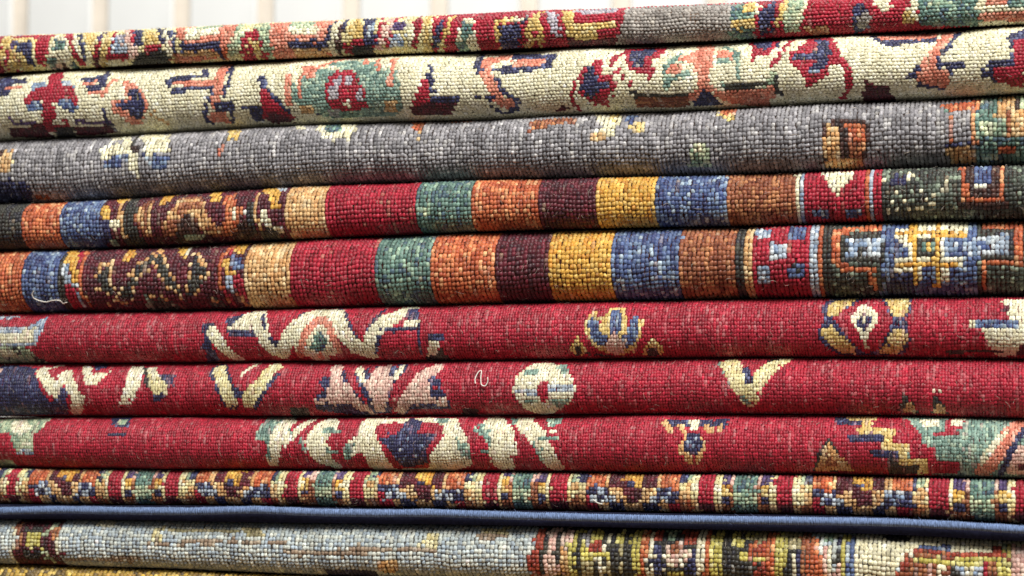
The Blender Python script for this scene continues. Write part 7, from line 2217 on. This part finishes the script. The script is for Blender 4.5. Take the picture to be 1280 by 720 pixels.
    design="""
P M 1 26.5,16.2 27.9,20.0 39.3,20.0 40.3,13.0 38.9,10.8 40.6,8.0 39.5,0.0 26.3,0.0 27.3,7.6 29.0,10.8
L W 1 26.9,14.2 29.0,11.0 26.3,7.6 26.7,1.6 1.20,0
P E 1 27.3,15.8 28.4,17.0 30.3,9.8 28.2,7.6
P K 1 29.6,14.8 34.9,15.0 34.9,13.2 30.5,13.0
P K 1 29.8,8.2 35.1,8.4 35.1,5.8 30.1,4.6
P X 1 30.7,13.0 34.9,13.2 35.3,8.8 30.9,8.6
L V 1 38.0,17.0 37.8,13.6 35.1,12.2 1.20,0
L V 1 35.1,8.6 36.8,6.4 37.6,3.4 1.20,0
P E 1 37.4,14.2 39.9,15.0 40.1,11.0 37.8,11.4
L K 1 35.3,15.2 35.9,16.8 1.20,0
L W 1 39.3,11.0 39.9,7.8 1.20,0
P W 0 47.7,20.0 52.7,20.0 54.4,15.4 49.6,15.2
P J 0 64.1,13.8 66.0,15.2 68.5,11.2 65.1,11.0
P e 0 63.7,11.0 70.0,11.2 70.0,10.0 63.9,9.8
L e 0 72.1,10.8 78.2,11.6 1.20,0
L e 0 78.8,11.0 93.5,11.4 1.20,0
P Z 0 89.9,14.6 91.2,14.8 92.7,14.8 93.3,13.0 91.8,13.0 90.4,13.0
L e 0 42.0,5.4 61.8,6.2 1.20,0
P Z 0 65.6,14.8 79.0,15.2 92.5,15.6 92.9,14.6 79.4,14.2 66.0,13.8
P Z 0 91.2,14.8 92.7,14.8 94.4,14.8 94.8,13.2 93.3,13.0 91.6,13.0
L e 0 92.0,11.2 100.5,11.2 1.20,0
L e 0 100.5,9.6 122.1,10.0 1.20,0
L e 0 122.1,10.6 138.9,10.4 1.20,0
P J 0 135.5,14.8 138.9,14.6 139.3,10.8 136.0,10.6
P J 0 134.5,11.8 136.2,12.0 136.4,10.6 134.5,10.6
P J 0 147.9,17.0 156.8,17.6 157.2,15.6 149.0,15.0
P e 0 148.4,14.6 157.4,15.0 157.6,13.6 149.0,13.4
P C 0 124.2,7.6 128.8,7.6 128.0,4.2 124.2,4.6
P N 0 110.5,4.8 123.4,5.0 122.1,0.0 109.3,0.0
P A 2 155.5,20.0 162.7,20.0 161.8,10.6 160.8,4.6 156.8,4.6
B K 2 161.9,0.0 220.4,20.0
P r 2 162.7,17.4 164.8,18.0 164.8,12.4 165.6,10.0 163.7,0.0 159.7,0.0 161.6,10.6
P A 2 158.9,20.0 162.9,18.0 162.2,11.6 160.3,11.0
L K 2 165.2,17.6 165.2,12.4 164.5,3.0 1.20,0
P Q 2 165.8,17.6 168.8,17.8 168.3,12.6 167.1,0.0 164.3,0.0 165.8,12.4
L K 2 169.2,17.2 168.8,12.6 167.9,3.0 1.20,0
P Q 2 169.6,17.0 171.7,17.4 171.5,12.6 170.2,0.0 167.7,0.0 169.0,12.6
P C 2 169.4,10.8 171.3,10.8 170.0,0.0 167.9,0.0
P X 2 171.9,17.2 173.6,17.6 173.4,12.6 172.1,0.0 170.2,0.0 171.5,12.6
L K 2 174.0,15.8 173.8,12.6 173.2,3.6 1.20,0
P X 2 174.2,16.8 180.5,17.6 180.5,11.0 181.1,9.4 174.2,9.2 174.0,12.6
P G 2 174.4,16.8 175.9,17.0 175.9,12.6 174.6,11.8
P r 2 175.9,13.4 178.8,14.0 179.3,10.6 176.3,10.6
P K 2 178.4,16.0 180.9,17.2 181.4,11.0 180.1,11.0
L W 2 180.5,15.4 179.9,11.8 1.20,0
P Z 2 174.2,9.2 177.8,9.4 181.6,9.4 180.1,0.0 176.5,0.0 172.7,0.0
L K 2 178.2,9.2 177.4,3.8 1.20,0
L K 2 179.7,9.4 179.3,3.8 1.20,0
L W 2 178.8,9.0 178.4,3.8 1.20,0
P X 2 181.6,17.0 183.9,18.0 184.1,13.6 181.8,13.0
P K 2 182.4,12.8 186.0,13.2 185.8,5.6 182.2,5.6
L Z 2 183.3,12.8 183.7,6.8 1.20,0
L X 2 186.8,17.4 186.8,12.0 186.6,4.2 1.88,0
L O 2 188.7,17.2 188.7,11.2 188.3,4.0 1.79,0
P W 2 190.0,17.4 191.2,16.4 190.8,10.4 190.2,0.0 188.3,0.0 190.0,12.0
P K 2 190.8,16.4 200.9,18.2 202.0,7.4 191.2,6.4
P r 2 190.8,18.0 192.7,18.4 193.3,13.8 191.4,14.0
P r 2 196.5,20.0 200.5,20.0 201.3,13.2 198.2,13.2
P V 2 193.5,18.0 196.1,18.2 196.5,14.6 194.6,14.0
P Q 2 194.0,13.0 198.2,13.6 198.8,9.8 197.8,7.6 195.0,7.6 193.8,10.0
P E 2 195.4,13.0 197.5,13.4 197.8,10.6 195.4,10.6
P W 2 193.5,11.8 193.5,11.4 193.3,11.2 193.1,11.0 192.9,11.0 192.5,11.0 192.3,11.2 192.1,11.4 192.1,11.6 192.1,12.0 192.3,12.2 192.5,12.4 192.7,12.4 193.1,12.4 193.3,12.2 193.5,12.0
P W 2 195.0,10.2 194.8,9.8 194.6,9.6 194.4,9.4 194.2,9.4 193.8,9.4 193.5,9.6 193.3,9.8 193.3,10.0 193.3,10.4 193.5,10.6 193.8,10.8 194.2,10.8 194.4,10.8 194.6,10.6 194.8,10.4
P W 2 196.1,8.8 196.1,8.4 195.9,8.2 195.4,8.0 195.2,8.0 194.8,8.0 194.6,8.2 194.6,8.4 194.4,8.6 194.6,9.0 194.8,9.2 195.0,9.4 195.2,9.4 195.6,9.4 195.9,9.2 196.1,9.0
P W 2 198.4,8.8 198.4,8.6 198.2,8.4 197.8,8.2 197.5,8.2 197.3,8.2 196.9,8.4 196.9,8.6 196.7,8.8 196.9,9.2 197.1,9.4 197.3,9.6 197.5,9.6 198.0,9.6 198.2,9.4 198.4,9.2
P W 2 199.6,10.2 199.6,10.0 199.4,9.8 199.2,9.6 198.8,9.6 198.6,9.6 198.4,9.8 198.2,10.0 198.0,10.2 198.2,10.4 198.4,10.6 198.6,10.8 198.8,11.0 199.2,10.8 199.4,10.8 199.6,10.4
P W 2 200.7,11.8 200.5,11.6 200.5,11.2 200.1,11.2 199.9,11.0 199.4,11.2 199.2,11.2 199.0,11.4 199.0,11.8 199.0,12.0 199.2,12.2 199.4,12.4 199.9,12.4 200.1,12.4 200.3,12.2 200.5,12.0
P N 2 191.4,13.0 192.5,13.0 192.9,9.6 194.8,7.0 191.4,5.8
P N 2 200.1,11.4 201.7,11.8 201.5,6.6 198.0,6.4
P X 2 194.4,7.0 198.2,7.4 197.3,4.8 194.4,4.6
P W 2 200.9,18.2 202.8,20.0 203.0,11.6 202.6,3.2 200.7,3.0 201.5,12.4
P O 2 203.0,18.4 204.5,20.0 204.3,11.6 203.8,3.6 202.2,3.2 203.0,12.4
P X 2 204.7,20.0 207.0,20.0 206.8,11.6 206.4,3.4 203.8,3.6 204.3,12.4
P K 2 207.2,20.0 209.5,20.0 209.7,11.8 209.7,3.8 206.4,3.4 207.0,12.6
P X 2 209.1,17.4 211.4,20.0 211.6,13.0 208.9,12.4
P Z 2 211.0,20.0 217.1,20.0 217.9,14.8 213.7,14.2
P X 2 211.6,17.6 214.4,20.0 213.5,16.0 212.0,16.0
P O 2 213.3,13.6 217.7,16.2 218.1,11.0 213.1,10.8
P r 2 215.6,14.8 217.7,15.4 218.1,12.0 215.2,12.0
P X 2 210.8,10.8 218.1,11.2 218.1,9.8 211.0,9.6
P r 2 214.8,9.4 218.1,9.6 217.7,4.6 213.5,4.2
P X 2 212.0,12.2 213.5,12.4 213.5,10.8 212.0,10.8
B O 2 217.2,0 218.6,20
B X 2 218.6,0 221.7,20
B K 2 221.7,0 223.2,20
P Z 2 221.1,18.4 227.8,20.0 226.5,13.6 221.9,13.0
P W 2 223.0,13.8 224.4,14.0 224.2,5.2 222.8,5.0
P N 2 224.4,12.6 225.5,12.6 225.3,5.4 224.2,5.2
B E 2 225.5,0 226.6,20
P O 2 227.0,16.6 229.5,17.2 229.5,12.4 229.7,5.4 226.3,5.2 226.5,12.2
P Q 2 229.9,15.2 231.4,15.6 231.2,5.4 229.7,5.4
P V 2 229.3,17.8 232.6,20.0 232.8,15.2 229.9,14.6
P W 2 231.4,14.2 232.4,14.2 232.0,5.6 231.0,5.4
P K 2 232.6,12.4 233.7,12.6 233.5,10.4 232.4,10.2
P N 2 232.8,17.0 233.9,17.6 233.9,14.4 233.1,14.4
P Q 2 232.6,10.0 233.7,10.2 233.5,5.6 232.4,5.6
P X 2 234.5,17.6 236.0,18.2 235.4,12.6 235.2,5.8 233.5,5.6 233.9,12.6
P B 2 236.2,16.4 237.0,16.8 236.8,11.8 236.8,5.8 235.2,5.8 235.6,11.8
P W 3 236.6,20.0 291.5,20.0 291.5,20.0 266.1,14.4 249.7,13.4 246.3,9.8 244.4,6.4 236.6,5.8 236.8,12.6
P K 3 243.1,20.0 248.4,20.0 248.6,16.0 243.8,15.6
P B 3 251.3,15.0 258.1,15.8 257.9,14.2 251.5,13.8
P E 3 249.7,13.2 291.5,15.6 291.3,7.6 245.9,3.8 246.7,8.2
L r 3 246.1,7.4 248.8,12.2 250.5,13.2 269.4,13.6 1.20,0
L X 3 250.3,11.8 269.2,12.0 1.22,0
P E 3 250.1,10.8 252.0,10.8 251.5,4.2 249.9,4.0
P Q 3 252.8,10.8 254.5,11.0 254.3,4.6 252.4,4.4
P W 3 255.3,11.0 257.0,11.0 256.8,5.0 255.1,4.8
P E 3 257.0,11.0 258.7,11.2 258.5,5.0 256.8,5.0
P K 3 258.1,11.2 260.0,11.2 259.7,5.0 257.9,5.0
P L 3 259.7,11.2 261.4,11.2 261.2,5.2 259.5,5.0
P W 3 261.2,11.2 262.9,11.4 262.7,5.4 261.0,5.2
P K 3 262.7,11.4 264.4,11.4 264.2,5.6 262.5,5.2
P L 3 263.5,11.4 265.2,11.4 265.0,5.6 263.3,5.4
P R 3 264.6,11.4 266.3,11.6 266.1,5.8 264.4,5.6
P K 3 265.6,11.4 267.3,11.6 267.3,5.8 265.4,5.6
P E 3 266.5,11.6 268.2,11.6 268.2,5.8 266.5,5.8
P X 3 268.2,12.0 269.4,12.0 270.7,12.2 270.5,6.0 269.2,6.0 268.2,5.8
P r 3 266.9,15.8 269.2,15.8 269.2,13.2 266.9,13.6
P X 3 268.2,16.4 271.7,16.6 271.7,6.2 270.5,6.0 270.7,12.6
P Q 3 271.5,16.6 291.5,20.0 291.3,7.6 271.5,6.0
P K 3 272.6,11.4 273.0,11.4 273.6,11.4 273.6,9.6 273.0,9.6 272.6,9.6
P V 3 268.6,16.4 269.4,16.6 270.3,16.6 270.3,14.8 269.4,14.6 268.6,14.6
"""),
dict(
    seed=111,
    lower=[(-456.5, -212.24), (-435.6, -212.25), (-414.7, -212.27), (-393.8, -212.28), (-372.9, -212.29), (-351.9, -212.3), (-331.0, -212.31), (-310.1, -212.32), (-289.2, -212.36), (-268.3, -212.45), (-247.3, -212.62), (-226.4, -212.84), (-205.5, -213.08), (-184.6, -213.3), (-163.7, -213.49), (-142.7, -213.64), (-121.8, -213.77), (-100.9, -213.87), (-80.0, -213.94), (-59.1, -213.98), (-38.2, -213.99), (-17.2, -214.0), (3.7, -214.0), (24.6, -214.01), (45.5, -214.02), (66.4, -214.07), (87.4, -214.19), (108.3, -214.38), (129.2, -214.63), (150.1, -214.92), (171.0, -215.24), (192.0, -215.6), (212.9, -216.04), (233.8, -216.62), (254.7, -217.41), (275.6, -218.34), (296.6, -219.32), (317.5, -220.22), (338.4, -221.02), (359.3, -221.75), (380.2, -222.45)],
    upper=[(-457.1, -182.51), (-436.2, -182.64), (-415.2, -182.77), (-394.3, -182.9), (-373.3, -183.03), (-352.4, -183.16), (-331.4, -183.29), (-310.5, -183.42), (-289.5, -183.58), (-268.6, -183.79), (-247.7, -184.07), (-226.7, -184.41), (-205.8, -184.77), (-184.8, -185.07), (-163.9, -185.31), (-142.9, -185.48), (-122.0, -185.62), (-101.0, -185.75), (-80.1, -185.87), (-59.2, -186.0), (-38.2, -186.12), (-17.3, -186.22), (3.7, -186.3), (24.6, -186.33), (45.6, -186.35), (66.5, -186.4), (87.5, -186.51), (108.4, -186.7), (129.3, -186.94), (150.3, -187.22), (171.2, -187.54), (192.2, -187.9), (213.1, -188.34), (234.1, -188.91), (255.0, -189.69), (275.9, -190.63), (296.9, -191.61), (317.8, -192.52), (338.8, -193.33), (359.7, -194.08), (380.7, -194.8)],
    mix=0.1,
    label='mustard rug at the very bottom, just showing in the lower left corner',
    field='y',
    knot_mm=(3.1, 3.3, 1.3),
    bulge=1.15,
    front=1,
    back=225,
    weft='4a4028',
    vary=0.22,
    hank=0.35,
    lint=0.03,
    lint_col='e0d090',
    fill=(0.99, 1.18),
    lean=0.0,
    span=(-432.9, 369.2),
    parts=[('field', '')],
    threads=[],
    design="""
B y 0 0,0 1,1
""")
]

YARN = yarn_material()
FIBRE = plain('pale_wool_fibre', 'cfc2b4', 0.8)
NB = 5
ga, gb = np.meshgrid(np.linspace(-0.5, 0.5, NB), np.linspace(-0.5, 0.5, NB), indexing='xy')
ga, gb = ga.ravel(), gb.ravel()
BEAD_H = np.clip(1 - (2 * ga) ** 2, 0, 1) ** 0.62 * np.clip(1 - (2 * gb) ** 2, 0, 1) ** 0.62
GA = ga * (1 - 0.17 * (2 * gb) ** 2)
GB = gb * (1 - 0.17 * (2 * ga) ** 2)
BEAD_F = np.array([[j * NB + i, j * NB + i + 1, (j + 1) * NB + i + 1, (j + 1) * NB + i] for j in range(NB - 1) for i in range(NB - 1)])

def inside(px, py, poly):
    r = np.zeros(px.shape, bool)
    n = len(poly)
    for i in range(n):
        x1, y1 = poly[i]; x2, y2 = poly[(i + 1) % n]
        if y1 == y2:
            continue
        c = ((y1 > py) != (y2 > py)) & (px < (x2 - x1) * (py - y1) / (y2 - y1) + x1)
        r ^= c
    return r

def stroke(px, py, pts, w):
    r = np.zeros(px.shape, bool)
    for (x1, y1), (x2, y2) in zip(pts[:-1], pts[1:]):
        dx, dy = x2 - x1, y2 - y1
        t = np.clip(((px - x1) * dx + (py - y1) * dy) / (dx * dx + dy * dy + 1e-9), 0, 1)
        r |= (px - x1 - t * dx) ** 2 + (py - y1 - t * dy) ** 2 <= (w / 2) ** 2
    return r

def weave(d, fold):
    """knot chart: which dye and which part (field or motif) every knot belongs to"""
    R, C = np.mgrid[0:fold.nrow, 0:fold.ncol]
    pc, pr = C + 0.5, R + 0.5
    dye = np.full(R.shape, d['field'], '<U1')
    part = np.zeros(R.shape, int)
    for line in d['design'].strip().split('\n'):
        kind, code, p, rest = line.split(' ', 3)
        v = [tuple(map(float, q.split(','))) for q in rest.split()]
        if kind == 'P':
            m = inside(pc, pr, v)
        elif kind == 'B':
            (a, lo), (b, hi) = v
            m = (pc >= a) & (pc < b) & (pr >= lo) & (pr < hi)
        else:
            w = v.pop()[0]
            m = stroke(pc, pr, v, w)
        dye[m] = code
        part[m] = int(p)
    # hand tying: now and then a knot follows its neighbour instead of the chart
    rg = np.random.RandomState(d['seed'] + 500)
    sw = rg.rand(*R.shape) < d['mix']
    rr = np.clip(R + rg.randint(-1, 2, R.shape), 0, fold.nrow - 1); cc = np.clip(C + rg.randint(-1, 2, R.shape), 0, fold.ncol - 1)
    dye, part = np.where(sw, dye[rr, cc], dye), np.where(sw, part[rr, cc], part)
    return C.ravel(), R.ravel(), dye.ravel(), part.ravel()

def build_rug(d):
    rng = np.random.RandomState(d['seed'])
    fold = Fold(d)
    root = bpy.data.objects.new('folded_rug', None)
    link(root)
    root.empty_display_size = 0.02
    root['label'], root['category'], root['group'] = d['label'], 'rug', 'folded rugs in the stack'
    xm = (fold.x0 + fold.x1) / 2
    zl, zu = fold.ends(np.array([xm]))
    org = np.array([xm, 0.1, float(zl[0])])
    root.location = org
    # --- knots
    C, R, dye, part = weave(d, fold)
    n = len(C)
    w_mm, h_mm, bead = d['knot_mm']
    shade = np.zeros((n, 3))
    pick = rng.rand(n)
    # neighbours in a column tend to be tied from the same hank of yarn
    rowr = rng.rand(fold.ncol, fold.nrow // 5 + 3)
    hank = rowr[C, (R + (C * 7) % 5) // 5]
    pick = np.where(rng.rand(n) < d['hank'], hank, pick)
    for k, (cols, cum) in DYES.items():
        m = dye == k
        if m.any():
            shade[m] = np.array(cols)[np.searchsorted(cum, pick[m]).clip(0, len(cols) - 1)]
    val = np.exp(rng.normal(0, d['vary'], n)) * np.exp(rng.normal(0, d['vary'] * 0.5, fold.ncol))[C] * np.exp(rng.normal(0, d['vary'] * 0.35, fold.nrow))[R]
    xs = fold.chart_to_x(C + 0.5)
    val *= 1 + 0.07 * smooth_noise(xs + R * 0.0015, d['seed'] + 3, 0.05) + 0.05 * smooth_noise(xs + R * 0.0004, d['seed'] + 4, 0.012)
    shade = shade * val[:, None]
    run = rng.rand(fold.ncol, fold.nrow // 4 + 4)[C, (R + (C * 5) % 4) // 4]
    patch = 0.75 + 0.5 * smooth_noise(xs + R * 0.002, d['seed'] + 31, 0.08)
    lint = (run < d['lint'] * 1.5 * np.clip(patch, 0.1, 2)) & (rng.rand(n) < 0.75)
    pale = lin(d['lint_col'])
    k = (0.05 + 0.34 * rng.rand(n) ** 1.6)[:, None]
    shade = np.where(lint[:, None], shade * (1 - k) + pale * k, shade)
    shade = np.clip(shade, 0.002, 0.9)
    jx, jy = rng.normal(0, 0.08, n), rng.normal(0, 0.07, n) + 0.25 * smooth_noise(xs, d['seed'] + 7, 0.07)
    sx, sy = rng.normal(1.0, 0.08, n) * d['fill'][0], rng.normal(1.0, 0.08, n) * d['fill'][1]
    hz = rng.normal(1.0, 0.16, n) * bead / 1000.0
    jx = jx + d.get('stagger', 0.0) * ((R % 2) - 0.5)
    rot = rng.normal(d['lean'], 0.17, n)
    rib = np.exp(rng.normal(0, 0.05, fold.ncol))[C]
    for pi, (pname, plabel) in enumerate(d['parts']):
        m = part == pi
        if not m.any():
            continue
        cr, sr = np.cos(rot[m])[:, None], np.sin(rot[m])[:, None]
        a = GA[None] * sx[m][:, None]; b = GB[None] * sy[m][:, None]
        col = C[m][:, None] + 0.5 + jx[m][:, None] + a * cr - b * sr * (h_mm / w_mm)
        row = R[m][:, None] + 0.5 + jy[m][:, None] + b * cr + a * sr * (w_mm / h_mm)
        off = (BEAD_H[None] - 0.55) * (hz[m] * rib[m])[:, None]
        X, Y, Z = fold.point(fold.chart_to_x(col), np.clip(row / fold.nrow, 0, 1), off)
        V = np.stack([X, Y, Z], -1).reshape(-1, 3) - org
        nn = int(m.sum())
        Fc = (np.arange(nn)[:, None, None] * NB * NB + BEAD_F[None]).reshape(-1, 4)
        o = mesh_obj(pname, V, Fc, YARN, root)
        if plabel:
            o['label'] = plabel
        if pi == 0:
            o['kind'] = 'stuff'
        at = o.data.attributes.new('dye', 'FLOAT_COLOR', 'FACE')
        cc = np.ones((nn, len(BEAD_F), 4), np.float32)
        cc[:, :, :3] = shade[m][:, None, :] * np.exp(rng.normal(0, 0.07, (nn, len(BEAD_F), 1)))
        at.data.foreach_set('color', cc.ravel())
    # --- stray fibres standing off the knots
    nf = 420
    fx = rng.uniform(0.5, fold.ncol - 0.5, nf); fv = rng.uniform(0.12, 0.97, nf) * fold.nrow
    ang = rng.uniform(0, 2 * np.pi, nf); ln = rng.uniform(0.6, 2.2, nf); bend = rng.normal(0, 0.9, nf)
    t = np.linspace(0, 1, 4)[None]
    pc = fx[:, None] + ln[:, None] * t * np.cos(ang[:, None] + bend[:, None] * t)
    pr = fv[:, None] + ln[:, None] * t * np.sin(ang[:, None] + bend[:, None] * t)
    hgt = bead / 1000.0 * 0.4 + t * (1 - 0.4 * t) * rng.uniform(0.0002, 0.0016, nf)[:, None]
    X, Y, Z = fold.point(fold.chart_to_x(pc), np.clip(pr / fold.nrow, 0, 1), hgt)
    Pf = np.stack([X, Y, Z], -1)
    rad = rng.uniform(0.00005, 0.00011, nf)[:, None, None] * np.array([1, 1, 0.8, 0.4])[None, :, None]
    ring = [np.array(q) for q in ((0, -0.5, 1.0), (0.87, 0.3, -0.5), (-0.87, 0.3, -0.5))]
    Vf = np.stack([Pf + rad * q for q in ring], 2).reshape(-1, 3) - org
    seg = [[i * 3 + k, i * 3 + (k + 1) % 3, (i + 1) * 3 + (k + 1) % 3, (i + 1) * 3 + k] for i in range(3) for k in range(3)]
    Ff = (np.arange(nf)[:, None, None] * 12 + np.array(seg)[None]).reshape(-1, 4)
    o = mesh_obj('stray_fibres', Vf, Ff, FIBRE, root)
    o['kind'] = 'stuff'
    # --- the cloth itself, doubled round the fold and running back into the pile of rugs
    nx = 90
    xs = np.linspace(fold.x0, fold.x1, nx)
    vs = np.linspace(0.0, 1.0, 41)
    zl, zu = fold.ends(xs)
    hh = (zu - zl) / 2 - fold.lift * 0.6
    zc = (zu + zl) / 2
    back = d['back'] / 1000.0
    rings = []
    rings.append((np.full(nx, back), zl + 0.00005))
    for v in vs:
        _, y, z = fold.point(xs, np.full(nx, v), -0.0009)
        rings.append((y, z))
    rings.append((np.full(nx, back), zu - 0.00005))
    rings.append((np.full(nx, back), zc + hh * 0.12))
    yf = rings[21][0]
    for t in np.linspace(1, -1, 9):
        rings.append((yf + hh * 1.0 - np.sqrt(max(0, 1 - t * t)) * hh * 0.1, zc + hh * 0.12 * t))
    rings.append((np.full(nx, back), zc - hh * 0.12))
    m_ = len(rings)
    V = np.stack([np.stack([xs, y, z], -1) for y, z in rings], 0).reshape(-1, 3) - org
    Fq = [[r * nx + i, ((r + 1) % m_) * nx + i, ((r + 1) % m_) * nx + i + 1, r * nx + i + 1] for r in range(m_) for i in range(nx - 1)]
    # ends: join the outer line of the cloth to its inner line
    outer = list(range(0, 43)); inner = [m_ - 1] + [m_ - 1 - max(1, min(9, round((k - 1) / 41 * 8) + 1)) for k in range(1, 42)] + [43]
    for i, flip in ((0, 1), (nx - 1, 0)):
        for k in range(42):
            q = [outer[k] * nx + i, outer[k + 1] * nx + i, inner[k + 1] * nx + i, inner[k] * nx + i]
            Fq.append(q if flip else q[::-1])
    mesh_obj('foundation_cloth', V, Fq, plain('weft_' + d['weft'], d['weft'], 0.95, 700, 0.35, 0.5, 0.0008), root)
    return root, org, fold

def tube(name, pts, rad, mat, parent, org, sides=10, twist=0.0):
    P = np.array(pts, float)
    T = np.gradient(P, axis=0); T /= np.linalg.norm(T, axis=1)[:, None] + 1e-12
    up = np.array([0.0, 0.35, 1.0]); A = np.cross(T, up); A /= np.linalg.norm(A, axis=1)[:, None] + 1e-12
    B = np.cross(A, T)
    th = np.linspace(0, 2 * np.pi, sides, endpoint=False)
    rad = np.broadcast_to(np.asarray(rad, float), (len(P),))
    V = P[:, None] + rad[:, None, None] * (np.cos(th)[None, :, None] * A[:, None] + np.sin(th)[None, :, None] * B[:, None])
    n = len(P)
    F = [[i * sides + k, i * sides + (k + 1) % sides, (i + 1) * sides + (k + 1) % sides, (i + 1) * sides + k] for i in range(n - 1) for k in range(sides)]
    for i in (0, n - 1):                       # close the ends with quads to a middle pair
        b = i * sides
        for k in range(0, sides // 2 - 1):
            F.append([b + k, b + k + 1, b + sides - 2 - k, b + sides - 1 - k])
    return mesh_obj(name, V.reshape(-1, 3) - org, F, mat, parent)

# ------------------------------------------------------------------ setting: the pale panelled wall behind and the table below
wall_mat = plain('beige_plaster', 'efe5d6', 0.9, 30, 0.06, 0.2, 0.001)
board_mat = plain('white_painted_board', 'eef0ee', 0.6, 12, 0.03, 0.1, 0.0005)

def box_mesh(sx, sy, sz, bev=0.0):
    """box standing on its base, long vertical edges chamfered"""
    pr = [(-sx / 2 + bev, -sy), (sx / 2 - bev, -sy), (sx / 2, -sy + bev), (sx / 2, 0), (-sx / 2, 0), (-sx / 2, -sy + bev)]
    V = [(x, y, 0) for x, y in pr] + [(x, y, sz) for x, y in pr]
    F = [[i, (i + 1) % 6, (i + 1) % 6 + 6, i + 6] for i in range(6)] + [[3, 2, 1, 0], [0, 5, 4, 3], [6, 7, 8, 9], [9, 10, 11, 6]]
    return V, F

BOARD0 = -1.5045
wall = mesh_obj('wall', [(-1.6, 1.3, -0.6), (1.2, 1.3, -0.6), (1.2, 1.3, 1.3), (-1.6, 1.3, 1.3), (-1.6, 1.4, -0.6), (1.2, 1.4, -0.6), (1.2, 1.4, 1.3), (-1.6, 1.4, 1.3)],
                [[0, 1, 2, 3], [7, 6, 5, 4], [0, 4, 5, 1], [3, 2, 6, 7], [0, 3, 7, 4], [1, 5, 6, 2]], wall_mat, None, False)
wall['kind'] = 'structure'
V, F = box_mesh(0.098, 0.006, 1.8, 0.003)
proto = mesh_obj('board', V, F, board_mat, wall, False)
for k in range(22):
    b = proto if k == 0 else proto.copy()
    if k:
        link(b, wall)
    b.location = (BOARD0 + k * 0.1225, 1.297, -0.55)


zt_ = min(p[1] for p in RUGS[-1]['lower']) / 1000.0
V, F = box_mesh(1.3, 0.7, 0.03, 0.004)
table = mesh_obj('table_top', V, F, plain('waxed_wood', '7a5a3c', 0.5, 14, 0.3, 0.2, 0.001, (1, 8, 8)), None, False)
table.location = (-0.02, 0.45, zt_ - 0.031)
table['kind'] = 'structure'


# ------------------------------------------------------------------ build the stack
for d in RUGS:
    root, org, fold = build_rug(d)
    if 'selvedge' in d:
        # overcast edge of the same rug: a thick cord wrapped in blue wool, one wrap per short segment
        cp = np.array(d['selvedge'], float) / 1000.0
        xs = np.arange(fold.x0, fold.x1, 0.00045)
        r = np.random.RandomState(77)
        yz = np.stack([np.interp(xs, cp[:, 0], cp[:, i]) for i in (1, 2)], -1)
        ker = np.hanning(61); ker /= ker.sum()
        yz = np.stack([np.convolve(np.pad(yz[:, i], 30, mode='edge'), ker, 'valid') for i in (0, 1)], -1)
        rad = d['selvedge_mm'] / 2000.0 * (1 + 0.035 * np.where(np.arange(len(xs)) % 3 == 0, -3.2, 1.3) + 0.05 * smooth_noise(xs, 5, 0.03) + r.normal(0, 0.025, len(xs)))
        so = tube('selvedge', np.stack([xs, yz[:, 0], yz[:, 1]], -1), rad, plain('blue_overcast_wool', d['selvedge_col'], 0.85, 700, 0.5, 0.9, 0.0012, (2.5, 0.5, 0.5)), root, org, 18)
        hn = 700                                                # wool hairs standing off the wrapped cord
        hi = r.randint(5, len(xs) - 5, hn); hb = np.stack([xs[hi], yz[hi, 0], yz[hi, 1]], -1)
        th_ = r.uniform(-2.6, 0.9, hn); dn = np.stack([r.normal(0, 0.8, hn), -np.cos(th_), -np.sin(th_)], -1)
        d0 = np.stack([np.zeros(hn), -np.cos(th_), -np.sin(th_)], -1) * rad[hi][:, None] * 0.97
        hl = r.uniform(0.0004, 0.0016, hn)[:, None]
        q0 = hb + d0; q1 = q0 + dn * hl; sd = np.array([0.00007, 0.0, 0.00007])
        Vh = np.stack([q0 - sd, q0 + sd, q1 + sd * 0.4, q1 - sd * 0.4], 1).reshape(-1, 3) - org
        hair = mesh_obj('cord_fuzz', Vh, np.arange(hn * 4).reshape(-1, 4), plain('blue_wool_hair', '7f90b4', 0.8), so)
        hair['kind'] = 'stuff'
        yb = d['back'] / 1000.0
        ul = np.array(d['under_layer'], float) / 1000.0
        xl = np.linspace(fold.x0, fold.x1, 60)
        zt = fold.ends(xl)[0] - 0.0002; zb = np.interp(xl, ul[:, 0], ul[:, 1]) + 0.0003
        yf = np.interp(xl, cp[:, 0], cp[:, 1]) + 0.0055
        rr = [(yf, zt), (yf + 0.001 - 0.001, zb), (np.full(60, yb), zb), (np.full(60, yb), zt)]
        Vl = np.stack([np.stack([xl, a_, b_], -1) for a_, b_ in rr], 0).reshape(-1, 3) - org
        Fl = [[r_ * 60 + i, r_ * 60 + i + 1, ((r_ + 1) % 4) * 60 + i + 1, ((r_ + 1) % 4) * 60 + i] for r_ in range(4) for i in range(59)] + [[0, 60, 120, 180], [239, 179, 119, 59]]
        mesh_obj('lower_layer', Vl, Fl, plain('navy_weft', '23263f', 0.95, 700, 0.35, 0.5, 0.0008), root, False)
        so['label'] = 'blue wool overcast edge cord of the narrow patterned rug'
    for th in d.get('threads', []):
        P = np.array(th, float)
        t = np.linspace(0, len(P) - 1, len(P) * 8)
        ker = np.hanning(11); ker /= ker.sum()
        q = np.stack([np.convolve(np.pad(np.interp(t, np.arange(len(P)), P[:, i]), 5, mode='edge'), ker, 'valid') for i in (0, 1)], -1)
        X, Y, Z = fold.point(fold.chart_to_x(q[:, 0]), q[:, 1] / fold.nrow, 0.0013)
        tube('loose_thread', np.stack([X, Y, Z], -1), 0.00038, plain('cotton_thread', 'e9e4da', 0.8), root, org, 6)
